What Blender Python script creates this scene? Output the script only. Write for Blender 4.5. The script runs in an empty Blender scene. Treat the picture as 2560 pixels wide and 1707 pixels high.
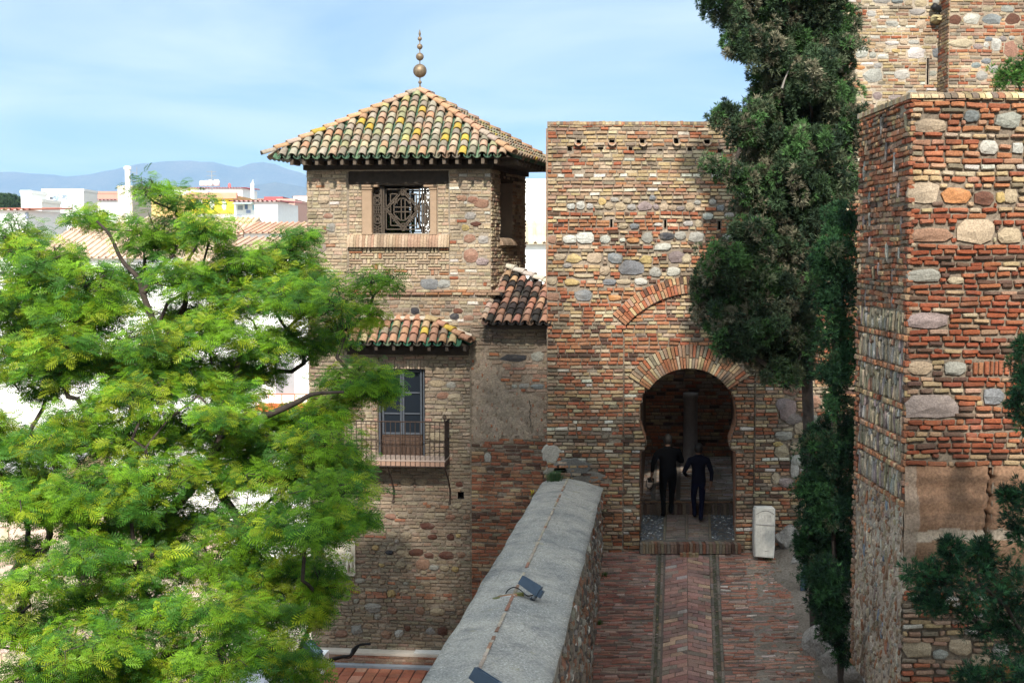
import bpy, bmesh, math, random
import numpy as np
from mathutils import Vector, Matrix
C = bpy.context.scene.collection
R = math.radians
random.seed(7); rng = np.random.default_rng(7)

# ------------------------------------------------------------------ camera
F, CX, CY = 3200.0, 1280.0, 853.5          # focal length and centre in photograph pixels (2560 x 1707)
PITCH = math.atan(215 / F); cp, sp = math.cos(PITCH), math.sin(PITCH)
EYE = 14.0                                  # eye height over the street
cam = bpy.data.cameras.new("camera"); camo = bpy.data.objects.new("camera", cam); C.objects.link(camo)
cam.sensor_width = 36.0; cam.lens = 36.0 * F / 2560; cam.clip_start = 0.1; cam.clip_end = 40000
camo.location = (0, 0, EYE); camo.rotation_euler = (math.pi / 2 - PITCH, 0, 0)
bpy.context.scene.camera = camo

# ------------------------------------------------------------------ light
SUN_EL, SUN_AZ = R(38), R(-4)                # sun behind the camera, a little to the left
W = bpy.data.worlds.new("World"); bpy.context.scene.world = W; W.use_nodes = True
def setup_world():
    nt = W.node_tree; n = nt.nodes; l = nt.links; n.clear()
    out = n.new("ShaderNodeOutputWorld"); bg = n.new("ShaderNodeBackground"); bg.inputs[1].default_value = 0.1
    sky = n.new("ShaderNodeTexSky"); sky.sky_type = 'NISHITA'; sky.sun_disc = False
    sky.sun_elevation = SUN_EL; sky.sun_rotation = math.pi - SUN_AZ
    sky.air_density = 1.0; sky.dust_density = 0.6; sky.ozone_density = 1.2; sky.altitude = 50
    tc = n.new("ShaderNodeTexCoord"); sep = n.new("ShaderNodeSeparateXYZ"); l.new(tc.outputs["Generated"], sep.inputs[0])
    # a flat layer of cloud: project the view direction on to a horizontal sheet
    mx = n.new("ShaderNodeMath"); mx.operation = 'MAXIMUM'; mx.inputs[1].default_value = 0.0; l.new(sep.outputs[2], mx.inputs[0])
    ad = n.new("ShaderNodeMath"); ad.operation = 'ADD'; ad.inputs[1].default_value = 0.10; l.new(mx.outputs[0], ad.inputs[0])
    dx = n.new("ShaderNodeMath"); dx.operation = 'DIVIDE'; l.new(sep.outputs[0], dx.inputs[0]); l.new(ad.outputs[0], dx.inputs[1])
    dy = n.new("ShaderNodeMath"); dy.operation = 'DIVIDE'; l.new(sep.outputs[1], dy.inputs[0]); l.new(ad.outputs[0], dy.inputs[1])
    cmb = n.new("ShaderNodeCombineXYZ"); l.new(dx.outputs[0], cmb.inputs[0]); l.new(dy.outputs[0], cmb.inputs[1])
    no = n.new("ShaderNodeTexNoise"); no.inputs["Scale"].default_value = 0.8; no.inputs["Detail"].default_value = 7; no.inputs["Roughness"].default_value = 0.5
    no.inputs["Distortion"].default_value = 0.5
    l.new(cmb.outputs[0], no.inputs["Vector"])
    rp = n.new("ShaderNodeValToRGB"); rp.color_ramp.elements[0].position = 0.38; rp.color_ramp.elements[1].position = 0.62
    rp.color_ramp.elements[0].color = (0.28, 0.28, 0.28, 1); rp.color_ramp.elements[1].color = (0.92, 0.92, 0.92, 1)
    l.new(no.outputs[0], rp.inputs[0])
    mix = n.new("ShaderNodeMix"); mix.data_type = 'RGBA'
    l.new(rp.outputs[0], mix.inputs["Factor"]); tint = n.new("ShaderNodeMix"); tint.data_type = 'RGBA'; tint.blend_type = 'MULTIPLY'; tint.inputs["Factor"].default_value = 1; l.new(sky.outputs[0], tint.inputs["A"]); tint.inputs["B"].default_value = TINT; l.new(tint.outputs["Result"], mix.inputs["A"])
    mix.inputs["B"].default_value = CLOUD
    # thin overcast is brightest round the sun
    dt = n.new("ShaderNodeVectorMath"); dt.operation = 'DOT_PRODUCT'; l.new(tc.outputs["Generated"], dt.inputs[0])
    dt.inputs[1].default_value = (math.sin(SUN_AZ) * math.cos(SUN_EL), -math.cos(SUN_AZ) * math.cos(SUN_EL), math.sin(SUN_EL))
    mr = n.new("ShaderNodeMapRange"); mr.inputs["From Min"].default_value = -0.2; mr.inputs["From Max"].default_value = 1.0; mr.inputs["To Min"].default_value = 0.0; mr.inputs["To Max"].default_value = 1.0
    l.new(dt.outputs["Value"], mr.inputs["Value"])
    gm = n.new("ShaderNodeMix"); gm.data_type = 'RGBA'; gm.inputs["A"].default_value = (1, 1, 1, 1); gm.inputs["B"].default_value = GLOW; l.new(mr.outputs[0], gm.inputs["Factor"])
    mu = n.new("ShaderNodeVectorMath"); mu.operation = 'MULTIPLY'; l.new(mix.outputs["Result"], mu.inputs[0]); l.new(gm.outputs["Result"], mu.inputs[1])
    l.new(mu.outputs[0], bg.inputs[0]); l.new(bg.outputs[0], out.inputs[0])
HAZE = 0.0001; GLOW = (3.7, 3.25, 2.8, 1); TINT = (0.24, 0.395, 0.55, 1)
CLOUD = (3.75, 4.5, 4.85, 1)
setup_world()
sl = bpy.data.lights.new("sun", 'SUN'); sl.energy = 3.7; sl.angle = R(2.5); sl.color = (1.0, 0.93, 0.82)
so = bpy.data.objects.new("sun", sl); C.objects.link(so); so.location = (0, 0, 60)
sdir = Vector((math.sin(SUN_AZ) * math.cos(SUN_EL), -math.cos(SUN_AZ) * math.cos(SUN_EL), math.sin(SUN_EL)))
so.rotation_euler = sdir.to_track_quat('Z', 'Y').to_euler()
sc = bpy.context.scene
sc.view_settings.view_transform = 'Standard'; sc.view_settings.look = 'None'; sc.view_settings.gamma = 1.0
sc.view_settings.exposure = 0.98; sc.view_settings.use_curve_mapping = False
sc.render.engine = 'CYCLES'; sc.cycles.max_bounces = 6; sc.cycles.transparent_max_bounces = 12; sc.cycles.volume_bounces = 1

# ------------------------------------------------------------------ helpers
S = 2560 / 2352
def ray(px, py):
    u = (px - CX) / F; v = (CY - py) / F
    return Vector((u, cp + v * sp, -sp + v * cp))
def P(px, py, Y):
    d = ray(px, py); t = Y / d.y
    return Vector((d.x * t, Y, EYE + d.z * t))
ORG = {}
def tag(o, label=None, cat=None, group=None, kind=None):
    if label: o["label"] = label
    if cat: o["category"] = cat
    if group: o["group"] = group
    if kind: o["kind"] = kind
    return o
def thing(name, label, cat, loc, group=None):
    o = bpy.data.objects.new(name, None); C.objects.link(o); o.location = loc; o.empty_display_size = 0.2
    ORG[o] = Vector(loc)
    return tag(o, label, cat, group)
class MB:
    def __init__(s): s.v = []; s.f = []; s.c = []
    def add(s, vs, fs, col=(1, 1, 1)):
        b = len(s.v); s.v.extend(vs); s.f.extend([tuple(b + i for i in f) for f in fs]); s.c.extend([col] * len(vs))
    def box(s, lo, hi, col=(1, 1, 1), M=None):
        x0, y0, z0 = lo; x1, y1, z1 = hi
        vs = [Vector(p) for p in ((x0,y0,z0),(x1,y0,z0),(x1,y1,z0),(x0,y1,z0),(x0,y0,z1),(x1,y0,z1),(x1,y1,z1),(x0,y1,z1))]
        if M is not None: vs = [M @ p for p in vs]
        s.add(vs, [(0,3,2,1),(4,5,6,7),(0,1,5,4),(1,2,6,5),(2,3,7,6),(3,0,4,7)], col)
    def tube(s, pts, rad, seg=8, col=(1, 1, 1), caps=True):
        pts = [Vector(p) for p in pts]; n = len(pts)
        if not hasattr(rad, '__len__'): rad = [rad] * n
        vs = []; up = None
        for i, p in enumerate(pts):
            t = (pts[min(i + 1, n - 1)] - pts[max(i - 1, 0)])
            if t.length < 1e-9: t = Vector((0, 0, 1))
            t.normalize()
            if up is None:
                up = Vector((0, 0, 1)) if abs(t.z) < 0.9 else Vector((1, 0, 0))
            a = (up - t * up.dot(t))
            if a.length < 1e-6: a = t.orthogonal()
            a.normalize(); up = a; b = t.cross(a)
            for k in range(seg):
                an = 2 * math.pi * k / seg
                vs.append(p + (a * math.cos(an) + b * math.sin(an)) * rad[i])
        fs = [(i * seg + k, i * seg + (k + 1) % seg, (i + 1) * seg + (k + 1) % seg, (i + 1) * seg + k) for i in range(n - 1) for k in range(seg)]
        if caps: fs += [tuple(range(seg))[::-1], tuple((n - 1) * seg + k for k in range(seg))]
        s.add(vs, fs, col)
    def lathe(s, prof, c, seg=20, col=(1, 1, 1)):
        c = Vector(c); vs = []; n = len(prof)
        for r, z in prof:
            for k in range(seg):
                a = 2 * math.pi * k / seg; vs.append(c + Vector((r * math.cos(a), r * math.sin(a), z)))
        fs = [(i * seg + k, i * seg + (k + 1) % seg, (i + 1) * seg + (k + 1) % seg, (i + 1) * seg + k) for i in range(n - 1) for k in range(seg)]
        fs += [tuple(range(seg))[::-1], tuple((n - 1) * seg + k for k in range(seg))]
        s.add(vs, fs, col)
    def build(s, name, mat, parent=None, smooth=False, local=False):
        org = Vector((0, 0, 0)) if (parent is None or local) else ORG[parent]
        me = bpy.data.meshes.new(name)
        me.from_pydata([tuple(Vector(p) - org) for p in s.v], [], s.f)
        at = me.attributes.new("Col", 'FLOAT_COLOR', 'POINT')
        at.data.foreach_set("color", np.array([(c[0], c[1], c[2], 1) for c in s.c], dtype=np.float32).ravel())
        if mat: me.materials.append(mat)
        if smooth: me.polygons.foreach_set("use_smooth", [True] * len(me.polygons))
        me.update()
        o = bpy.data.objects.new(name, me); C.objects.link(o)
        if parent is not None: o.parent = parent
        ORG[o] = org
        return o
def npmesh(name, verts, quads, cols, mat, parent=None, nv=4):
    """big quad / tri soup straight from arrays"""
    org = np.array(ORG[parent]) if parent is not None else np.zeros(3)
    me = bpy.data.meshes.new(name); n = len(quads)
    me.vertices.add(len(verts)); me.vertices.foreach_set("co", (verts - org).astype(np.float32).ravel())
    me.loops.add(n * nv); me.loops.foreach_set("vertex_index", quads.astype(np.int32).ravel())
    me.polygons.add(n); me.polygons.foreach_set("loop_start", np.arange(0, n * nv, nv, dtype=np.int32))
    at = me.attributes.new("Col", 'FLOAT_COLOR', 'POINT')
    at.data.foreach_set("color", np.concatenate([cols, np.ones((len(cols), 1))], 1).astype(np.float32).ravel())
    me.materials.append(mat); me.update(calc_edges=True); me.validate()
    o = bpy.data.objects.new(name, me); C.objects.link(o)
    if parent is not None: o.parent = parent
    ORG[o] = Vector(org)
    return o

# ------------------------------------------------------------------ materials
def newmat(name):
    m = bpy.data.materials.new(name); m.use_nodes = True; nt = m.node_tree; nt.nodes.clear()
    out = nt.nodes.new("ShaderNodeOutputMaterial"); b = nt.nodes.new("ShaderNodeBsdfPrincipled")
    nt.links.new(b.outputs[0], out.inputs[0]); return m, nt, b, out
def noise(nt, vec, scale, detail=4, rough=0.55):
    n = nt.nodes.new("ShaderNodeTexNoise"); n.inputs["Scale"].default_value = scale; n.inputs["Detail"].default_value = detail
    n.inputs["Roughness"].default_value = rough; nt.links.new(vec, n.inputs["Vector"]); return n.outputs[0]
def ramp(nt, x, p0, p1, c0, c1):
    r = nt.nodes.new("ShaderNodeValToRGB"); e = r.color_ramp.elements; e[0].position = p0; e[1].position = p1
    e[0].color = (c0, c0, c0, 1) if not hasattr(c0, '__len__') else (*c0, 1)
    e[1].color = (c1, c1, c1, 1) if not hasattr(c1, '__len__') else (*c1, 1)
    nt.links.new(x, r.inputs[0]); return r.outputs[0]
def mixc(nt, fac, a, b, mode='MIX'):
    m = nt.nodes.new("ShaderNodeMix"); m.data_type = 'RGBA'; m.blend_type = mode
    for sk, val in (("Factor", fac), ("A", a), ("B", b)):
        if hasattr(val, 'links') or hasattr(val, 'is_linked'): nt.links.new(val, m.inputs[sk])
        else: m.inputs[sk].default_value = val if sk == "Factor" else (*val, 1)
    return m.outputs["Result"]
def pos(nt, sx=1, sy=1, sz=1):
    g = nt.nodes.new("ShaderNodeNewGeometry")
    m = nt.nodes.new("ShaderNodeVectorMath"); m.operation = 'MULTIPLY'; m.inputs[1].default_value = (sx, sy, sz)
    nt.links.new(g.outputs["Position"], m.inputs[0]); return m.outputs[0]
def attr(nt):
    a = nt.nodes.new("ShaderNodeAttribute"); a.attribute_name = "Col"; return a.outputs["Color"]
def bump(nt, b, h, strength, dist=0.02, prev=None):
    n = nt.nodes.new("ShaderNodeBump"); n.inputs["Strength"].default_value = strength; n.inputs["Distance"].default_value = dist
    nt.links.new(h, n.inputs["Height"])
    if prev: nt.links.new(prev, n.inputs["Normal"])
    nt.links.new(n.outputs[0], b.inputs["Normal"]); return n.outputs[0]
def masonry_mat(name, stain=0.5, fine=45, rough=0.92, grime=(0.045, 0.04, 0.035), pale=0.0):
    m, nt, b, _ = newmat(name); p = pos(nt); c = attr(nt)
    c = mixc(nt, 1.0, c, ramp(nt, noise(nt, p, 1.3, 5), 0.3, 0.7, 0.72, 1.18), 'MULTIPLY')
    c = mixc(nt, 1.0, c, ramp(nt, noise(nt, p, fine, 4, 0.65), 0.28, 0.72, 0.55, 1.32), 'MULTIPLY')
    st = ramp(nt, noise(nt, pos(nt, 1.5, 1.5, 0.45), 1.6, 6, 0.62), 0.52, 0.74, 0.0, stain)
    c = mixc(nt, st, c, grime)
    if pale: c = mixc(nt, ramp(nt, noise(nt, p, 2.6, 7, 0.7), 0.54, 0.72, 0.0, pale), c, (0.36, 0.31, 0.245))
    nt.links.new(c, b.inputs["Base Color"]); b.inputs["Roughness"].default_value = rough
    b.inputs["Specular IOR Level"].default_value = 0.2
    pr = bump(nt, b, noise(nt, p, 14, 5, 0.6), 0.55, 0.03)
    bump(nt, b, noise(nt, p, 85, 3, 0.6), 0.5, 0.008, pr)
    return m
def plain(name, col, rough=0.6, metal=0.0, var=0.15, scale=6, bmp=0.0, spec=0.3):
    m, nt, b, _ = newmat(name); p = pos(nt)
    c = mixc(nt, 1.0, col, ramp(nt, noise(nt, p, scale, 5), 0.3, 0.7, 1 - var, 1 + var), 'MULTIPLY')
    nt.links.new(c, b.inputs["Base Color"]); b.inputs["Roughness"].default_value = rough; b.inputs["Metallic"].default_value = metal
    b.inputs["Specular IOR Level"].default_value = spec
    if bmp: bump(nt, b, noise(nt, p, scale * 5, 4), bmp, 0.02)
    return m
def attmat(name, rough=0.85, var=0.2, scale=10, bmp=0.3, spec=0.2):
    m, nt, b, _ = newmat(name); p = pos(nt)
    c = mixc(nt, 1.0, attr(nt), ramp(nt, noise(nt, p, scale, 6, 0.65), 0.28, 0.72, 1 - var, 1 + var), 'MULTIPLY')
    nt.links.new(c, b.inputs["Base Color"]); b.inputs["Roughness"].default_value = rough; b.inputs["Specular IOR Level"].default_value = spec
    if bmp: bump(nt, b, noise(nt, p, scale * 4, 4), bmp, 0.015)
    return m
def leafmat(name, trans=0.35, rough=0.5, spec=0.25):
    m, nt, b, out = newmat(name); c = attr(nt)
    c = mixc(nt, 1.0, c, ramp(nt, noise(nt, pos(nt), 2.2, 3), 0.3, 0.7, 0.7, 1.25), 'MULTIPLY')
    nt.links.new(c, b.inputs["Base Color"]); b.inputs["Roughness"].default_value = rough; b.inputs["Specular IOR Level"].default_value = spec
    t = nt.nodes.new("ShaderNodeBsdfTranslucent"); nt.links.new(c, t.inputs[0])
    mx = nt.nodes.new("ShaderNodeMixShader"); mx.inputs[0].default_value = trans
    nt.links.new(b.outputs[0], mx.inputs[1]); nt.links.new(t.outputs[0], mx.inputs[2]); nt.links.new(mx.outputs[0], out.inputs[0])
    return m
M = {}
M['gate'] = masonry_mat("old_brick", 0.6, pale=0.3)
M['tower'] = masonry_mat("tower_brick", 0.35, pale=0.25)
M['bastion'] = masonry_mat("bastion_brick", 0.6, fine=50, pale=0.2)
M['upper'] = masonry_mat("upper_brick", 0.35)
M['inner'] = masonry_mat("gateway_brick", 0.7)
M['path'] = masonry_mat("paving_brick", 0.55, fine=60, rough=0.75, grime=(0.05, 0.05, 0.045))
M['rubble'] = masonry_mat("rubble_stone", 0.6, fine=55)
M['tile'] = attmat("roof_tile", 0.85, 0.35, 22, 0.3)
M['wood'] = plain("dark_wood", (0.035, 0.025, 0.018), 0.8, var=0.3, scale=12, bmp=0.2)
M['lattice'] = plain("lattice_wood", (0.075, 0.058, 0.044), 0.8, var=0.25, scale=30, bmp=0.2)
M['frame'] = plain("painted_frame", (0.05, 0.058, 0.072), 0.6, var=0.2, scale=20)
M['doorwood'] = plain("brown_door_wood", (0.06, 0.035, 0.024), 0.7, var=0.35, scale=25, bmp=0.2)
M['iron'] = plain("rusty_iron", (0.045, 0.03, 0.024), 0.75, 0.3, var=0.4, scale=40, bmp=0.2)
M['bronze'] = plain("aged_bronze", (0.20, 0.15, 0.10), 0.55, 0.5, var=0.35, scale=14)
M['plaster'] = attmat("plaster", 0.9, 0.12, 8, 0.15)
M['marble'] = attmat("carved_stone", 0.85, 0.18, 14, 0.35)
M['bluemetal'] = plain("blue_grey_metal", (0.06, 0.09, 0.135), 0.45, 0.1, var=0.12, scale=10)
M['black'] = plain("black_cable", (0.012, 0.012, 0.013), 0.6, var=0.1)
M['dark'] = plain("dark_void", (0.012, 0.011, 0.01), 0.9, var=0.1)
M['bark'] = plain("bark", (0.055, 0.043, 0.036), 0.9, var=0.4, scale=9, bmp=0.7)
M['leaf'] = leafmat("feathery_leaf", 0.34)
M['cyp'] = leafmat("cypress_leaf", 0.12, 0.7, 0.15)
M['jun'] = leafmat("juniper_leaf", 0.18, 0.65, 0.2)
M['cloth'] = attmat("dark_cloth", 0.9, 0.15, 40, 0.3, 0.1)
M['hair'] = plain("hair", (0.02, 0.017, 0.015), 0.6, var=0.2)
M['stucco'] = attmat("stucco", 0.9, 0.06, 2, 0.05)
M['roofcity'] = attmat("city_roof_tile", 0.9, 0.22, 1.2, 0.1)
def glassmat():
    m, nt, b, out = newmat("window_glass")
    t = nt.nodes.new("ShaderNodeBsdfTransparent"); t.inputs[0].default_value = (0.35, 0.42, 0.52, 1)
    g = nt.nodes.new("ShaderNodeBsdfGlossy"); g.inputs["Roughness"].default_value = 0.04; g.inputs[0].default_value = (0.8, 0.9, 1, 1)
    x = nt.nodes.new("ShaderNodeMixShader"); x.inputs[0].default_value = 0.04
    nt.links.new(t.outputs[0], x.inputs[1]); nt.links.new(g.outputs[0], x.inputs[2]); nt.links.new(x.outputs[0], out.inputs[0]); return m
M['glass'] = glassmat()
def pane_mat():
    m, nt, b, out = newmat("dark_pane"); b.inputs["Base Color"].default_value = (0.012, 0.016, 0.022, 1)
    b.inputs["Roughness"].default_value = 0.2; b.inputs["Specular IOR Level"].default_value = 0.15; return m
M['pane'] = pane_mat()
def concrete_mat():
    m, nt, b, _ = newmat("weathered_render"); p = pos(nt)
    c = mixc(nt, ramp(nt, noise(nt, p, 1.1, 5, 0.6), 0.35, 0.65, 0, 1), (0.27, 0.265, 0.25), (0.40, 0.375, 0.335))
    c = mixc(nt, 1.0, c, ramp(nt, noise(nt, p, 38, 4, 0.75), 0.3, 0.7, 0.4, 1.5), 'MULTIPLY')
    v = nt.nodes.new("ShaderNodeTexVoronoi"); v.inputs["Scale"].default_value = 24; nt.links.new(p, v.inputs["Vector"])
    sp_ = mixc(nt, 1.0, ramp(nt, v.outputs["Distance"], 0.12, 0.24, 1.0, 0.0), ramp(nt, noise(nt, p, 5, 3), 0.40, 0.60, 0, 1), 'MULTIPLY')
    c = mixc(nt, sp_, c, (0.72, 0.71, 0.69))
    bl = ramp(nt, noise(nt, p, 2.6, 6, 0.7), 0.5, 0.72, 0.0, 0.75)
    c = mixc(nt, bl, c, (0.10, 0.105, 0.115))
    dsp = nt.nodes.new("ShaderNodeVectorMath"); dsp.operation = 'MULTIPLY_ADD'; nt.links.new(noise(nt, p, 2.2, 5, 0.6), dsp.inputs[0]); dsp.inputs[1].default_value = (.55, .55, .55); nt.links.new(p, dsp.inputs[2])
    vc = nt.nodes.new("ShaderNodeTexVoronoi"); vc.feature = 'DISTANCE_TO_EDGE'; vc.inputs["Scale"].default_value = 0.85; nt.links.new(dsp.outputs[0], vc.inputs["Vector"])
    c = mixc(nt, ramp(nt, vc.outputs["Distance"], 0.003, 0.010, 0.38, 0.0), c, (0.12, 0.115, 0.11))
    c = mixc(nt, ramp(nt, noise(nt, pos(nt, 2.4, 0.7, 2.4), 1.5, 5, 0.6), 0.52, 0.72, 0.0, 0.4), c, (0.43, 0.40, 0.35))
    c = mixc(nt, ramp(nt, noise(nt, p, 3.3, 6, 0.75), 0.60, 0.70, 0.0, 0.5), c, (0.30, 0.27, 0.13))
    c = mixc(nt, 1.0, c, attr(nt), 'MULTIPLY')
    nt.links.new(c, b.inputs["Base Color"]); b.inputs["Roughness"].default_value = 0.9; b.inputs["Specular IOR Level"].default_value = 0.2
    pr = bump(nt, b, noise(nt, p, 9, 5, 0.6), 0.5, 0.03); bump(nt, b, noise(nt, p, 110, 2, 0.6), 0.7, 0.01, pr)
    return m
M['concrete'] = concrete_mat()
def ground_mat(name, a, b_, sc_, bmp=0.4):
    m, nt, b, _ = newmat(name); p = pos(nt)
    c = mixc(nt, ramp(nt, noise(nt, p, sc_, 6, 0.6), 0.35, 0.65, 0, 1), a, b_)
    c = mixc(nt, 1.0, c, ramp(nt, noise(nt, p, sc_ * 18, 4, 0.7), 0.3, 0.7, 0.6, 1.35), 'MULTIPLY')
    nt.links.new(c, b.inputs["Base Color"]); b.inputs["Roughness"].default_value = 0.95; b.inputs["Specular IOR Level"].default_value = 0.15
    if bmp: pr = bump(nt, b, noise(nt, p, sc_ * 6, 6, 0.65), bmp, 0.06)
    return m
M['dirt'] = ground_mat("dry_earth", (0.15, 0.125, 0.10), (0.24, 0.20, 0.165), 1.4)
M['rock'] = ground_mat("grey_rock", (0.20, 0.185, 0.17), (0.38, 0.35, 0.32), 1.6, 0.9)
M['street'] = ground_mat("street_ground", (0.30, 0.27, 0.23), (0.42, 0.38, 0.32), 0.05, 0)
M['hill'] = ground_mat("wooded_hill", (0.06, 0.075, 0.05), (0.13, 0.125, 0.08), 0.004, 0)
M['tapia'] = masonry_mat("rammed_earth", 0.15, fine=30)

# ------------------------------------------------------------------ masonry
class Wall:
    def __init__(s, O, U, N, V=(0, 0, 1)):
        s.O, s.U, s.N, s.V = Vector(O), Vector(U), Vector(N), Vector(V)
        s.n = s.U.cross(s.V).normalized()
    def uv(s, px, py):
        d = ray(px, py); o = Vector((0, 0, EYE)); t = (s.O - o).dot(s.n) / d.dot(s.n); q = o + d * t - s.O
        # solve q = u U + v V
        a, b, c = s.U.dot(s.U), s.U.dot(s.V), s.V.dot(s.V); e, f = q.dot(s.U), q.dot(s.V); dt = a * c - b * b
        return ((e * c - f * b) / dt, (f * a - e * b) / dt)
    def pt(s, u, v, w): return s.O + s.U * u + s.V * v + s.N * w
def J(col, a=0.14):
    k = 1 + random.uniform(-a, a); return tuple(min(1, max(0.004, c * k * (1 + random.uniform(-a, a) * 0.35))) for c in col)
def block(mb, wl, poly, w0, h, bev, col, dome=0.0, back=0.05, cj=0.0):
    n = len(poly); cu = sum(p[0] for p in poly) / n; cv = sum(p[1] for p in poly) / n
    vs = []
    tu, tv = random.uniform(-cj, cj), random.uniform(-cj, cj); rj = h * 0.35 if dome else 0.0
    for u, v in poly: vs.append(wl.pt(u, v, w0 - back))
    for u, v in poly: vs.append(wl.pt(u, v, w0 + h * 0.5))
    for u, v in poly:
        du, dv = u - cu, v - cv
        iu = math.copysign(min(bev, abs(du) * 0.55), du); iv = math.copysign(min(bev, abs(dv) * 0.55), dv)
        vs.append(wl.pt(u - iu, v - iv, w0 + h + du * tu + dv * tv + random.uniform(-rj, rj)))
    fs = []
    for r in (0, 1):
        for i in range(n):
            j = (i + 1) % n; fs.append((r * n + i, r * n + j, (r + 1) * n + j, (r + 1) * n + i))
    if dome:
        vs.append(wl.pt(cu + random.uniform(-.1, .1) * (poly[0][0] - cu), cv, w0 + h + dome)); k = 3 * n
        fs += [(2 * n + i, 2 * n + (i + 1) % n, k) for i in range(n)]
    else: fs.append(tuple(2 * n + i for i in range(n)))
    mb.add(vs, fs, col)
def rectpoly(u0, v0, u1, v1, j=0.0, ch=0.0, wav=None):
    r = lambda: random.uniform(-j, j)
    um = (u0 + u1) / 2 + r() * 3
    if ch:
        c = lambda: ch * random.uniform(0.5, 1.5)
        p = [(u0 + c(), v0 + r()), (um, v0 + r()), (u1 - c(), v0 + r()), (u1 + r(), v0 + c()), (u1 + r(), v1 - c()),
             (u1 - c(), v1 + r()), (um, v1 + r()), (u0 + c(), v1 + r()), (u0 + r(), v1 - c()), (u0 + r(), v0 + c())]
    else:
        p = [(u0 + r(), v0 + r()), (um, v0 + r()), (u1 + r(), v0 + r()), (u1 + r(), v1 + r()), (um, v1 + r()), (u0 + r(), v1 + r())]
    if wav: p = [(a, b + wav(a)) for a, b in p]
    return p
def stonepoly(uc, vc, ru, rv, n=9, j=0.15, e=2.9):
    ph = random.uniform(0, 1); out = []
    for i in range(n):
        a = 2 * math.pi * (i + ph + random.uniform(-.22, .22)) / n; ca, sa = math.cos(a), math.sin(a)
        k = (abs(ca) ** e + abs(sa) ** e) ** (-1 / e) * (1 + random.uniform(-j, j))
        out.append((uc + ru * k * ca, vc + rv * k * sa))
    return out
def pick(pal):
    x = random.random() * sum(w for w, _ in pal)
    for w, c in pal:
        x -= w
        if x <= 0: return c
    return pal[-1][1]
def inpoly(u, v, poly):
    r = False; n = len(poly); j = n - 1
    for i in range(n):
        (x1, y1), (x2, y2) = poly[i], poly[j]
        if (y1 > v) != (y2 > v) and u < (x2 - x1) * (v - y1) / (y2 - y1) + x1: r = not r
        j = i
    return r
def masonry(mb, wl, u0, u1, v0, v1, pal, course=0.076, bl=(0.2, 0.31), stones=(), solid=None, wf=None, mort=0.014, h=0.016,
            jit=0.004, ch=0.0, wave=0.006, miss=0.01, step=0.012, ends=None, cj=0.02, bev=0.009, se=2.9, sj=0.15):
    """one face of brickwork: courses of single bricks round the given stones; solid(u, v) is True where no brick may go"""
    for st in stones:
        uc, vc, ru, rv, col = st[:5]
        w = wf(uc, vc) if wf else 0
        block(mb, wl, stonepoly(uc, vc, ru, rv, random.randint(8, 11), sj, se * random.uniform(.85, 1.3)), w, random.uniform(0.012, 0.03), min(ru, rv) * 0.3, J(col, 0.1), dome=min(ru, rv) * random.uniform(0.08, 0.22), cj=0.05)
    v = v0; row = 0
    while v < v1 - 0.02:
        hh = course * random.uniform(0.9, 1.1)
        if v + hh > v1 - 0.025: hh = v1 - v
        vm = v + hh / 2; ph, ph2 = random.uniform(0, 6), random.uniform(0, 6)
        wav = (lambda a, ph=ph, ph2=ph2: wave * (math.sin(a * 2.1 + ph) + 0.6 * math.sin(a * 5.3 + ph2)))
        iv = [[u0, u1]]
        if ends: iv = [[max(u0, ends(vm)[0]), min(u1, ends(vm)[1])]]
        bl_ = []
        for st in stones:
            d = abs(vm - st[1]) / (st[3] + 0.01 + hh * 0.28)
            if d < 1: k = (st[2] + 0.012) * (1 - d ** 2.7) ** (1 / 2.7); bl_.append((st[0] - k, st[0] + k))
        if solid:
            a = None; u = iv[0][0]
            while u <= iv[0][1] + step:
                sgn = solid(u, vm)
                if sgn and a is None: a = u - step * 0.5
                if not sgn and a is not None: bl_.append((a, u - step * 0.5)); a = None
                u += step
            if a is not None: bl_.append((a, u))
        for a, b in sorted(bl_):
            nv = []
            for x, y in iv:
                if b <= x or a >= y: nv.append([x, y]); continue
                if a > x: nv.append([x, a])
                if b < y: nv.append([b, y])
            iv = nv
        rowc = pick(pal((u0 + u1) / 2, vm) if callable(pal) else pal)
        for a, b in iv:
            if b - a < 0.035: continue
            u = a
            first = True
            while u < b - 0.01:
                L = random.uniform(*bl) * (random.uniform(0.45, 1) if first and row % 2 else 1) * (0.55 if random.random() < 0.13 else 1); first = False
                if b - (u + L) < bl[0] * 0.45: L = b - u
                if random.random() > miss:
                    w = wf(u + L / 2, vm) if wf else 0
                    m = mort * random.uniform(0.7, 1.4)
                    col = rowc if random.random() < .3 else pick(pal(u + L / 2, vm) if callable(pal) else pal)
                    block(mb, wl, rectpoly(u + m / 2, v + mort / 2, u + L - m / 2, v + hh - mort / 2, jit, ch, wav), w, h * random.uniform(0.35, 1.5), bev, J(col), cj=cj)
                u += L
        v += hh; row += 1
def backing(mb, wl, u0, u1, v0, v1, col, hole=None, wf=None, d=0.06, amp=0.006):
    nu = max(1, int((u1 - u0) / d)); nv = max(1, int((v1 - v0) / d)); us = np.linspace(u0, u1, nu + 1); vv = np.linspace(v0, v1, nv + 1)
    vs = []; cs = []
    for b in vv:
        for a in us: vs.append(wl.pt(a, b, (wf(a, b) if wf else 0) + random.uniform(-amp, amp)))
    fs = []
    for j in range(nv):
        for i in range(nu):
            if hole and hole((us[i] + us[i + 1]) / 2, (vv[j] + vv[j + 1]) / 2): continue
            k = j * (nu + 1) + i; fs.append((k, k + 1, k + nu + 2, k + nu + 1))
    mb.add(vs, fs, col)
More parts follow.
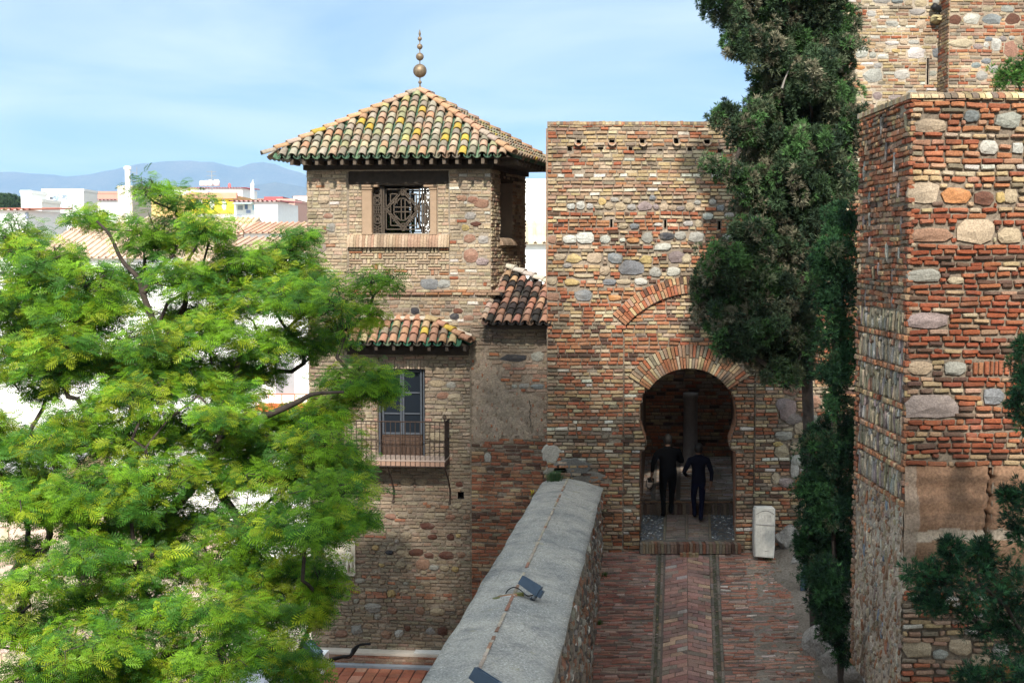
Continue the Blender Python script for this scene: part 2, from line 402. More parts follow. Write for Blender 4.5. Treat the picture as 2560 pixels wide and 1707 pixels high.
RED, ORA, TAN, BEI, GRB, DRK, WHI, PNK = (0.275, 0.095, 0.05), (0.31, 0.145, 0.078), (0.35, 0.255, 0.145), (0.38, 0.305, 0.21), (0.195, 0.155, 0.115), (0.095, 0.055, 0.04), (0.48, 0.45, 0.39), (0.28, 0.18, 0.122)
SC = dict(W=(0.40, 0.385, 0.35), G=(0.17, 0.18, 0.185), g=(0.26, 0.25, 0.225), Y=(0.37, 0.27, 0.125), T=(0.33, 0.265, 0.185), K=(0.045, 0.045, 0.05), P=(0.23, 0.185, 0.175), O=(0.37, 0.175, 0.075), R=(0.26, 0.15, 0.105), D=(0.11, 0.05, 0.035))
MORT = (0.25, 0.205, 0.16)
def stones_from(wl, lst, ox, oy, k):
    out = []
    for x, y, w, h, c in lst:
        a = wl.uv(ox + k * (x - w / 2), oy + k * (y + h / 2)); b = wl.uv(ox + k * (x + w / 2), oy + k * (y - h / 2))
        out.append(((a[0] + b[0]) / 2, (a[1] + b[1]) / 2, abs(b[0] - a[0]) / 2, abs(b[1] - a[1]) / 2, SC[c]))
    return out
def boxhole(wl, lst, ox, oy, k):
    out = []
    for x, y, w, h in lst:
        a = wl.uv(ox + k * (x - w / 2), oy + k * (y + h / 2)); b = wl.uv(ox + k * (x + w / 2), oy + k * (y - h / 2)); out.append((a[0], a[1], b[0], b[1]))
    return out
def inrects(u, v, rs, m=0.0): return any(a - m <= u <= c + m and b - m <= v <= d + m for a, b, c, d in rs)
def recess(mb, wl, r, depth, col):
    """five inner faces of a small hole and a mortar rim hidden behind the bricks"""
    u0, v0, u1, v1 = r; q = wl.pt; e = 0.03; f_ = 0.09; g_ = -.012
    mb.add([q(u0, v0, g_), q(u1, v0, g_), q(u1, v1, g_), q(u0, v1, g_), q(u0 - f_, v0 - f_, g_), q(u1 + f_, v0 - f_, g_), q(u1 + f_, v1 + f_, g_), q(u0 - f_, v1 + f_, g_)], [(0, 4, 5, 1), (1, 5, 6, 2), (2, 6, 7, 3), (3, 7, 4, 0)], (.3, .25, .2))
    vs = [q(u0, v0, e - .03), q(u1, v0, e - .03), q(u1, v1, e - .03), q(u0, v1, e - .03), q(u0, v0, -depth), q(u1, v0, -depth), q(u1, v1, -depth), q(u0, v1, -depth)]
    mb.add(vs, [(4, 5, 6, 7), (0, 1, 5, 4), (1, 2, 6, 5), (2, 3, 7, 6), (3, 0, 4, 7)], col)
# ================================================================== GATE TOWER
D = 25.8
gw = Wall((0, D, EYE), (1, 0, 0), (0, -1, 0))
gL, gTop = gw.uv(1368, 304); gR = gw.uv(2165, 700)[0]; gB = gw.uv(1700, 1402)[1]
gate = thing("gate_tower", "square brick gate tower with a horseshoe arch doorway and stones set in its face", "gate tower", gw.pt((gL + gR) / 2, gB, 0))
gpx = lambda lst: [gw.uv(x, y) for x, y in lst]
# horseshoe opening
half = [(117, 1372), (117, 1130), (104, 1122), (103, 1104), (110, 1083), (117, 1060), (119, 1041), (116, 1012), (109, 985), (96, 960), (77, 938), (52, 924), (26, 917), (0, 913)]
open_px = [(1720 - a * 1.02, b) for a, b in half] + [(1720 + a * 1.02, b) for a, b in half[-2::-1]]
OPEN = gpx(open_px)
cA = gw.uv(1721, 1041); px2m = D / F
rI, rO = 121 * px2m, 181 * px2m
def in_ring(u, v):
    r = math.hypot(u - cA[0], v - cA[1]); a = math.degrees(math.atan2(v - cA[1], u - cA[0]))
    return rI * 0.97 < r < rO + 0.012 and 33 < a < 147
cB = gw.uv(1742, 969); qI, qO = 238 * px2m, 281 * px2m
def in_relief(u, v):
    r = math.hypot(u - cB[0], v - cB[1]); a = math.degrees(math.atan2(v - cB[1], u - cB[0]))
    return qI - 0.01 < r < qO + 0.012 and 40.5 < a < 139.5
aL, aT = gw.uv(1560, 841); aRr = gw.uv(1890, 841)[0]
loops = boxhole(gw, [(478, 705, 18, 54), (815, 710, 20, 56), (1157, 715, 20, 54)], 1340, 280, .3955)
putlog = boxhole(gw, [(215, 238, 34, 30), (408, 237, 34, 28), (595, 237, 30, 28), (785, 240, 34, 26), (970, 240, 32, 28), (1165, 242, 32, 28)], 1340, 280, .3955)
spoutb = boxhole(gw, [(267, 184, 34, 30), (480, 184, 34, 30), (675, 186, 34, 32), (888, 184, 34, 32), (1080, 184, 34, 30), (1290, 184, 34, 30)], 1340, 280, .3955)
holes = loops + putlog + spoutb
vLow = gw.uv(1500, 452)[1]
def g_wf(u, v):
    if aL < u < aRr and v < aT: return -0.03
    r = math.hypot(u - cB[0], v - cB[1])
    if r < qI and v >= aT: return -0.06
    return 0.0
def g_solid(u, v):
    if inpoly(u, v, OPEN) or in_ring(u, v) or in_relief(u, v): return True
    if inrects(u, v, holes, 0.006): return True
    return (v < aT and (abs(u - aL) < 0.005 or abs(u - aRr) < 0.005))
def g_hole(u, v): return inpoly(u, v, OPEN) or inrects(u, v, holes)
GST = [(222,597,50,38,'W'),(283,590,55,50,'W'),(340,595,40,35,'W'),(418,567,50,45,'Y'),(398,600,55,25,'T'),(462,595,62,42,'T'),(498,555,55,28,'g'),(533,600,65,50,'T'),(575,562,55,30,'T'),(605,602,60,36,'g'),(690,595,95,55,'P'),(758,600,36,38,'P'),(735,543,42,32,'G'),(808,600,58,50,'T'),(862,603,48,36,'T'),(912,610,50,30,'P'),(972,600,58,50,'T'),(1020,572,40,28,'g'),(1115,570,45,36,'g'),(1165,607,45,40,'G'),(1085,660,65,42,'W'),(1222,652,60,35,'g'),(962,705,65,35,'W'),(1028,705,50,45,'T'),(552,720,65,38,'T'),(622,722,55,36,'G'),(770,712,50,20,'W'),(1225,732,38,38,'g'),(1355,728,115,75,'T'),(825,784,92,46,'K'),(915,780,72,52,'g'),(1015,792,100,60,'g'),(1215,790,70,38,'g'),(1355,805,80,45,'T'),(98,806,52,50,'R'),(213,804,88,50,'W'),(308,795,105,75,'W'),(437,803,60,48,'W'),(545,810,38,26,'W'),(613,812,88,32,'O'),(703,793,65,70,'g'),(800,855,110,50,'W'),(885,915,110,70,'P'),(950,925,55,70,'T'),(152,917,70,42,'T'),(238,925,95,60,'Y'),(375,922,95,60,'T'),(497,925,90,65,'G'),(697,932,78,50,'Y'),(602,985,150,95,'G'),(435,1003,60,55,'T'),(755,1012,72,62,'g'),(868,1008,80,55,'W'),(200,970,50,28,'g'),(300,1037,130,20,'T'),(100,1070,65,48,'T'),(225,1075,98,42,'Y'),(465,1073,80,38,'G'),(555,1073,95,35,'T'),(665,1073,85,45,'W'),(300,1160,105,72,'G'),(497,1173,85,40,'O'),(107,1167,88,48,'R')]
gst = stones_from(gw, GST, 1340, 280, .3955)
gst += stones_from(gw, [(1605,750,95,85,'T'),(1700,730,80,80,'T'),(1620,650,120,60,'g'),(1690,870,60,110,'W'),(1640,480,120,150,'P'),(1720,600,70,80,'T'),(1580,705,70,30,'Y'),(1635,955,100,60,'P'),(1565,930,55,75,'T'),(1725,960,60,60,'O'),(1625,445,110,90,'P'),(1665,350,100,80,'R'),(1700,808,80,70,'W'),(1680,540,110,70,'P'),(1800,700,90,90,'T'),(1800,560,110,90,'g'),(1810,430,110,80,'R'),(1800,850,100,90,'P')], 1340, 840, .3827)
def g_pal(u, v):
    y = (gTop - v) / (gTop - gB); n = 0.5 + 0.5 * math.sin(u * 2.3 + math.sin(v * 3.1) * 1.7)
    if y < 0.14: return [(3, TAN), (3, PNK), (2.6, BEI), (1.6, ORA), (1.6, GRB), (.6, RED), (.2, WHI)]
    if y < 0.19: return [(3, PNK), (3, TAN), (3, BEI), (1.5, ORA), (.6, WHI)]
    if y < 0.55: return [(3.2, RED), (2.4, ORA), (2.4 * n + 1, TAN), (1.4, BEI), (1.3, DRK), (1.1, GRB)]
    return [(1.7, RED), (2.2, ORA), (2.6, PNK), (2.2, TAN), (2.2, BEI), (1.2, GRB), (.8, DRK), (.5, WHI)]
mb = MB()
backing(mb, gw, gL, gR, gB - .4, gTop, MORT, g_hole, lambda u, v: g_wf(u, v) - (0.004 if v > vLow else 0.02), d=0.045)
rc = gw.uv(1384, 320)
def g_ends(v):
    if v > rc[1]: return (gL + (rc[0] - gL) * (1 - math.sqrt(max(0, 1 - ((v - rc[1]) / (gTop - rc[1])) ** 2))) * .6, gR)
    return (gL + random.uniform(-.012, .014), gR)
ctop = gw.uv(1500, 313)[1]
masonry(mb, gw, gL, gR, gB, ctop, g_pal, course=0.0765, bl=(0.16, 0.27), stones=gst, solid=g_solid, wf=g_wf, ends=g_ends, h=0.026, mort=0.019, wave=0.008, miss=0.012)
gfront = mb.build("front_wall", M['gate'], gate)
# plaster patches of the wall beside the parapet
mb = MB()
for x, y, w, h, c in ((1378, 1134, 44, 50, (0.36, 0.33, 0.29)), (1430, 1168, 105, 46, (0.15, 0.14, 0.13)), (1392, 1180, 60, 40, (0.22, 0.19, 0.16)), (1470, 1192, 80, 30, (0.17, 0.15, 0.13))):
    a = gw.uv(x - w / 2, y + h / 2); b = gw.uv(x + w / 2, y - h / 2)
    block(mb, gw, stonepoly((a[0] + b[0]) / 2, (a[1] + b[1]) / 2, (b[0] - a[0]) / 2, (b[1] - a[1]) / 2, 22, .16, 2.2), 0.0, 0.027, 0.02, c)
mb.build("mortar_patch", M['gate'], gate)
# coping of bricks on edge
mb = MB(); u = gL + 0.06
while u < gR:
    L = random.uniform(0.055, 0.075); dz = -0.05 * max(0, 1 - (u - gL) / 0.25) ** 2
    mb.box((u + .004, D - 0.02 + random.uniform(-.01, .01), EYE + ctop + .004), (u + L - .006, D + 0.5, EYE + gTop + random.uniform(-.012, .012) + dz), J(pick([(2, BEI), (2, TAN), (1, PNK), (1, ORA), (1, GRB)])))
    u += L
mb.build("coping", M['gate'], gate)
# arch of the doorway and the blind arch above it
def voussoirs(mb, c, ri, ro, a0, a1, n, split, w, pal):
    for i in range(n):
        t0, t1 = R(a0 + (a1 - a0) * i / n), R(a0 + (a1 - a0) * (i + 1) / n); g = 0.006 / ri
        k = ri + (ro - ri) * random.uniform(*split); segs = [(ri, k - .006), (k + .006, ro + random.uniform(-.02, .012))] if split[1] < 1 else [(ri, ro)]
        for r0, r1 in segs:
            poly = [(c[0] + r * math.cos(t), c[1] + r * math.sin(t)) for r, t in ((r0, t0 + g), (r1, t0 + g * .8), (r1, t1 - g * .8), (r0, t1 - g))][::1]
            block(mb, gw, poly, w, random.uniform(0.012, 0.03), 0.008, J(pick(pal), .16), cj=.03)
mb = MB()
voussoirs(mb, cA, rI, rO, 34, 146, 36, (0.42, 0.58), 0.0, [(2.4, PNK), (1.4, TAN), (2.6, ORA), (.7, BEI), (1.2, GRB), (1.6, RED), (.1, WHI)])
mb.build("doorway_arch", M['gate'], gate)
mb = MB()
voussoirs(mb, cB, qI, qO, 41, 139, 50, (0.45, 0.6), 0.01, [(3, RED), (3, ORA), (1.5, TAN), (1, PNK), (1, DRK)])
mb.build("blind_arch", M['gate'], gate)
# lining of the doorway, the passage behind it and the tower's other sides
T0 = 0.9; SK = 0.11
mb = MB(); n = len(OPEN)
q = []
for (u, v) in OPEN: q.append(Vector((u, D - 0.004, EYE + v)))
for (u, v) in OPEN: q.append(Vector((u + SK * T0, D + T0, EYE + v)))
mb.add(q, [(i, i + 1, n + i + 1, n + i) for i in range(n - 1)], (0.30, 0.15, 0.09))
mb.build("doorway_lining", M['inner'], gate)
fs_ = 0.236                                                 # slope of the floor inside
zs = P(1720, 1355, D).z; X0 = P(1603, 1300, 26.7).x; X1 = P(1838, 1300, 26.7).x
Y1 = 27.1; zr = P(1720, 1284, Y1).z; zr2 = zr + 0.2; Y2 = 29.6; s2 = 0.25
xat = lambda x, Y: x + 0.133 * (Y - 26.7)
bw = Wall((0, Y2, EYE), (1, 0, 0), (0, -1, 0))
mb = MB()
bu0, bu1 = xat(X0, Y2) - .1, xat(X1, Y2) + .25; bz0 = zr2 + s2 * (Y2 - Y1) - EYE - .05
backing(mb, bw, bu0, bu1, bz0, gTop - .3, (0.2, 0.15, 0.11), d=.12)
masonry(mb, bw, bu0, bu1, bz0, bz0 + 2.9, [(3, (.38, .15, .085)), (2, (.42, .21, .12)), (2, (.42, .31, .19)), (2, (.32, .25, .19)), (1, DRK)], course=.08, bl=(.2, .3), h=.02, mort=.018)
mb.build("passage_wall", M['inner'], gate)
mb = MB()
for sx, Xb in ((1, X0), (-1, X1)):
    wl = Wall((Xb, 26.7, EYE), (0.133 * 1.0, 1, 0), (sx, -sx * .133, 0))
    zz = gTop - .3
    a = Vector((xat(Xb, D + T0), D + T0, zs - .5)); b = Vector((xat(Xb, Y2), Y2, zs - .5))
    mb.add([a, b, Vector((b.x, b.y, EYE + zz)), Vector((a.x, a.y, EYE + zz))], [(0, 1, 2, 3)], (0.2, 0.13, 0.09))
mb.add([Vector((gL, D + T0, EYE + OPEN[13][1] + .3)), Vector((gR, D + T0, EYE + OPEN[13][1] + .3)), Vector((gR, D + T0, EYE + gTop - .05)), Vector((gL, D + T0, EYE + gTop - .05))], [(0, 1, 2, 3)], (.3, .2, .14))
mb.build("passage_side", M['inner'], gate)
mb = MB(); zb_, zt_ = EYE + gB - 3, EYE + gTop - .02
gl2 = gL + 0.22
for quad in ([(gL, D + .012), (gl2, 31)], [(gl2, 31), (gR, 31)], [(gR, 31), (gR, D + .012)]):
    (xa, ya), (xb, yb) = quad
    mb.add([Vector((xa, ya, zb_)), Vector((xb, yb, zb_)), Vector((xb, yb, zt_)), Vector((xa, ya, zt_))], [(3, 2, 1, 0)], (.40, .27, .19))
mb.build("outer_wall", M['gate'], gate)
# loopholes, putlog holes, tile spouts
for r in loops:
    mb = MB(); recess(mb, gw, r, 0.5, (.03, .022, .018)); mb.build("loophole", M['inner'], gate)
for r in putlog:
    mb = MB(); recess(mb, gw, r, 0.10, (.16, .13, .1)); mb.build("putlog_hole", M['inner'], gate)
for r in spoutb:
    mb = MB(); recess(mb, gw, r, 0.14, (.06, .045, .035)); uc = (r[0] + r[2]) / 2; vb = r[1]
    hb = mb.build("drain_hole", M['inner'], gate)
    mb = MB(); seg = 9; rr = .085
    vs = []
    for w in (-.1, .11):
        for rad in (rr, rr - .022):
            for k in range(seg):
                a = math.pi + math.pi * k / (seg - 1); vs.append(gw.pt(uc + rad * math.cos(a), vb + .045 + rad * math.sin(a) - (w + .1) * .12, w))
    fs = []
    for k in range(seg - 1):
        fs += [(k, k + 1, 2 * seg + k + 1, 2 * seg + k), (seg + k + 1, seg + k, 3 * seg + k, 3 * seg + k + 1), (2 * seg + k, 2 * seg + k + 1, 3 * seg + k + 1, 3 * seg + k)]
    mb.add(vs, fs, (.36, .26, .19)); mb.build("spout_tile", M['tile'], hb, True)
# threshold of bricks on edge
mb = MB(); u = OPEN[0][0] - .02
while u < OPEN[-1][0] + .02:
    L = random.uniform(.055, .075); mb.box((u + .004, D - .16 + random.uniform(-.012, .012), zs - .2), (u + L - .005, D + .12, zs + random.uniform(-.012, .012)), J(pick([(2, (.2, .155, .12)), (2, (.22, .145, .105)), (1, (.2, .09, .055)), (1, (.25, .185, .12)), (1, DRK)]))); u += L
u = P(1696, 1385, D).x
while u < P(1740, 1385, D).x:
    L = random.uniform(.055, .07); mb.box((u + .004, D - .27, zs - .42), (u + L - .005, D - .16, zs - .17 + random.uniform(-.01, .01)), J(pick([(1, RED), (1, ORA), (1, TAN)]))); u += L
mb.build("threshold", M['path'], gate)
# passage floor: brick strips, pebble strips, a step, then the steep brick ramp
fw = Wall((0, D, zs - .012), (1, 0, 0), Vector((-.133 * 0, -fs_, 1)).normalized(), Vector((.133, 1, fs_)))
rw = Wall((0, Y1, zr2), (1, 0, 0), Vector((0, -s2, 1)).normalized(), Vector((.133, 1, s2)))
mb = MB()
backing(mb, fw, OPEN[0][0] - .1, OPEN[-1][0] + .2, .05, Y1 - D + .02, (.12, .105, .09), d=.1)
c0, c1, c2_ = [P(x, 1345, D + .2).x - .03 for x in (1661, 1717, 1776)]
for a, b in ((c0, c1), (c1, c2_)):
    masonry(mb, fw, a + .03, b - .03, .13, Y1 - D, [(2, (.22, .17, .145)), (2, (.2, .165, .14)), (1, (.2, .13, .1))], course=.065, bl=(.2, .28), h=.012)
for x in (c0, c1, c2_):
    y = .13
    while y < Y1 - D: block(mb, fw, rectpoly(x - .022, y, x + .022, y + .26, .004), 0, .02, .006, J(GRB)); y += .27
for k in range(900):
    x = random.choice((random.uniform(OPEN[0][0] + .0, c0 - .04), random.uniform(c2_ + .04, OPEN[-1][0] + .1)))
    y = random.uniform(.14, Y1 - D); r_ = random.uniform(.012, .028)
    block(mb, fw, stonepoly(x, y, r_, r_ * random.uniform(.7, 1), 7), 0, .012, r_ * .4, J(pick([(3, (.09, .10, .115)), (1, (.2, .21, .22)), (.25, (.5, .5, .48))])), dome=.004)
mb.build("passage_floor", M['path'], gate)
mb = MB(); x = X0 - .1
while x < X1 + .3:
    L = random.uniform(.058, .075); mb.box((x + .004, Y1 + random.uniform(-.01, .01), zr - .1), (x + L - .006, Y1 + .24, zr2 + random.uniform(-.012, .008)), J(pick([(2, (.13, .1, .08)), (1, (.18, .11, .08)), (1, (.17, .13, .09)), (1, DRK)]))); x += L  # step bricks coloured darker to stand for the shade on the riser
backing(mb, rw, X0 - .2, X1 + .2, .2, Y2 - Y1, (.16, .14, .12), d=.1)
for a, b in ((X0 - .15, c0 - .1), (c0 - .08, c1 - .02), (c1 + .0, c2_ + .0), (c2_ + .04, X1 + .2)):
    masonry(mb, rw, a + .03, b - .03, .25, Y2 - Y1, [(2, (.38, .27, .21)), (3, (.34, .29, .25)), (1, (.46, .41, .38)), (.5, PNK)], course=.06, bl=(.2, .3), h=.016, wave=.012)
mb.build("passage_ramp", M['path'], gate)

# stone column in the passage
cb = Vector((P(1726, 1060, 29.1).x, 29.1, zr2 + s2 * (29.1 - Y1) - .02)); ht = P(1726, 982, 29.1).z - cb.z
mb = MB(); mb.lathe([(.175, 0), (.17, .3), (.163, ht * .5), (.158, ht - .13), (.172, ht - .11), (.176, ht - .06), (.172, ht - .03), (.168, ht)], (0, 0, 0), 28, (.30, .29, .29))
o = mb.build("stone_column", M['marble'], None, True); o.location = cb; ORG[o] = cb
tag(o, "plain grey stone column shaft standing in the passage behind the two walkers", "column")

# marble tablet leaning beside the doorway
tw = Wall((0, D - .28, EYE), (1, 0, 0), Vector((0, -1, .04)).normalized(), Vector((0, .04, 1)))
u0, vb = tw.uv(1885, 1391); u1, vt = tw.uv(1937, 1268)
tb = tw.pt((u0 + u1) / 2, vb, 0)
tab = thing("stone_tablet", "white carved stone tablet standing against the brick gate beside the doorway", "stone tablet", tb)
mb = MB()
sl_ = [(u0 + .01, vb), (u1 - .02, vb - .03), (u1, vb + .2), (u1 + .005, vt - .04), (u1 - .02, vt), (u0 + .25, vt + .012), (u0 + .03, vt + .01), (u0 + .004, vt - .05), (u0 - .005, vb + .3)]
block(mb, tw, sl_, 0, .05, .018, (.46, .445, .41), back=.17)
slab = mb.build("slab", M['marble'], tab)
mb = MB(); k = (u1 - u0) / 380.0
tp = lambda x, y, w=.052: tw.pt(u0 + (x - 250) * k, vt - (y - 480) * k, w)
mb.tube([tp(280 + 330 * i / 12, 600 - 68 * math.sin(math.pi * i / 12)) for i in range(13)], .007, 6, (.2, .19, .18))
mb.build("carved_line", M['marble'], slab); mb = MB(); mb.tube([tp(280, 785), tp(400, 795), tp(560, 806), tp(620, 806)], .010, 6, (.25, .24, .23))
mb.build("carved_line", M['marble'], slab); mb = MB(); mb.tube([tp(440, 1280), tp(520, 1270)], .008, 6, (.3, .29, .27))
mb.build("carved_line", M['marble'], slab)
mb = MB(); c_ = (.34, .335, .33)
def strokes(L, x, y, w, h):
    G = {'I': [[(0, 0), (0, 1)]], 'L': [[(0, 0), (0, 1), (.9, 1)]], 'E': [[(.9, 0), (0, 0), (0, 1), (.9, 1)], [(0, .5), (.7, .5)]], 'N': [[(0, 1), (0, 0), (1, 1), (1, 0)]],
         'K': [[(0, 0), (0, 1)], [(1, 0), (0, .5), (1, 1)]], 'A': [[(0, 1), (.5, 0), (1, 1)]], 'T': [[(0, 0), (1, 0)], [(.5, 0), (.5, 1)]], 'R': [[(0, 1), (0, 0), (.9, .1), (.9, .4), (0, .5), (1, 1)]]}
    for pl in G[L]: mb.tube([tp(x + a * w, y + b * h, .0505) for a, b in pl], .0042, 4, c_)
for i, L in enumerate("ILENI"): strokes(L, 320 + 56 * i, 610, 30, 58)
for i, L in enumerate("KALEN"): strokes(L, 335 + 52 * i, 685, 30, 58)
for r_ in range(6):
    for i in range(6):
        if random.random() < .6: strokes(random.choice("ILTI"), 300 + 50 * i + random.uniform(-8, 8), 850 + 52 * r_, 24, 34)
mb.build("inscription", M['marble'], slab)

# ================================================================== PARAPET with sloped cap
ax = Vector((.109, 1, -.034))
eL, eM, eR = P(1355, 1204, 25.78), P(1420, 1195, 25.78), P(1507, 1218, 25.78)
par = thing("parapet_wall", "long stone parapet with a grey sloped cap and a brick ridge line", "parapet", (eM.x - 1, 18, 6))
def along(e, Y, dx=0, dz=0): return e + ax * (Y - 25.78) + Vector((dx, 0, dz))
mb = MB(); Ys = np.linspace(25.79, 8.0, 110); prof = []
ns = 15
for Y in Ys:
    a, b, c = along(eL, Y), along(eM, Y), along(eR, Y)
    wv = lambda s_: .010 * math.sin(Y * 1.7 + s_) + .006 * math.sin(Y * 4.3 + s_ * 2)
    row = [a + Vector((0.02 + wv(3), 0, -.16))]
    for i in range(7): t = i / 6; row.append(a.lerp(b, t) + Vector((wv(1) if i == 0 else 0, 0, .012 * math.sin(math.pi * t) + wv(i) * .5 - (.012 if i == 0 else 0))))
    for i in range(1, 8): t = i / 7; row.append(b.lerp(c, t) + Vector((wv(2) if i == 7 else 0, 0, .012 * math.sin(math.pi * t) + wv(i + 5) * .5 - (.012 if i == 7 else 0))))
    row.append(c + Vector((-.03 + wv(4), 0, -.10)))
    prof.append(row)
m_ = len(prof[0]); vs = [p for r_ in prof for p in r_]
mb.add(vs, [(i * m_ + k, i * m_ + k + 1, (i + 1) * m_ + k + 1, (i + 1) * m_ + k) for i in range(len(prof) - 1) for k in range(m_ - 1)], (1, 1, 1))
mb.build("cap", M['concrete'], par, True)
mb = MB(); Y = 25.7
while Y > 8.2:
    L = random.uniform(.1, .27); red = math.sin(Y * .9) + random.uniform(-1, 1) > .2
    q = [along(eM, yy, dx + random.uniform(-.006, .006), dz) for yy in (Y, Y - L + .012) for dx, dz in ((-.019, .002), (-.015, .012), (.015, .012), (.019, .002))]
    if random.random() > .12:
        mb.add(q, [(0, 1, 5, 4), (1, 2, 6, 5), (2, 3, 7, 6), (0, 3, 2, 1), (4, 5, 6, 7)], J((.32, .17, .115) if red and random.random() < .55 else (.42, .35, .27)))
    Y -= L
mb.build("ridge_bricks", M['path'], par)
for side, e, nx in (("l", eL, -1), ("r", eR, 1)):
    mb = MB(); base = along(e, 25.78, .02 if nx < 0 else -.03, 0)
    u_ = Vector((ax.x, 1, 0)) * (1 if nx > 0 else -1)
    wl = Wall(base if nx > 0 else along(e, 8.0, .02, 0), u_, Vector((nx, -nx * ax.x, 0)).normalized())
    O_ = along(e, 25.78, -.03, 0) if nx > 0 else along(e, 8., .03, 0)
    wl.O = Vector((O_.x, O_.y, 0))
    if nx > 0:
        ztop = lambda u: eR.z - .09 - ax.z * -1 * u * 1.0
        # wall runs from the gate towards the camera: u is negative
        backing(mb, wl, -17.8, 0, 3, eR.z - .08 + .6, (.24, .2, .16), hole=lambda u, v: v > eR.z - .10 + ax.z * u, d=.09, amp=.02)
        st = []
        for k in range(4200):
            uu = random.uniform(-14, 0); z1 = eR.z - .14 + ax.z * uu; vv_ = random.uniform(z1 - 3.6, z1)
            ru, rv = random.uniform(.04, .13), random.uniform(.03, .1)
            if any(abs(uu - s_[0]) < (ru + s_[2]) * .8 and abs(vv_ - s_[1]) < (rv + s_[3]) * .8 for s_ in st[-500:]): continue
            st.append((uu, vv_, ru, rv))
        for uu, vv_, ru, rv in st:
            block(mb, wl, stonepoly(uu, vv_, ru, rv, 8, .15, 2.4), 0, random.uniform(.015, .05), min(ru, rv) * .35, J(pick([(3, (.17, .135, .105)), (2, (.19, .095, .06)), (1.6, (.21, .19, .16)), (.4, (.4, .37, .33)), (1.4, (.09, .075, .065))])), dome=.012)
    else:
        a_, b_ = along(e, 25.78, .03, -.13), along(e, 8., .03, -.13)
        mb.add([Vector((a_.x, a_.y, 4)), Vector((b_.x, b_.y, 4)), b_, a_], [(0, 1, 2, 3)], (.3, .24, .18))
    mb.build("side_wall", M['rubble'], par)

# ================================================================== PATH (bricks laid on the slope)
ps = 0.25; zp = P(1720, 1384, D - .1).z
pw = Wall((0, D, zp + ps * .1), (1, 0, 0), Vector((0, -ps, 1)).normalized(), Vector((.133, 1, ps)))
xr = lambda px: P(px, 1390, D - .1).x
pL, k0, k1, k2, k3 = xr(1498), xr(1650), xr(1662), xr(1778), xr(1791); pR = xr(1900)
vmin = -9.5
mb = MB()
backing(mb, pw, pL - .5, pR + 1.3, vmin, -.02, (.15, .115, .095), d=.12, amp=.004)
PP = [(3, (0.283, 0.116, 0.088)), (3, (0.312, 0.159, 0.123)), (2.4, (0.262, 0.177, 0.147)), (.8, (0.368, 0.245, 0.194)), (.9, (0.156, 0.086, 0.071)), (.2, (0.510, 0.392, 0.341))]
masonry(mb, pw, pL - .35, k0 - .05, vmin, -.03, PP, course=.068, bl=(.16, .34), h=.016, mort=.013, wave=.03, miss=.02, jit=.006, cj=.06)
def p_sol(u, v):
    lim = pR + .38 + .12 * math.sin(v * 2.1) + .05 * math.sin(v * 7) + max(0, (-v - .6)) * .13
    return u > lim + .1 * math.sin(u * 9 + v * 5)
PR = [(3, (0.336, 0.144, 0.097)), (3, (0.349, 0.186, 0.137)), (2.4, (0.296, 0.210, 0.171)), (.9, (0.403, 0.276, 0.211)), (.8, (0.175, 0.096, 0.074)), (.25, (0.511, 0.408, 0.353))]
masonry(mb, pw, k3 + .05, pR + 1.2, vmin, -.03, PR, course=.068, bl=(.16, .34), h=.016, mort=.013, wave=.03, miss=.03, jit=.006, solid=p_sol, step=.03, cj=.06)
# border bricks each side of the two gutters
for a in (k0 - .045, k0 + .045 + .02, k2 + .0, k3 + .02):
    y = vmin
    while y < -.05:
        L = random.uniform(.2, .3); block(mb, pw, rectpoly(a - .024, y + .006, a + .024, y + L - .006, .005), 0, .016, .006, J(pick([(2, (.19, .15, .12)), (1, (.22, .15, .11)), (1, (.16, .14, .11))]))); y += L
for a, b in ((k0 - .018, k0 + .04), (k2 + .028, k3 - .008)):
    backing(mb, pw, a, b, vmin, -.05, (.085, .08, .05), d=.05, amp=.006, wf=lambda u, v: .002)
# herringbone strip
def clipu(poly, lo, hi):
    for side in (0, 1):
        out = []
        for i in range(len(poly)):
            a, b = poly[i], poly[(i + 1) % len(poly)]
            ia = a[0] >= lo if side == 0 else a[0] <= hi; ib = b[0] >= lo if side == 0 else b[0] <= hi
            x = lo if side == 0 else hi
            if ia: out.append(a)
            if ia != ib: t = (x - a[0]) / (b[0] - a[0]); out.append((x, a[1] + t * (b[1] - a[1])))
        poly = out
        if len(poly) < 3: return None
    return poly
h0, h1 = k1 + .03, k2 - .03; bw_, bl_2 = .118, .236
hp = [(3, (0.323, 0.168, 0.137)), (3, (0.363, 0.204, 0.165)), (2.4, (0.269, 0.162, 0.137)), (1.4, (0.249, 0.186, 0.154)), (.5, (0.457, 0.300, 0.199)), (.3, (0.403, 0.336, 0.302))]
pt_ = .127; sl2 = .37; hm = (h0 + h1) / 2
for side in (0, 1):
    y = vmin - .4; row = 0
    while y < .35:
        u = 0.0; W2 = hm - h0; L = random.uniform(.10, .16) if row % 2 else random.uniform(.22, .27)
        while u < W2 - .01:
            L = min(L, W2 - u)
            if W2 - u - L < .07: L = W2 - u
            f = (lambda t: h0 + t) if side == 0 else (lambda t: h1 - t)
            q = [(f(a), y + b + sl2 * a + .006 * math.sin(a * 9 + row)) for a, b in ((u + .004, .005), (u + L - .004, .005), (u + L - .004, pt_ - .005), (u + .004, pt_ - .005))]
            if side: q = q[::-1]
            if max(p[1] for p in q) < -.03: block(mb, pw, [(p[0] + random.uniform(-.004, .004), p[1] + random.uniform(-.004, .004)) for p in q], 0, .012 * random.uniform(.4, 1.6), .006, J(pick(hp)), cj=.04)
            u += L; L = random.uniform(.22, .28)
        y += pt_; row += 1
pth = mb.build("brick_path", M['path']); tag(pth, kind="structure")
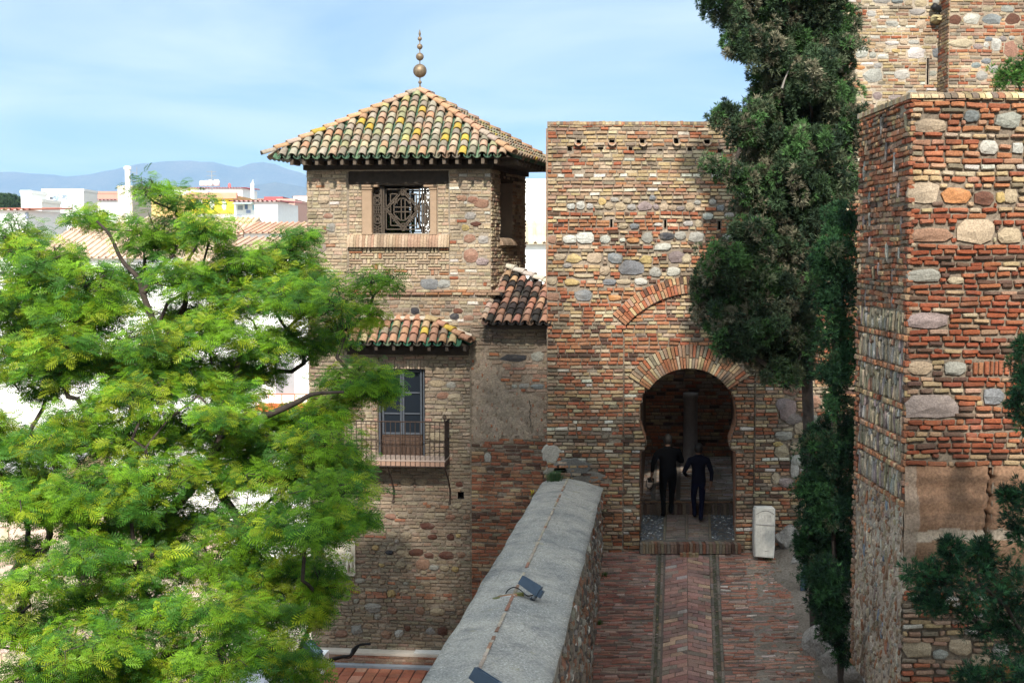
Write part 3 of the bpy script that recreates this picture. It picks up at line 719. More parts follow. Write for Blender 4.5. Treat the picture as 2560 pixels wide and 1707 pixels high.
# earth beside the path, up to the bastion
mb = MB(); us = np.linspace(pR - .3, pR + 5.5, 60); vv2 = np.linspace(-11, .5, 110); vs = []
for v in vv2:
    for u in us:
        e_ = max(0, u - (pR + .3 - v * .10)); w = .008 + .42 * (1 - math.exp(-e_ * 1.3)) * (.5 + .5 * math.sin(v * .9 + 1) ** 2) + .05 * math.sin(u * 5 + v * 3) * min(1, e_ * 3) + random.uniform(-.012, .012) + (.03 * math.sin(v * 7 + u * 4) * min(1, e_ * 3))
        vs.append(pw.pt(u, v, w))
nu = len(us)
mb.add(vs, [(j * nu + i, j * nu + i + 1, (j + 1) * nu + i + 1, (j + 1) * nu + i) for j in range(len(vv2) - 1) for i in range(nu - 1)])
tag(mb.build("earth_bank", M['dirt'], None, True), kind="structure")
def rock(name, c, size, label, group=None, seed=0):
    bm = bmesh.new(); bmesh.ops.create_icosphere(bm, subdivisions=3, radius=1); r2 = random.Random(seed)
    planes = [(Vector((r2.gauss(0, 1), r2.gauss(0, 1), r2.gauss(0, 1))).normalized(), r2.uniform(.55, .85)) for _ in range(14)]
    for v in bm.verts:
        p = v.co.copy()
        for n_, d_ in planes:
            e_ = p.dot(n_) - d_
            if e_ > 0: p -= n_ * e_ * .9
        p += p.normalized() * .04 * math.sin(p.x * 9 + p.y * 7 + p.z * 8 + seed)
        v.co = Vector((p.x * size[0], p.y * size[1], p.z * size[2]))
    me = bpy.data.meshes.new(name); bm.to_mesh(me); bm.free(); me.materials.append(M['rock'])
    at = me.attributes.new("Col", 'FLOAT_COLOR', 'POINT'); at.data.foreach_set("color", [1.0] * 4 * len(me.vertices))
    o = bpy.data.objects.new(name, me); C.objects.link(o); o.location = c; o.rotation_euler = (r2.uniform(-.3, .3), r2.uniform(-.3, .3), r2.uniform(0, 6))
    return tag(o, label, "rock", group)
def on_path(px, py, lift=0):
    u, v = pw.uv(px, py); return pw.pt(u, v, lift)
G_ = "rocks along the path edge"
rock("rock", on_path(2060, 1625, .1), (.42, .55, .42), "largest grey rock at the foot of the tall bastion", G_, 3)
rock("rock", on_path(2110, 1690, .12), (.4, .5, .45), "grey rock lowest in the photo below the dark shrub", G_, 8)
rock("rock", on_path(1990, 1408, .04), (.36, .2, .16), "low flat rock on the earth right of the white tablet", G_, 11)
rock("rock", on_path(1965, 1370, .2), (.3, .35, .5), "upright rough rock between the white tablet and the dark shrub", G_, 14)
rock("rock", on_path(2085, 1560, .05), (.25, .3, .2), "small grey rock beside the trailing tip of the shrub", G_, 21)
# blue metal post by the shrub
pb = on_path(2008, 1478, .02)
post = thing("lamp_post", "short bent blue metal post standing in the earth beside the dark shrub", "post", pb)
mb = MB(); hgt = P(2008, 1400, pb.y).z - pb.z
vs = []
for z, x0, x1 in ((0, -.055, .055), (hgt * .45, -.055, .055), (hgt * .85, -.01, .07), (hgt, -.045, .055)):
    for y in (-.035, .035): vs += [Vector((pb.x + x0, pb.y + y, pb.z + z)), Vector((pb.x + x1, pb.y + y, pb.z + z))]
fs = []
for i in range(3): a = i * 4; fs += [(a, a + 1, a + 5, a + 4), (a + 3, a + 2, a + 6, a + 7), (a + 2, a, a + 4, a + 6), (a + 1, a + 3, a + 7, a + 5)]
fs += [(12, 13, 15, 14)]
mb.add(vs, fs); mb.build("post_body", M['bluemetal'], post)
mb = MB(); mb.box((pb.x - .06, pb.y - .045, pb.z + hgt - .03), (pb.x + .07, pb.y + .045, pb.z + hgt + .025)); mb.build("post_head", M['bluemetal'], post)
# ================================================================== BASTION
BY = 16.7
bf = Wall((0, BY, EYE), (1, 0, 0), (0, -1, 0))
cu_, bT = bf.uv(2288, 228); cu_ = bf.uv(2268, 900)[0]; bBt = bf.uv(2268, 1800)[1]; bRt = 9.0
bas = thing("bastion", "tall weathered brick and stone bastion rising close on the right", "bastion", (cu_ + 1, BY + 1, EYE + bBt))
batter = lambda v: -.012 * (bT - v)
BST = stones_from(bf, [(1140,575,145,66,'T'),(1330,530,70,50,'G'),(1495,548,115,70,'g'),(1405,672,85,60,'W'),(1540,675,50,48,'W'),(1110,878,140,92,'T'),(1258,893,135,75,'O'),(1385,903,95,60,'D'),(1460,900,40,50,'Y'),(1508,893,60,65,'T'),(1145,1072,190,62,'R'),(1345,1055,175,112,'T'),(1500,1075,110,72,'T'),(1110,1255,150,58,'g'),(1255,1278,70,32,'T'),(1135,1462,185,72,'P')], 1700, 0, .5485)
BST += stones_from(bf, [(615,475,205,106,'T'),(910,480,190,106,'g'),(705,805,460,190,'P'),(1240,715,190,140,'G')], 2120, 780, .2933)
BST += stones_from(bf, [(640,1282,260,136,'T'),(840,1325,130,78,'g'),(1010,1262,200,140,'T'),(1180,1370,160,106,'T'),(1350,1290,140,100,'g')], 2100, 1240, .298)
tapT, tapB = bf.uv(2300, 1164)[1], bf.uv(2300, 1468)[1]
sold = boxhole(bf, [(1290, 475, 460, 128)], 2120, 780, .2933)
def b_sol(u, v): return (tapB < v < tapT) or inrects(u, v, sold, .004)
def b_pal(u, v):
    y = (bT - v) / (bT - bBt)
    if y < .17: return [(2.6, (.36, .145, .072)), (2, (.35, .19, .12)), (2.4, (.40, .285, .165)), (1.8, (.42, .33, .235)), (1.4, RED), (.8, GRB), (.4, WHI)]
    if y < .62: return [(5, (.215, .062, .03)), (2.2, (.245, .092, .045)), (1.6, (.165, .05, .027)), (.8, (.29, .21, .125)), (1.5, DRK), (.7, PNK), (.4, BEI)]
    return [(3, PNK), (2, RED), (2, GRB), (1.5, TAN), (.6, WHI)]
crk = [(1222, 1300), (1215, 1380), (1190, 1480), (1205, 1540)]
crk = [bf.uv(2120 + .2933 * x, 780 + .2933 * y)[0] for x, y in crk]
def crack(v):
    t = (tapT - v) / (tapT - tapB) * 1.0; base = np.interp(t, [0, .25, .5, .62, .8, 1], [crk[0], crk[1], crk[2], crk[2] + .03, crk[2] + .045, crk[2] + .06])
    return base + .014 * math.sin(v * 23) + .01 * math.sin(v * 51)
mb = MB(); ct = bf.uv(2400, 246)[1]
backing(mb, bf, cu_, bRt, bBt, ct, (.19, .155, .12), hole=lambda u, v: tapB < v < tapT and abs(u - crack(v)) < .05, wf=lambda u, v: -.022, d=.05, amp=.01)
masonry(mb, bf, cu_ - .005, bRt, bBt, ct - .005, b_pal, course=.0775, bl=(.16, .30), stones=BST, solid=b_sol, se=4.2, sj=.10, h=.034, mort=.023, jit=.005, ch=.011, wave=.012, miss=.02, cj=.06, bev=.012, ends=lambda v: (cu_ + random.uniform(-.015, .012), bRt))
for r in sold:
    u = r[0]
    while u < r[2]:
        L = random.uniform(.055, .08); block(mb, bf, rectpoly(u + .007, r[1] + .01, u + L - .007, r[3] - .01 + random.uniform(-.02, .01), .005, .009), 0, .03 * random.uniform(.6, 1.2), .01, J(RED if random.random() < .7 else ORA)); u += L
mb.build("front_face", M['bastion'], bas)
# rammed earth panel with a crack
mb = MB()
def tapcol(u, v):
    t = (tapT - v) / (tapT - tapB); k = .006 * math.sin(u * 9)
    t += k * 2 + .01 * math.sin(u * 2.4)
    if t < .53: c = (.22, .13, .082) if math.sin(t * 40) > -.5 else (.18, .108, .07)
    elif t < .62: c = (.43, .355, .28)
    else: c = (.24, .145, .09)
    d = max(0, min(1, (u - cu_) / .26)); e = max(0, .5 + .5 * math.sin(v * 5)) * .12
    if d < .55 + e * 2: c = tuple(a * (1 - .8) + b * .8 for a, b in zip(c, (.29, .225, .175)))
    return c
for s_, (fa, fb) in enumerate(((lambda v: cu_, lambda v: crack(v) - .02), (lambda v: crack(v) + .02, lambda v: bRt))):
    nv, nu = 60, 70; vs = []; cs = []
    for j in range(nv + 1):
        v = tapB + (tapT - tapB) * j / nv
        for i in range(nu + 1):
            u = fa(v) + (fb(v) - fa(v)) * i / nu
            w = .010 + .008 * math.sin(u * 7 + v * 11) + random.uniform(-.004, .004) + .012 * math.sin(v * 19)
            if (s_ == 0 and i == nu) or (s_ == 1 and i == 0): w = -.12
            if (s_ == 0 and i == nu - 1) or (s_ == 1 and i == 1): w -= .008
            vs.append(bf.pt(u, v, w)); cs.append(J(tapcol(u, v), .05))
    b0 = len(mb.v); mb.v.extend(vs); mb.c.extend(cs)
    mb.f.extend([(b0 + j * (nu + 1) + i, b0 + j * (nu + 1) + i + 1, b0 + (j + 1) * (nu + 1) + i + 1, b0 + (j + 1) * (nu + 1) + i) for j in range(nv) for i in range(nu)])
mb.build("earth_panel", M['tapia'], bas, True)
# side face: string courses of brick with upright slabs of stone between
sY = 2.45
bs = Wall((cu_, BY + sY, EYE), (0, -1, 0), (-1, 0, 0))
mb = MB(); backing(mb, bs, 0, sY, bBt, ct, (.26, .215, .165), wf=lambda u, v: -.02, d=.05, amp=.014)
tp_ = bf.uv(2250, 780)[1]; md_ = bf.uv(2250, 1230)[1]
sst = [(random.uniform(.1, sY - .15), random.uniform(tp_, ct - .2), random.uniform(.03, .06), random.uniform(.07, .15), pick([(2, SC['g']), (1, SC['W']), (2, SC['P']), (1, SC['T'])])) for _ in range(34)]
sst = [s_ for i, s_ in enumerate(sst) if not any(abs(s_[0] - o_[0]) < .2 and abs(s_[1] - o_[1]) < .3 for o_ in sst[:i])]
sideP = [(3, RED), (2.4, ORA), (1.5, PNK), (1.2, TAN), (1, GRB), (.8, DRK)]
masonry(mb, bs, 0, sY + .02, tp_, ct - .005, sideP, course=.0775, bl=(.12, .28), stones=sst, h=.026, mort=.018, jit=.006, ch=.01, wave=.012, miss=.03, cj=.05)
def upright(v0, v1, u0, u1, pal):
    u = u0
    while u < u1 - .02:
        L = random.uniform(.045, .1); hh = v1 - v0; v = v0
        while v < v1 - .02:
            k = random.uniform(.45, 1) * hh; k = min(k, v1 - v)
            if v1 - v - k < .06: k = v1 - v
            if random.random() > .04: block(mb, bs, [(p[0], p[1]) for p in stonepoly(u + L / 2, v + k / 2, L / 2 - .006, k / 2 - .008, 9, .1, 3)], 0, random.uniform(.006, .032), .012, J(pick(pal)), dome=.008, cj=.1)
            v += k
        u += L
stP = [(2.5, (.34, .29, .21)), (2, (.27, .23, .16)), (.8, SC['g']), (1, SC['T']), (.8, SC['P']), (.8, (.45, .42, .37)), (.5, SC['R'])]
v = tp_
while v > md_:
    hgt = random.uniform(.26, .4); upright(v - hgt, v, .22, sY - .12, stP)
    masonry(mb, bs, .0, .22, v - hgt, v, sideP, course=.0775, bl=(.1, .2), h=.026, ch=.01)
    masonry(mb, bs, sY - .12, sY + .01, v - hgt, v, sideP, course=.09, bl=(.1, .14), h=.02, ch=.01)
    masonry(mb, bs, 0, sY, v - hgt - .085, v - hgt, [(3, ORA), (2, PNK), (2, TAN), (1, RED)], course=.085, bl=(.09, .15), h=.035, ch=.012, wave=.0)
    v -= hgt + .085
lowv = v; done = []
backing(mb, bs, .1, sY, bBt, lowv, (.42, .335, .26), wf=lambda u, v: .006 + .006 * math.sin(u * 13 + v * 5), d=.05, amp=.01)
masonry(mb, bs, .0, .16, bBt, lowv, [(3, PNK), (2, ORA), (1, GRB)], course=.0775, bl=(.1, .17), h=.03, ch=.01)
for k in range(7000):
    uu, vv_ = random.uniform(.2, sY - .03), random.uniform(bBt, lowv)
    ru = random.uniform(.015, .05); rv = ru * random.uniform(.8, 3.4)
    if any(abs(uu - d[0]) < (ru + d[2]) * .82 and abs(vv_ - d[1]) < (rv + d[3]) * .82 for d in done): continue
    done.append((uu, vv_, ru, rv))
    block(mb, bs, stonepoly(uu, vv_, ru, rv, 7, .2, 2.2), 0, random.uniform(.004, .03), .012, J(pick([(1, (.26, .235, .19)), (2.2, SC['T']), (1, (.25, .19, .16)), (2.4, PNK), (1.2, ORA), (1.2, (.46, .41, .33)), (.2, (.2, .23, .28)), (2, (.42, .34, .25))])), dome=.008, cj=.15)
mb.build("side_face", M['bastion'], bas)
# coping, top and the two faces turned away
mb = MB(); u = cu_ - .02
while u < bRt:
    L = random.uniform(.075, .1)
    n_ = 6; q = []
    for a in range(n_):
        t = math.pi * .5 * a / (n_ - 1)
        for uu in (u + .005, u + L - .006): q.append(bf.pt(uu + random.uniform(-.003, .003), ct + (bT - ct) * math.sin(t) + random.uniform(-.003, .003), .03 - .2 * (1 - math.cos(t))))
    for uu in (u + .005, u + L - .006): q.append(bf.pt(uu, bT, -.45))
    for uu in (u + .005, u + L - .006): q.append(bf.pt(uu, ct, -.02))
    fs = [(2 * a, 2 * a + 1, 2 * a + 3, 2 * a + 2) for a in range(n_)] + [(14, 15, 1, 0)] + [tuple([2 * a for a in range(n_ + 1)] + [14])[::-1], tuple([2 * a + 1 for a in range(n_ + 1)] + [15])]
    mb.add(q, fs, J(pick([(3, (.55, .42, .25)), (2, BEI), (1, TAN), (.7, ORA), (.6, GRB)]), .2)); u += L
y = BY
while y < BY + sY:
    L = random.uniform(.075, .1); mb.box((cu_ - .03, y + .005, EYE + ct), (cu_ + .4, y + L - .005, EYE + bT - .02 + random.uniform(-.012, .01)), J(pick([(2, TAN), (2, BEI), (1, GRB), (1, PNK)]), .2)); y += L
mb.build("coping", M['bastion'], bas)
mb = MB(); zt = EYE + bT - .04
mb.add([Vector((cu_ + .1, BY + .1, zt)), Vector((bRt, BY + .1, zt)), Vector((bRt, BY + sY, zt)), Vector((cu_ + .1, BY + sY, zt))], [(0, 1, 2, 3)], (.33, .28, .22))
mb.add([Vector((cu_ + .01, BY + sY, EYE + bBt)), Vector((bRt, BY + sY, EYE + bBt)), Vector((bRt, BY + sY, zt)), Vector((cu_ + .01, BY + sY, zt))], [(3, 2, 1, 0)], (.36, .22, .14))
mb.add([Vector((bRt, BY, EYE + bBt)), Vector((bRt, BY + sY, EYE + bBt)), Vector((bRt, BY + sY, zt)), Vector((bRt, BY, zt))], [(0, 1, 2, 3)], (.36, .22, .14))
mb.build("rear_faces", M['bastion'], bas)

# ================================================================== UPPER CASTLE WALL
UY = 31.0
uw = Wall((0, UY, EYE), (1, 0, 0), (0, -1, 0))
uL = uw.uv(2012, 200)[0]; uS = uw.uv(2372, 150)[0]; uTop = uw.uv(2100, -420)[1]; uBt = uw.uv(2100, 640)[1]
upw = thing("castle_wall", "high pale brick and stone wall with arrow slits behind the cypress, top right", "wall", (uS, UY, EYE + uBt))
UST = stones_from(uw, [(465,135,90,58,'g'),(280,250,120,66,'T'),(490,232,70,48,'T'),(665,232,120,62,'g'),(775,225,80,62,'T'),(950,245,95,80,'T'),(915,120,165,66,'g'),(370,520,125,102,'W'),(480,540,70,56,'g'),(577,555,105,52,'W'),(555,455,100,52,'T'),(665,425,130,38,'W'),(785,420,80,42,'T'),(880,415,105,42,'g'),(1045,400,136,68,'T'),(900,522,186,96,'W'),(705,500,90,38,'Y'),(620,500,60,38,'T'),(1105,525,90,92,'G'),(350,665,115,42,'O'),(480,740,192,138,'g'),(765,730,142,92,'W'),(530,645,80,56,'g'),(1068,720,78,56,'g'),(560,12,180,50,'g'),(720,15,120,44,'G'),(420,10,100,48,'T'),(830,30,70,52,'T'),(950,30,140,78,'T'),(1115,20,90,56,'g'),(520,940,90,80,'P'),(700,960,130,60,'P'),(860,920,100,70,'g'),(580,1030,140,80,'T'),(420,1060,150,90,'R'),(330,960,110,70,'T'),(200,1040,120,80,'g')], 2060, 0, .255)
slit = boxhole(uw, [(195, 440, 26, 240), (1012, 705, 30, 285)], 2060, 0, .255)
uP = [(2.6, PNK), (3, TAN), (1.4, ORA), (2.4, BEI), (.5, RED), (.9, GRB), (.4, WHI)]
rnd = []
for k in range(60):
    s_ = (random.uniform(uL, uS), random.uniform(uw.uv(0, -60)[1], uTop), random.uniform(.15, .4), random.uniform(.1, .2), SC[random.choice("WgTTPG")])
    if not any(abs(s_[0] - o_[0]) < s_[2] + o_[2] and abs(s_[1] - o_[1]) < s_[3] + o_[3] for o_ in rnd): rnd.append(s_)
UST += rnd
mb = MB()
backing(mb, uw, uL, uS + .05, uBt, uTop, (.38, .32, .25), hole=lambda u, v: inrects(u, v, slit), d=.07)
masonry(mb, uw, uL, uS, uBt, uTop, uP, course=.077, bl=(.2, .31), stones=UST, solid=lambda u, v: inrects(u, v, slit, .006), h=.022, mort=.016, step=.02, ends=lambda v: (uL + random.uniform(-.05, .03), uS))
mb.build("wall_face", M['upper'], upw)
for r in slit:
    mb = MB(); recess(mb, uw, r, .5, (.02, .016, .014)); mb.build("arrow_slit", M['inner'], upw)
mb = MB(); mb.add([Vector((uL, UY + .01, EYE + uBt)), Vector((uL, UY + 3, EYE + uBt)), Vector((uL, UY + 3, EYE + uTop)), Vector((uL, UY + .01, EYE + uTop))], [(0, 1, 2, 3)], (.4, .28, .2))
mb.build("wall_side", M['upper'], upw)
# projecting tower of the same wall
tY = UY - .75
ut = Wall((0, tY, EYE), (1, 0, 0), (0, -1, 0)); uS2 = ut.uv(2372, 150)[0]; uE = uS2 + 4.5
twr = thing("wall_tower", "shaded brick and boulder tower projecting from the high wall at the top right corner", "wall tower", (uS2, tY, EYE + uBt))
TST = stones_from(ut, [(1285,190,110,98,'D'),(1447,188,160,112,'W'),(1640,190,188,104,'G'),(1350,425,250,82,'T'),(1510,460,95,58,'P'),(1590,440,52,58,'W'),(1685,435,108,126,'W'),(1615,385,70,46,'G'),(1755,382,72,52,'P'),(1840,372,62,38,'g'),(1830,485,138,158,'R'),(1590,602,105,52,'G'),(1490,640,92,56,'G'),(1545,745,108,96,'g'),(1850,190,150,110,'D'),(1800,90,120,70,'g'),(1600,90,100,50,'T'),(1900,400,90,80,'T'),(1660,680,90,70,'g')], 2060, 0, .255)
mb = MB()
backing(mb, ut, uS2, uE, uBt, uTop, (.34, .27, .2), d=.08)
masonry(mb, ut, uS2, uE, uBt, uTop, [(3, PNK), (1.6, RED), (2, TAN), (1.2, ORA), (1.6, GRB), (1, BEI)], course=.077, bl=(.2, .31), stones=TST, h=.022, mort=.016)
mb.build("tower_front", M['upper'], twr)
us_ = Wall((uS2, UY, EYE), (0, -1, 0), (-1, 0, 0)); mb = MB()
backing(mb, us_, 0, .75, uBt, uTop, (.34, .27, .2), d=.08); masonry(mb, us_, 0, .75, uBt, uTop, [(3, PNK), (2, TAN), (2, GRB), (1, RED)], course=.077, bl=(.2, .3), h=.02)
mb.build("tower_side", M['upper'], twr)
# ledge stone with a small lamp on it
lp = uw.uv(2339, 50)
mb = MB(); block(mb, uw, stonepoly(lp[0], lp[1], .16, .1, 9, .08), 0, .26, .05, (.42, .36, .2), dome=.02); mb.build("ledge_stone", M['upper'], upw)
lb = uw.pt(lp[0], lp[1] + .1, .14)
lam = thing("wall_lamp", "small dark round spotlight on a stone ledge high on the pale wall", "lamp", lb)
mb = MB(); mb.tube([lb + Vector((-.14, -.05, .20)), lb + Vector((-.10, -.04, .17)), lb + Vector((.06, .03, .1)), lb + Vector((.09, .04, .09))], [.07, .085, .085, .05], 14, (.03, .03, .05)); mb.build("lamp_head", M['black'], lam, True)
mb = MB(); mb.tube([lb + Vector((0, 0, -.02)), lb + Vector((0, 0, .1))], .025, 8); mb.build("lamp_foot", M['black'], lam)
# ================================================================== LEFT TOWER
Y0 = 26.4; Cc = Vector(((1227 - CX) / F * Y0, Y0, EYE))
Uf = Vector((math.cos(R(6)), -math.sin(R(6)), 0)); Nf = Vector((Uf.y, -Uf.x, 0))
Ur = Vector((math.sin(R(15.7)), math.cos(R(15.7)), 0)); Nr = Vector((Ur.y, -Ur.x, 0))
tf = Wall(Cc, Uf, Nf); tr = Wall(Cc, Ur, Nr)
fL = tf.uv(770, 700)[0]; dR = tr.uv(1313, 600)[0]
vB = tf.uv(930, 1622)[1]; vE = tf.uv(1000, 406)[1]; vS = tf.uv(1000, 737)[1]; uJ = tf.uv(1176, 1000)[0]; vJ = tf.uv(1200, 816)[1]; uX = tf.uv(1378, 1000)[0]
tow = thing("pavilion_tower", "beige brick tower with a tiled pyramid roof, lattice window and balcony", "tower", tf.pt(fL / 2, vB, -1.3))
def trect(px0, py0, px1, py1, wl=None):
    wl = wl or tf; a = wl.uv(px0, py1); b = wl.uv(px1, py0); return (a[0], a[1], b[0], b[1])
recR = trect(870, 424, 1123, 690); winR = trect(928, 460, 1075, 586); doorR = trect(945, 920, 1061, 1146); panR = trect(871, 620, 1122, 688)
frmL, frmR = trect(870, 460, 904, 590), trect(1092, 460, 1123, 590)
putT = boxhole(tf, [(1025, 1402, 40, 56)], 760, 700, .3825)
def t_sol(u, v): return inrects(u, v, (recR, doorR), .004) or inrects(u, v, putT, .006)
def t_hole(u, v): return inrects(u, v, (winR, doorR)) or inrects(u, v, putT)
def t_wf(u, v):
    if inrects(u, v, (recR,)): return -.055
    return 0
TS = stones_from(tf, [(430,905,40,34,'T'),(420,1140,45,46,'g'),(405,1075,55,30,'R'),(380,985,60,46,'T'),(1150,975,55,32,'R'),(1215,985,60,40,'R'),(1265,1005,80,50,'R'),(1170,1140,44,36,'Y'),(1230,1120,60,26,'D'),(1200,1075,60,40,'g'),(1195,1200,70,46,'R'),(1275,1205,60,46,'g'),(1200,1300,86,78,'R'),(1265,1330,70,40,'P'),(975,1455,100,60,'G'),(1050,1455,70,52,'g'),(840,1470,80,44,'T'),(530,1425,60,40,'T'),(335,1480,70,40,'T'),(360,1260,60,40,'P')], 640, 60, .4466)
TS += stones_from(tf, [(725,200,60,46,'K'),(692,252,56,44,'D'),(860,210,66,36,'R'),(1005,200,66,34,'D'),(985,238,60,44,'K'),(1075,246,70,36,'R'),(870,675,110,46,'T'),(960,685,66,36,'g'),(905,755,76,46,'R'),(985,765,96,46,'T'),(870,1025,100,60,'T'),(675,1315,90,46,'T'),(765,1318,80,40,'T'),(1015,1335,46,30,'D')], 760, 700, .3825)
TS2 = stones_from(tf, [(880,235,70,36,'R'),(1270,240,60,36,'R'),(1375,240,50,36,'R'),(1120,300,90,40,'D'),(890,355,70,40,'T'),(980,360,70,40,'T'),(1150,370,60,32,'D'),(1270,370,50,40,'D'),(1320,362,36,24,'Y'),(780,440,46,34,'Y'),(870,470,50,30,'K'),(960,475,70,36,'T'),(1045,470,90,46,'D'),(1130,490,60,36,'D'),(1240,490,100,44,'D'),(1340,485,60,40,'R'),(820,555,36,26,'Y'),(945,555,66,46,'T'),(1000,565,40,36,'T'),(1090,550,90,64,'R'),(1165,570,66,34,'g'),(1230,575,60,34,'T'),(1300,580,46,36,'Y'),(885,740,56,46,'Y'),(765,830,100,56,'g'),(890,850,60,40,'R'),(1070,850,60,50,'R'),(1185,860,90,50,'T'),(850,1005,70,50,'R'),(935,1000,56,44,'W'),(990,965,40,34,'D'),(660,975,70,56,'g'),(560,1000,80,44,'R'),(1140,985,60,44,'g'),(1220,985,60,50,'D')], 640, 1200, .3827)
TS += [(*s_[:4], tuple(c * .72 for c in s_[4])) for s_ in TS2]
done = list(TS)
for k in range(70):
    px, py = random.uniform(780, 1170), random.uniform(1240, 1600); a = tf.uv(px, py)
    s_ = (a[0], a[1], random.uniform(.04, .11), random.uniform(.03, .06), random.choice([(.22, .17, .12), (.2, .14, .1), (.19, .175, .15), (.25, .2, .14)]))
    if not any(abs(s_[0] - o_[0]) < s_[2] + o_[2] and abs(s_[1] - o_[1]) < s_[3] + o_[3] for o_ in done): done.append(s_); TS.append(s_)
vm_ = tf.uv(1000, 830)[1]; vl_ = tf.uv(1000, 1150)[1]
def t_pal(u, v):
    if v > vS: 
        k = (u - fL) / -fL
        return [(3, (.37, .295, .205)), (3.4, (.335, .265, .18)), (1.4 + k, (.34, .245, .17)), (1.2, (.27, .215, .15)), (.15 + .3 * k, ORA), (.1 + .4 * k, WHI), (.25 * k, RED)]
    if v > vm_: return [(2.4, PNK), (2.4, (.32, .245, .17)), (1.8, (.29, .23, .16)), (1, GRB), (.3, RED), (.3, WHI)]
    if v > vl_: return [(3, (.27, .215, .155)), (2, (.23, .18, .13)), (.7, (.28, .18, .13)), (.6, (.33, .27, .2))]
    return [(3, (.205, .16, .115)), (2, (.205, .145, .105)), (1.8, (.165, .135, .10)), (.3, (.22, .10, .06)), (.5, (.255, .205, .15))]
mb = MB()
backing(mb, tf, fL, uJ + .02, vB - .3, vJ, (.22, .18, .14), t_hole, lambda u, v: t_wf(u, v) - .012, d=.05)
backing(mb, tf, fL, 0, vJ, vE, (.30, .25, .195), t_hole, lambda u, v: t_wf(u, v) - .004, d=.05)
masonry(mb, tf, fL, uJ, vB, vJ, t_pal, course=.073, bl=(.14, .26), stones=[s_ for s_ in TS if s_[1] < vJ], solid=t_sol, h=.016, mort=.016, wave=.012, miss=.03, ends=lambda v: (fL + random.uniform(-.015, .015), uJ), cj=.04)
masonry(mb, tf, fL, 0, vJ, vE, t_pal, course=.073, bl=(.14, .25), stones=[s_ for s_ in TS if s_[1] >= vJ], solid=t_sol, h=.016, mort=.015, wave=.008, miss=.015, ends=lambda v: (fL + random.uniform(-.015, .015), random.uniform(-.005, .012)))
for r in (frmL, frmR): masonry(mb, tf, r[0] + .01, r[2] - .006, r[1], r[3], [(2, (.36, .285, .2)), (2, (.33, .26, .175)), (1.6, (.32, .23, .16))], course=.073, bl=(.12, .2), wf=lambda u, v: -.05, h=.014, mort=.014)
# basket-weave panel
rows_ = 5; ph_ = (panR[3] - panR[1]) / rows_ ; unit = .475; bwp = [(2, (.37, .295, .205)), (2.4, (.34, .265, .18)), (1.6, (.32, .22, .15)), (.3, ORA)]
for j in range(rows_):
    v = panR[1] + j * ph_; u = panR[0] - (unit / 2 if j % 2 else 0)
    while u < panR[2]:
        for k in (0, 1):
            a, b = max(panR[0], u + .01), min(panR[2], u + .29)
            if b - a > .04: block(mb, tf, rectpoly(a, v + k * ph_ / 2 + .008, b, v + (k + 1) * ph_ / 2 - .008, .003), -.05, .03, .008, J(pick(bwp)))
            a, b = max(panR[0], u + .31 + k * .082), min(panR[2], u + .375 + k * .082)
            if b - a > .03: block(mb, tf, rectpoly(a, v + .006, b, v + ph_ - .006, .003), -.05, .032, .008, J(pick(bwp)))
        u += unit
# string course
u = tf.uv(860, 735)[0]
while u < .1:
    L = random.uniform(.2, .3); block(mb, tf, rectpoly(u + .006, vS - .0, u + L - .006, vS + .05, .004), 0, .075, .008, J(pick([(2, PNK), (1, BEI), (1, ORA)])))
    block(mb, tf, rectpoly(u + .106, vS + .056, u + L + .094, vS + .105, .004), 0, .05, .008, J(pick([(2, PNK), (1, BEI), (1, ORA)]))); u += L
mb.build("front_wall", M['tower'], tow)
mb = MB(); recess(mb, tf, putT[0], .25, (.03, .025, .02)); mb.build("putlog_hole", M['inner'], tow)
# right-hand face, half hidden behind the gate
rw_ = trect(1250, 452, 1281, 596, tr); rrec = trect(1248, 424, 1294, 612, tr)
vRb = vJ - .3
mb = MB(); rsol = lambda u, v: inrects(u, v, (rw_,), .01)
backing(mb, tr, 0, dR, vRb, vE, (.33, .28, .22), lambda u, v: inrects(u, v, (rw_,)), lambda u, v: -.004, d=.06)
masonry(mb, tr, 0, dR, vRb, vE, [(3, (.40, .32, .22)), (3, (.36, .28, .19)), (2, PNK), (1, GRB)], course=.073, bl=(.14, .28), solid=rsol, h=.022, mort=.016, ends=lambda v: (random.uniform(-.01, .01), dR + random.uniform(-.02, .015)))
mb.build("right_wall", M['tower'], tow)
# the other two faces
K_, B_, L_ = Cc + Uf * fL + Ur * dR, Cc + Ur * dR, Cc + Uf * fL
def backhit(px, py):
    wl = Wall(K_, Uf, Nf); return wl.uv(px, py)
bkw = Wall(K_, Uf, Nf)
bw0, bw1 = bkw.uv(1020, 592), bkw.uv(1092, 476); bwr = (bw0[0], bw0[1], bw1[0], bw1[1])
mb = MB(); backing(mb, bkw, 0, -fL, vRb - 3, vE, (.30, .24, .18), lambda u, v: inrects(u, v, (bwr,)), d=.08)
lw = Wall(K_, -Ur, Vector((-Nr.x, -Nr.y, 0)))
backing(mb, lw, 0, dR, vB - .3, vE, (.42, .33, .24), d=.12, amp=.01)
masonry(mb, lw, 0, dR, vB, vE, t_pal, course=.073, bl=(.2, .31), h=.016)
mb.build("rear_walls", M['tower'], tow)
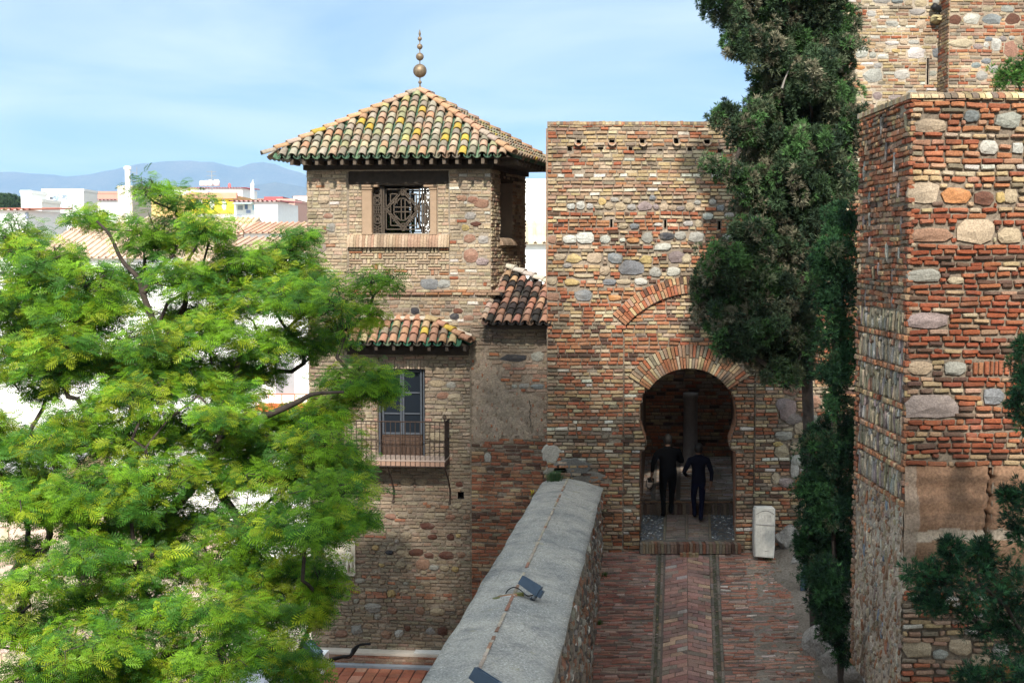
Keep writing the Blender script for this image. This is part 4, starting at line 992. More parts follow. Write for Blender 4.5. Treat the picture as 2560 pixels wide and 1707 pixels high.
# window: linings, jambs, sill, lintel
def lining(mb, wl, r, d0, d1, col):
    u0, v0, u1, v1 = r; q = wl.pt
    vs = [q(u0, v0, d0), q(u1, v0, d0), q(u1, v1, d0), q(u0, v1, d0), q(u0, v0, d1), q(u1, v0, d1), q(u1, v1, d1), q(u0, v1, d1)]
    mb.add(vs, [(0, 1, 5, 4), (1, 2, 6, 5), (2, 3, 7, 6), (3, 0, 4, 7)], col)
PLS = (.29, .205, .14)
mb = MB(); lining(mb, tf, winR, -.05, -.36, (.22, .15, .11)); mb.build("window_lining", M['plaster'], tow); mb = MB(); lining(mb, tr, rw_, 0.0, -.3, (.25, .19, .14)); mb.build("window_lining", M['plaster'], tow); mb = MB(); lining(mb, bkw, bwr, .15, -.1, (.2, .15, .1)); mb.build("window_lining", M['plaster'], tow)
for x0, x1, sx in ((904, 929, 1), (1074, 1092, -1)):
    jr = trect(x0, 462, x1, 587); mb = MB()
    block(mb, tf, rectpoly(jr[0], jr[1] + .02, jr[2], jr[3] - .1, .002), -.06, .05, .014, PLS, back=.1)
    w_ = jr[2] - jr[0]
    for v, h_, ex in ((jr[1], .05, .02), (jr[3] - .14, .03, .012), (jr[3] - .1, .045, .03), (jr[3] - .05, .05, .06 )):
        a, b = (jr[0], jr[2] + ex * (2.2 if v > jr[3] - .06 else .6)) if sx > 0 else (jr[0] - ex * (2.2 if v > jr[3] - .06 else .6), jr[2])
        block(mb, tf, rectpoly(a, v, b, v + h_, .002), -.06, .05 + ex * .5, .008, PLS, back=.1)
    mb.build("window_jamb", M['plaster'], tow)
def sill_roll(wl, u0, u1, v0, v1, name):
    mb = MB(); u = u0
    while u < u1:
        L = random.uniform(.055, .07); n_ = 7; q = []; e = min(u + L, u1)
        for uu in (u + .003, e - .003):
            for a in range(n_):
                t = math.pi * (-.5 + .5 * a / (n_ - 1) * 2) * .5 + math.pi * .25 * 0
                t = math.pi * .5 * a / (n_ - 1)
                q.append(wl.pt(uu, v0 + (v1 - v0) * math.sin(t), -.05 + .14 * math.cos(t)))
            q += [wl.pt(uu, v1, -.3), wl.pt(uu, v0, -.05)]
        m = n_ + 2
        mb.add(q, [(a, a + 1, m + a + 1, m + a) for a in range(m - 1)] + [(m - 1, 0, m, 2 * m - 1), tuple(range(m))[::-1], tuple(range(m, 2 * m))], J(pick([(2, PLS), (1, (.38, .28, .2)), (1, PNK)]), .08)); u += L
    return mb.build(name, M['tower'], tow)
srr = trect(869, 586, 1124, 618); sill_roll(tf, srr[0], srr[2], srr[1], srr[3], "window_sill")
sr2 = trect(1248, 596, 1294, 613, tr); sill_roll(tr, sr2[0], sr2[2], sr2[1], sr2[3], "window_sill")
lr = trect(869, 424, 1124, 461); mb = MB(); block(mb, tf, rectpoly(lr[0], lr[1], lr[2], lr[3]), -.06, .03, .01, (1, 1, 1), back=.2); mb.build("window_lintel", M['wood'], tow)
lr = trect(1248, 424, 1294, 452, tr); mb = MB(); block(mb, tr, rectpoly(lr[0], lr[1], lr[2], lr[3]), -.03, .045, .01, (1, 1, 1), back=.2); mb.build("window_lintel", M['wood'], tow)
# wooden lattice
def lattice(wl, r, w, name):
    mb = MB(); sx = (r[2] - r[0]) / 695.0; sy = (r[3] - r[1]) / 530.0
    def pl(pts, rad=.0105):
        q = [wl.pt(r[0] + (x - 415) * sx, r[3] - (y - 165) * sy, w) for x, y in pts]
        for a, b in zip(q[:-1], q[1:]):
            d = b - a; L = d.length; ex = d.normalized(); ez = wl.N; ey = ez.cross(ex)
            Mx = Matrix((ex, ey, ez)).transposed().to_4x4(); Mx.translation = a
            mb.box((-rad, -rad, -.014), (L + rad, rad, .014), M=Mx)
    def rc_(x0, y0, x1, y1, **k): pl([(x0, y0), (x1, y0), (x1, y1), (x0, y1), (x0, y0)], **k)
    rc_(419, 172, 1106, 690, rad=.016)
    for x in (525, 548, 1003, 1030): pl([(x, 165), (x, 690)], .013)
    rc_(575, 215, 968, 640); rc_(628, 265, 930, 600)
    for o_ in (0, 26): pl([(770, 212 + o_), (978 - o_, 425), (770, 645 - o_), (562 + o_, 425), (770, 212 + o_)])
    for x in (755, 800): pl([(x, 312), (x, 545)])
    for y in (405, 455): pl([(668, y), (880, y)])
    pl([(668, 405), (668, 380), (740, 312), (800, 312), (870, 380), (870, 480), (800, 545), (740, 545), (668, 480), (668, 405)])
    for x, y in ((598, 425), (945, 425), (778, 240), (778, 615)): pl([(x + 34 * math.cos(R(22.5 + 45 * i)), y + 40 * math.sin(R(22.5 + 45 * i))) for i in range(9)])
    for x, y in ((683, 340), (865, 340), (683, 530), (865, 530)):
        for a in (0, 45, 90, 135): pl([(x - 36 * math.cos(R(a)), y - 36 * math.sin(R(a))), (x + 36 * math.cos(R(a)), y + 36 * math.sin(R(a)))], .007)
    for x0, x1 in ((425, 515), (1036, 1104)):
        for y0 in (190, 290, 490):
            rc_(x0 + 6, y0, x1 - 6, y0 + 86); pl([(x0 + 6, y0), (x1 - 6, y0 + 86)], .008); pl([(x1 - 6, y0), (x0 + 6, y0 + 86)], .008); pl([(x0, y0 + 43), (x1, y0 + 43)], .008)
        for k in range(4): pl([(x0 + 8 + k * (x1 - x0 - 16) / 3, 395), (x0 + 8 + k * (x1 - x0 - 16) / 3, 470)], .008)
        for y in (395, 430, 470): pl([(x0, y), (x1, y)], .008)
        for k in range(3):
            for d in (-1, 1): pl([(x0 + (0 if d > 0 else x1 - x0), 590 + k * 32), (x0 + (x1 - x0 if d > 0 else 0), 640 + k * 25)], .008)
    return mb.build(name, M['lattice'], tow)
lattice(tf, winR, -.17, "window_lattice"); lattice(bkw, bwr, .02, "rear_window_lattice")
mb = MB(); gr = trect(962, 470, 1048, 584); mb.add([tf.pt(gr[0], gr[1], -.24), tf.pt(gr[2], gr[1], -.24), tf.pt(gr[2], gr[3], -.24), tf.pt(gr[0], gr[3], -.24)], [(0, 1, 2, 3)]); mb.build("window_pane", M['glass'], tow)
mb = MB(); mb.add([tf.pt(fL + .02, vS + .3, -.38), tf.pt(-.02, vS + .3, -.38), tf.pt(-.02, vS + .3, -2.6), tf.pt(fL + .02, vS + .3, -2.6)], [(0, 1, 2, 3)]); mb.build("room_floor", M['wood'], tow)

# ---- tiled roofs
COV = [(3, (.30, .215, .15)), (3, (.26, .23, .18)), (1.1, (.31, .185, .115)), (1.2, (.33, .275, .19)), (2.2, (.205, .18, .14)), (1.4, (.24, .23, .135))]
LICH = [(3, (.36, .255, .05)), (1.5, (.31, .27, .12))]
PAN = [(3, (.07, .13, .085)), (1.5, (.10, .155, .10)), (1.5, (.16, .15, .11)), (1, (.2, .14, .10))]
def arc(c, ex, en, r, a0, a1, n): return [c + ex * (r * math.cos(a0 + (a1 - a0) * k / n)) + en * (r * math.sin(a0 + (a1 - a0) * k / n)) for k in range(n + 1)]
def barrel(mb, p0, p1, ex, en, r0, r1, lift, col, seg=7, th=.018, up=True):
    """one clay tile: p0 the low end, p1 the high end; the low end rides on the tile below"""
    a0, a1 = (0, math.pi) if up else (math.pi, 2 * math.pi)
    A = arc(p0 + en * lift, ex, en, r0, a0, a1, seg); B = arc(p1, ex, en, r1, a0, a1, seg); I = arc(p0 + en * (lift - (th if up else -th) * 0), ex, en, r0 - th, a0, a1, seg); I2 = arc(p1, ex, en, r1 - th, a0, a1, seg)
    n = seg + 1; vs = A + B + I + I2; fs = []
    for k in range(seg): fs += [(k, k + 1, n + k + 1, n + k), (k + 1, k, 2 * n + k, 2 * n + k + 1), (2 * n + k, 3 * n + k, 3 * n + k + 1, 2 * n + k + 1)]
    fs += [(0, n, 3 * n, 2 * n), (seg, 2 * n + seg, 3 * n + seg, n + seg)]
    mb.add(vs, fs, col)
def tile_slope(mb, A, B, top, sp=.205, ex_=.215, lich=.12, cov=COV, pan=PAN, du=0.0, jit=.012, dirv=None):
    """A, B: the two ends of the eave (low edge); top: the remaining corners of this slope"""
    A, B = Vector(A), Vector(B); U = (B - A).normalized(); n = U.cross((top[0] - A)).normalized()
    if n.z < 0: n = -n
    V = n.cross(U).normalized()
    if V.z < 0: V = -V
    D_ = V if dirv is None else dirv
    sh = D_.dot(U) / D_.dot(V) if dirv is not None else 0
    f2 = lambda p: ((p - A).dot(U), (p - A).dot(V))
    poly = [f2(A), f2(B)] + [f2(Vector(t)) for t in top]
    um = max(p[0] for p in poly); u_m = min(p[0] for p in poly) ; vm = max(p[1] for p in poly); W = sp
    Dn = (V + U * sh)
    j0 = int((u_m - vm * abs(sh)) / W) - 2
    for j in range(j0, int(um / W) + 3):
        for i in range(int(vm / ex_) + 2):
            v0 = i * ex_; v1 = v0 + ex_ * 1.12
            for kind in (0, 1):
                u = j * W + (W / 2 if kind == 0 else 0) + du
                uc = u + sh * (v0 + ex_ * .5)
                if not inpoly(uc, v0 + ex_ * .5, poly): continue
                q0 = A + U * (u + sh * v0 + random.uniform(-jit, jit)) + V * (v0 - (.05 if i == 0 else .0)) ; q1 = A + U * (u + sh * v1 + random.uniform(-jit, jit) * .5) + V * v1
                if kind == 0:
                    c = pick(cov) if random.random() > lich else pick(LICH)
                    barrel(mb, q0 + n * .032, q1 + n * .03, U, n, W * .43, W * .36, .028 + random.uniform(-.004, .008), J(c, .16))
                else: barrel(mb, q0 + n * .055, q1 + n * .045, U, n, W * .40, W * .34, .012, J(pick(pan), .2), seg=5, up=False)
def ridge(mb, p0, p1, r=.095, ln=.3, cov=COV, lich=.08):
    p0, p1 = Vector(p0), Vector(p1); d = p1 - p0; L = d.length; d.normalize(); ex = Vector((d.y, -d.x, 0)).normalized(); en = ex.cross(d)
    if en.z < 0: en = -en
    k = int(L / ln)
    for i in range(k + 1):
        a = p0 + d * (i * L / (k + 1)); b = p0 + d * ((i + 1.12) * L / (k + 1)); c = pick(cov) if random.random() > lich else pick(LICH)
        barrel(mb, a + en * .045, b + en * .045, ex, en, r, r * .85, .03, J(c, .14))
ov = .56
FL_, FR_, BR_, BL_ = L_ - Uf * ov - Ur * ov, Cc + Uf * ov - Ur * ov, B_ + Uf * ov + Ur * ov, K_ - Uf * ov + Ur * ov
ez = EYE + (638 - 393) / F * 25.9; mid = (L_ + B_) / 2; apex = Vector((mid.x, mid.y, EYE + (638 - 232) / F * mid.y - .05))
for v in (FL_, FR_, BR_, BL_): v.z = ez
mb = MB()
for a, b in ((FL_, FR_), (FR_, BR_), (BR_, BL_), (BL_, FL_)):
    tile_slope(mb, a, b, [apex], lich=.13 if a is FL_ else .04)
rt = mb.build("roof", M['tile'], tow, True)
mb = MB()
for c_ in (FL_, FR_, BR_, BL_): 
    out = (c_ - apex).normalized(); ridge(mb, c_ + out * .1 + Vector((0, 0, .03)), apex, cov=[(3, (.39, .23, .14)), (2, (.35, .24, .17)), (1, (.29, .23, .19))])
mb.build("hip_tiles", M['tile'], rt, True)
mb = MB(); mb.add([FL_ + Vector((0, 0, -.02)), FR_ + Vector((0, 0, -.02)), BR_ + Vector((0, 0, -.02)), BL_ + Vector((0, 0, -.02)), apex - Vector((0, 0, .03))], [(3, 2, 1, 0), (0, 1, 4), (1, 2, 4), (2, 3, 4), (3, 0, 4)])
for a, b, w_ in ((L_, Cc, Nf), (Cc, B_, Nr)):
    a, b = Vector((a.x, a.y, ez - .2)), Vector((b.x, b.y, ez - .2)); ex = (b - a).normalized(); Mx = Matrix((ex, -w_, Vector((0, 0, 1)))).transposed().to_4x4(); Mx.translation = a
    mb.box((-.06, -.07, -.02), ((b - a).length + .06, .15, .16), M=Mx)
eav = mb.build("eaves_boarding", M['wood'], rt)
M['rafter'] = plain("rafter_wood", (.085, .065, .048), .85, var=.3, scale=15)
raf = None
def rafter_mesh():
    mb = MB(); mb.box((-.035, 0, -.055), (.035, ov - .03, .045)); mb.box((-.03, ov - .03, -.075), (.03, ov + .01, -.0)); return mb
def place_rafters(a, b, wdir, n_):
    global raf
    for i in range(n_):
        t = (i + .5) / n_; p = a.lerp(b, t); p.z = ez - .075
        ey = wdir; ez_ = Vector((0, 0, 1)); ex = ey.cross(ez_)
        if raf is None:
            raf = rafter_mesh().build("rafter_end", M['rafter'], tow, local=True); o = raf
        else: o = raf.copy(); C.objects.link(o)
        o.parent = tow; Mx = Matrix((ex, ey, ez_)).transposed().to_4x4(); Mx.translation = p - ORG[tow]; o.matrix_local = Mx; ORG[o] = p
place_rafters(L_ - Uf * .3, Cc + Uf * .3, Nf, 17); place_rafters(Cc, B_, Nr, 10)
mb = MB(); k = .4466 * mid.y / F; zb = lambda y: (375 - y) * k
prof = []
def ball(y, r, n_=9):
    for i in range(n_ + 1):
        a = -math.pi / 2 + math.pi * i / n_; prof.append((max(.012, r * k * math.cos(a)), zb(y) + r * k * math.sin(a)))
prof.append((.05, -.12)); prof.append((.03, .0)); ball(345, 10); ball(282, 38, 14); ball(205, 22, 11); ball(150, 16); ball(107, 12); prof.append((.016, zb(93))); prof.append((.028, zb(80))); prof.append((.004, zb(57)))
mb.lathe(prof, apex + Vector((0, 0, .11)), 20); mb.build("finial", M['bronze'], tow, True)

# ---- balcony door under its own little roof
cz = -1.80; ct_ = -1.36; cd = .62
tfe = Wall(Cc + Nf * cd, Uf, Nf)
ce0, ce1 = tfe.uv(846, 861)[0], tfe.uv(1168, 861)[0]; ctl, ctr = tf.uv(900, 806)[0], tf.uv(1074, 806)[0]
A1, B1 = tfe.pt(ce0, cz, 0), tfe.pt(ce1, cz, 0); T1, T0_ = tf.pt(ctr, ct_, 0), tf.pt(ctl, ct_, 0); W1, W0 = tf.pt(ce1, cz, 0), tf.pt(ce0, cz, 0)
mb = MB(); CV2 = [(3, (.29, .16, .10)), (2, (.25, .14, .095)), (1, (.28, .21, .12)), (1.4, (.16, .12, .09))]; PG = [(2, (.035, .11, .07)), (1.4, (.07, .10, .07)), (1, (.06, .055, .045))]
tile_slope(mb, A1, B1, [T1, T0_], lich=.05, cov=CV2, pan=PG); tile_slope(mb, B1, W1, [T1], lich=0, cov=CV2, pan=PG); tile_slope(mb, W0, A1, [T0_], lich=0, cov=CV2, pan=PG)
can = mb.build("balcony_canopy", M['tile'], tow, True)
mb = MB(); ridge(mb, B1 + Vector((.04, -.04, .02)), T1, cov=CV2); mb.build("hip_tiles", M['tile'], can, True); mb = MB(); ridge(mb, A1, T0_, cov=CV2); mb.build("hip_tiles", M['tile'], can, True)
mb = MB(); block(mb, tf, rectpoly(ctl - .05, ct_ + .01, ctr + .08, ct_ + .10, .01), 0, .1, .04, (.40, .34, .28)); q = [tf.pt(ctr + .05, ct_ + .06, .02), tf.pt(ctr + .05, ct_ + .0, .09), tf.pt(ce1 + .01, cz + .18, .02), tf.pt(ce1 + .01, cz + .10, .09)]
mb.add(q, [(0, 1, 3, 2)], (.40, .34, .28)); mb.build("mortar_flashing", M['plaster'], can)
mb = MB(); dn = Vector((0, 0, -.03)); mb.add([A1 + dn, B1 + dn, W1 + dn, W0 + dn, T1 + dn, T0_ + dn], [(0, 1, 4, 5), (1, 2, 4), (3, 0, 5)])
for t in np.linspace(.02, .98, 8): 
    p = A1.lerp(B1, t); ex = Uf; Mx = Matrix((Uf, -Nf, Vector((0, 0, 1)))).transposed().to_4x4(); Mx.translation = p + Vector((0, 0, -.09)); mb.box((-.03, .0, -.04), (.03, cd, .045), M=Mx)
Mx = Matrix((Uf, -Nf, Vector((0, 0, 1)))).transposed().to_4x4(); Mx.translation = W0 + Vector((0, 0, -.26)); mb.box((0.05, -.1, 0), (ce1 - ce0 - .05, .02, .2), M=Mx)
mb.build("canopy_boarding", M['wood'], can)
mb = MB(); lining(mb, tf, doorR, .01, -.16, (.28, .22, .17)); mb.build("door_lining", M['plaster'], tow)
mb = MB(); hr = trect(936, 900, 1066, 921); u = hr[0]
while u < hr[2]: L = random.uniform(.055, .07); block(mb, tf, rectpoly(u + .005, hr[1], u + L - .005, hr[3], .003), 0, .014, .006, J((.33, .26, .19))); u += L
mb.build("door_head", M['tower'], tow)
du0, dv0, du1, dv1 = doorR; dw, dh = du1 - du0, dv1 - dv0
def rel(a, b, c, d): return (du0 + a * dw, dv0 + (1 - d) * dh, du0 + c * dw, dv0 + (1 - b) * dh)
def bar(mb, r, w, h): block(mb, tf, [(r[0], r[1]), (r[2], r[1]), (r[2], r[3]), (r[0], r[3])], w, h, .006, (1, 1, 1), back=.02)
def framed(mb, r, t, w, h):
    bar(mb, (r[0], r[1], r[0] + t, r[3]), w, h); bar(mb, (r[2] - t, r[1], r[2], r[3]), w, h); bar(mb, (r[0] + t, r[3] - t, r[2] - t, r[3]), w, h); bar(mb, (r[0] + t, r[1], r[2] - t, r[1] + t), w, h)
mb = MB(); framed(mb, rel(0, 0, 1, 1), .05, -.12, .03); dfr = mb.build("balcony_door", M['frame'], tow)
for i, (a, c) in enumerate(((.07, .5), (.505, .93))):
    mb = MB(); r = rel(a, .03, c, .97); framed(mb, rel(a, .03, c, .74), .045, -.135, .025)
    for k in (.27, .5): rr_ = rel(a, k, c, k + .018); bar(mb, (rr_[0] + .045, rr_[1], rr_[2] - .045, rr_[3]), -.135, .018)
    mb.build("door_leaf", M['frame'], dfr)
    mb = MB(); g_ = rel(a + .02, .05, c - .02, .73); bar(mb, g_, -.15, .006); mb.build("pane", M['pane'], dfr)
    mb = MB(); r2 = rel(a, .745, c, .97); framed(mb, r2, .03, -.13, .02); bar(mb, (r2[0] + .03, r2[1] + .03, r2[2] - .03, r2[3] - .03), -.14, .012)
    for k in range(1, 6): x_ = r2[0] + (r2[2] - r2[0]) * k / 6; bar(mb, (x_ - .006, r2[1] + .03, x_ + .006, r2[3] - .03), -.13, .012)
    mb.build("lower_panel", M['doorwood'], dfr)
pj = .62; tp2 = Wall(Cc + Nf * pj, Uf, Nf)
b0, bz = tp2.uv(843, 1164); b1 = tp2.uv(1112, 1164)[0]; btop = tp2.uv(1000, 1054)[1]; bfl = tp2.uv(1000, 1149)[1]
mb = MB(); Mb = Matrix((Uf, Nf, Vector((0, 0, 1)))).transposed().to_4x4(); Mb.translation = Cc
mb.box((b0, 0.01, bz + .02), (b1, pj, bfl - .03), (.27, .17, .125), M=Mb); mb.box((b0 - .01, .01, bfl - .028), (b1 + .01, pj + .012, bfl), (.30, .235, .2), M=Mb)
bal = mb.build("balcony", M['plaster'], tow)
mb = MB()
fp = lambda u, w, v: tf.pt(u, v, w)
for v, r_ in ((btop, .014), (tp2.uv(1000, 1101)[1], .008), (tp2.uv(1000, 1115)[1], .008), (bz + .01, .012)):
    mb.tube([fp(b0, .02, v), fp(b0, pj, v), fp(b1, pj, v), fp(b1, .02, v)], r_, 6)
mb.build("railing", M['iron'], bal)
nb = 22; bmesh_o = None
pts = [(b0 + (b1 - b0) * i / nb, pj) for i in range(nb + 1)] + [(b1, pj - .62 * k / 7) for k in range(1, 7)] + [(b0, pj - .62 * k / 7) for k in range(1, 7)]
for u, w in pts:
    if bmesh_o is None:
        mb = MB(); mb.tube([(0, 0, 0), (0, 0, (btop - bz))], .0085, 6); bmesh_o = mb.build("baluster", M['iron'], bal, local=True); o = bmesh_o
    else: o = bmesh_o.copy(); C.objects.link(o)
    o.parent = bal; o.location = tf.pt(u, bz, w) - ORG[bal]
mb = MB(); p = fp(b1, pj, btop); mb.tube([p, p + Vector((0, 0, .06))], .018, 8)
for a in range(6): an = a * math.pi / 3; d = Vector((math.cos(an), math.sin(an), 0)); mb.tube([p + Vector((0, 0, .05)), p + d * .035 + Vector((0, 0, .075)), p + d * .03 + Vector((0, 0, .12)), p + d * .012 + Vector((0, 0, .15))], .006, 5)
mb.tube([p + Vector((0, 0, .05)), p + Vector((0, 0, .17))], .006, 5); mb.build("railing_finial", M['iron'], bal)
for px in (968, 1112):
    u = tp2.uv(px, 1170)[0]; mb = MB(); h_ = .82
    cur = [fp(u, pj - .02, bz + .02)] + [fp(u + .03 * math.sin(t * 3), max(.02, (pj - .05) * (1 - t) ** 1.6 * (.9) + .02), bz - h_ * (.1 + .9 * t)) for t in np.linspace(0, 1, 9)]
    mb.tube(cur, .016, 7); mb.tube([fp(u + .0, .05, bz - h_), fp(u, -.03, bz - h_ - .03)], .03, 7); mb.build("bracket", M['iron'], bal)
# carved coat of arms set in the wall
pr = trect(812, 1352, 889, 1436); plq = thing("carved_plaque", "pale carved stone coat of arms with a striped shield set low in the beige tower", "plaque", tf.pt((pr[0] + pr[2]) / 2, pr[1], 0))
STN = (.50, .46, .38); mb = MB(); bar2 = lambda r, w, h, b=.01: block(mb, tf, [(r[0], r[1]), (r[2], r[1]), (r[2], r[3]), (r[0], r[3])], w, h, b, J(STN, .06), back=.04)
bar2(pr, 0, .04); mb.build("slab", M['marble'], plq); mb = MB(); w_, h_ = pr[2] - pr[0], pr[3] - pr[1]
for r in ((0, 0, 1, .05), (0, .94, 1, 1), (0, 0, .05, 1), (.95, 0, 1, 1)): bar2((pr[0] + r[0] * w_, pr[1] + r[1] * h_, pr[0] + r[2] * w_, pr[1] + r[3] * h_), .04, .022, .008)
mb.build("border", M['marble'], plq); mb = MB()
sh = [(.22, .95 - .2), (.66, .75), (.66, .42), (.6, .27), (.44, .17), (.28, .27), (.22, .42)]
block(mb, tf, [(pr[0] + a * w_, pr[1] + b * h_) for a, b in sh[::-1]], .04, .02, .015, STN)
for i in range(5): a = .38 + .055 * i; bar2((pr[0] + a * w_, pr[1] + .28 * h_, pr[0] + (a + .03) * w_, pr[1] + .5 * h_), .06, .012, .004)
bar2((pr[0] + .24 * w_, pr[1] + .53 * h_, pr[0] + .64 * w_, pr[1] + .56 * h_), .06, .012, .004)
for i in range(6): a = .26 + .065 * i; block(mb, tf, stonepoly(pr[0] + a * w_, pr[1] + .66 * h_, .018, .03, 7), .06, .01, .006, STN, dome=.008)
mb.build("shield", M['marble'], plq); mb = MB()
for sx in (.81, .12):
    q = lambda a, b, w=.075: tf.pt(pr[0] + a * w_, pr[1] + b * h_, w)
    mb.tube([q(sx, .74), q(sx, .84)], [.035, .03], 8, STN); mb.tube([q(sx, .72), q(sx + .03, .6), q(sx - .02, .46), q(sx + .02, .4)], [.03, .05, .04, .04], 8, STN); mb.tube([q(sx - .02, .44), q(sx - .06, .28), q(sx - .02, .1)], [.035, .028, .022], 7, STN); mb.tube([q(sx + .02, .44), q(sx + .08, .3), q(sx + .05, .1)], [.035, .028, .022], 7, STN)
    mb.tube([q(sx - .03, .7), q(sx - .1, .58), q(sx - .06, .48)], .018, 6, STN); mb.tube([q(sx + .05, .7), q(sx + .11, .58), q(sx + .03, .5)], .018, 6, STN)
for i in range(9): an = i * .35; mb.tube([q(.3 + .05 * i, .88 + .02 * math.sin(an)), q(.33 + .05 * i, .9)], .02, 6, STN)
mb.build("carved_figure", M['marble'], plq, True)

# ================================================================== CONNECTING WALL with its lean-to roof
con = thing("connecting_wall", "patched brick and plaster wall with a small blackened tile roof, squeezed between tower and gate", "wall", tf.pt((uJ + uX) / 2, vB, 0))
mb = MB()
c_pl = trect(1178, 905, 1372, 1110); red_ = tf.uv(1200, 1105)[1]
CST = stones_from(tf, [(1370,510,180,44,'K'),(1525,500,90,60,'g'),(1440,692,70,32,'g'),(1525,695,90,32,'G'),(1375,695,36,26,'g'),(1200,1160,40,60,'W')], 760, 700, .3825)
pl_poly = [tf.uv(760 + .3825 * x, 700 + .3825 * y) for x, y in ((1090, 470), (1190, 440), (1215, 530), (1290, 545), (1300, 700), (1380, 730), (1480, 730), (1570, 760), (1572, 1010), (1440, 1040), (1300, 1030), (1180, 1070), (1092, 1085))]
pl_soft = lambda u, v: inpoly(u + .04 * math.sin(v * 17) + .02 * math.sin(v * 41), v + .04 * math.sin(u * 19), pl_poly)
def cpal(u, v):
    if v > tf.uv(1200, 880)[1]: return [(3, (.24, .19, .14)), (2, (.2, .16, .12)), (1, (.27, .2, .145))]
    if v > red_: return [(2, (.28, .165, .115)), (2, (.27, .2, .15)), (1, GRB), (.8, (.27, .1, .05))]
    return [(4, (.24, .095, .055)), (2, (.28, .145, .085)), (1.2, (.32, .23, .14)), (1.4, DRK), (1, GRB)]
cwf = lambda u, v: -.03
backing(mb, tf, uJ - .02, uX, vB - .3, vJ + .12, (.22, .175, .135), None, lambda u, v: -.034, d=.06)
masonry(mb, tf, uJ + .012, uX, vB, vJ + .12, cpal, course=.074, bl=(.16, .3), stones=CST, solid=lambda u, v: pl_soft(u, v) and (math.sin(u * 37 + v * 13) * math.sin(v * 29 - u * 7) < .62), wf=cwf, h=.018, mort=.016, wave=.012, miss=.04, jit=.006, cj=.05)
mb.build("wall_face", M['tower'], con)
mb = MB(); nu = 26; nv = 26; u0_, v1_ = tf.uv(1177, 870); u1_, v0_ = tf.uv(1374, 1118)
vs = []; cs = []
for j in range(nv + 1):
    for i in range(nu + 1):
        u = u0_ + (u1_ - u0_) * i / nu; v = v0_ + (v1_ - v0_) * j / nv
        vs.append(tf.pt(u, v, -.03 + .010 * math.sin(u * 13 + v * 7) + .008 * math.sin(v * 23) + random.uniform(-.004, .005)))
b_ = len(mb.v); mb.v += vs; mb.c += [J((.27, .215, .165), .06) for _ in vs]
for j in range(nv):
    for i in range(nu):
        u = u0_ + (u1_ - u0_) * (i + .5) / nu; v = v0_ + (v1_ - v0_) * (j + .5) / nv
        if pl_soft(u, v): k = b_ + j * (nu + 1) + i; mb.f.append((k, k + 1, k + nu + 2, k + nu + 1))
mb.build("plaster_patch", M['tapia'], con, True)
Ae = P(1209, 809, 25.95); dv_ = Vector((Ur.x, Ur.y, .64 * math.hypot(Ur.x, Ur.y))).normalized()
Te = Ae + dv_ * 1.78 / math.hypot(dv_.x, dv_.y) * 1.0
pe = Vector((Uf.x, Uf.y * 1.3, 0)).normalized(); Be = Ae + pe * ((1385 - 1209) / F * 25.8)
nrm = pe.cross(dv_).normalized(); nrm = nrm if nrm.z > 0 else -nrm
def onroof(px, py): d = ray(px, py); o = Vector((0, 0, EYE)); t = (Ae - o).dot(nrm) / d.dot(nrm); return o + d * t
Tr = onroof(1385, 722); Tl = onroof(1262, 676)
SOOT = [(2, (.27, .14, .095)), (1.5, (.24, .135, .10)), (2.8, (.03, .026, .024)), (.6, (.3, .2, .12)), (.8, (.08, .06, .05))]
mb = MB(); rdir = (Tl - Ae).normalized()
tile_slope(mb, Ae, Be, [Tr, Tl], sp=.185, ex_=.2, lich=0, cov=SOOT, pan=[(3, (.03, .027, .025)), (1, (.12, .08, .06))], dirv=rdir, du=.02)
lrf = mb.build("lean_to_roof", M['tile'], con, True)
mb = MB(); ridge(mb, Ae + nrm * .02, Tl, r=.075, ln=.2, lich=0, cov=[(3, (.34, .25, .2)), (1, (.4, .26, .18))]); ridge(mb, Tr + nrm * .03, Tl + nrm * .03, r=.1, ln=.32, lich=0, cov=[(2, (.42, .38, .33)), (1, (.40, .27, .2))]); mb.build("ridge_tiles", M['tile'], lrf, True)
mb = MB(); dn = nrm * -.03; mb.add([Ae + dn, Be + dn, Tr + dn, Tl + dn], [(0, 1, 2, 3)]); q = Vector((0, 0, -.12)); mb.add([Ae + Ur * .12 + q, Be + Ur * .12 + q, Be + Ur * .12, Ae + Ur * .12], [(0, 1, 2, 3)])
mb.add([Tl + dn, Tr + dn, Tr + Vector((.1, .9, -1.2)), Tl + Vector((.25, .9, -1.2))], [(0, 1, 2, 3)]); mb.build("roof_boarding", M['wood'], lrf)
mb = MB(); mb.tube([tf.pt(tf.uv(1328, 1002)[0] - .02 + .02 * random.uniform(-1, 1), tf.uv(0, y)[1], .006) for y in np.linspace(985, 1050, 9)], .007, 5, (.02, .017, .015)); mb.build("wall_crack", M['dark'], con)

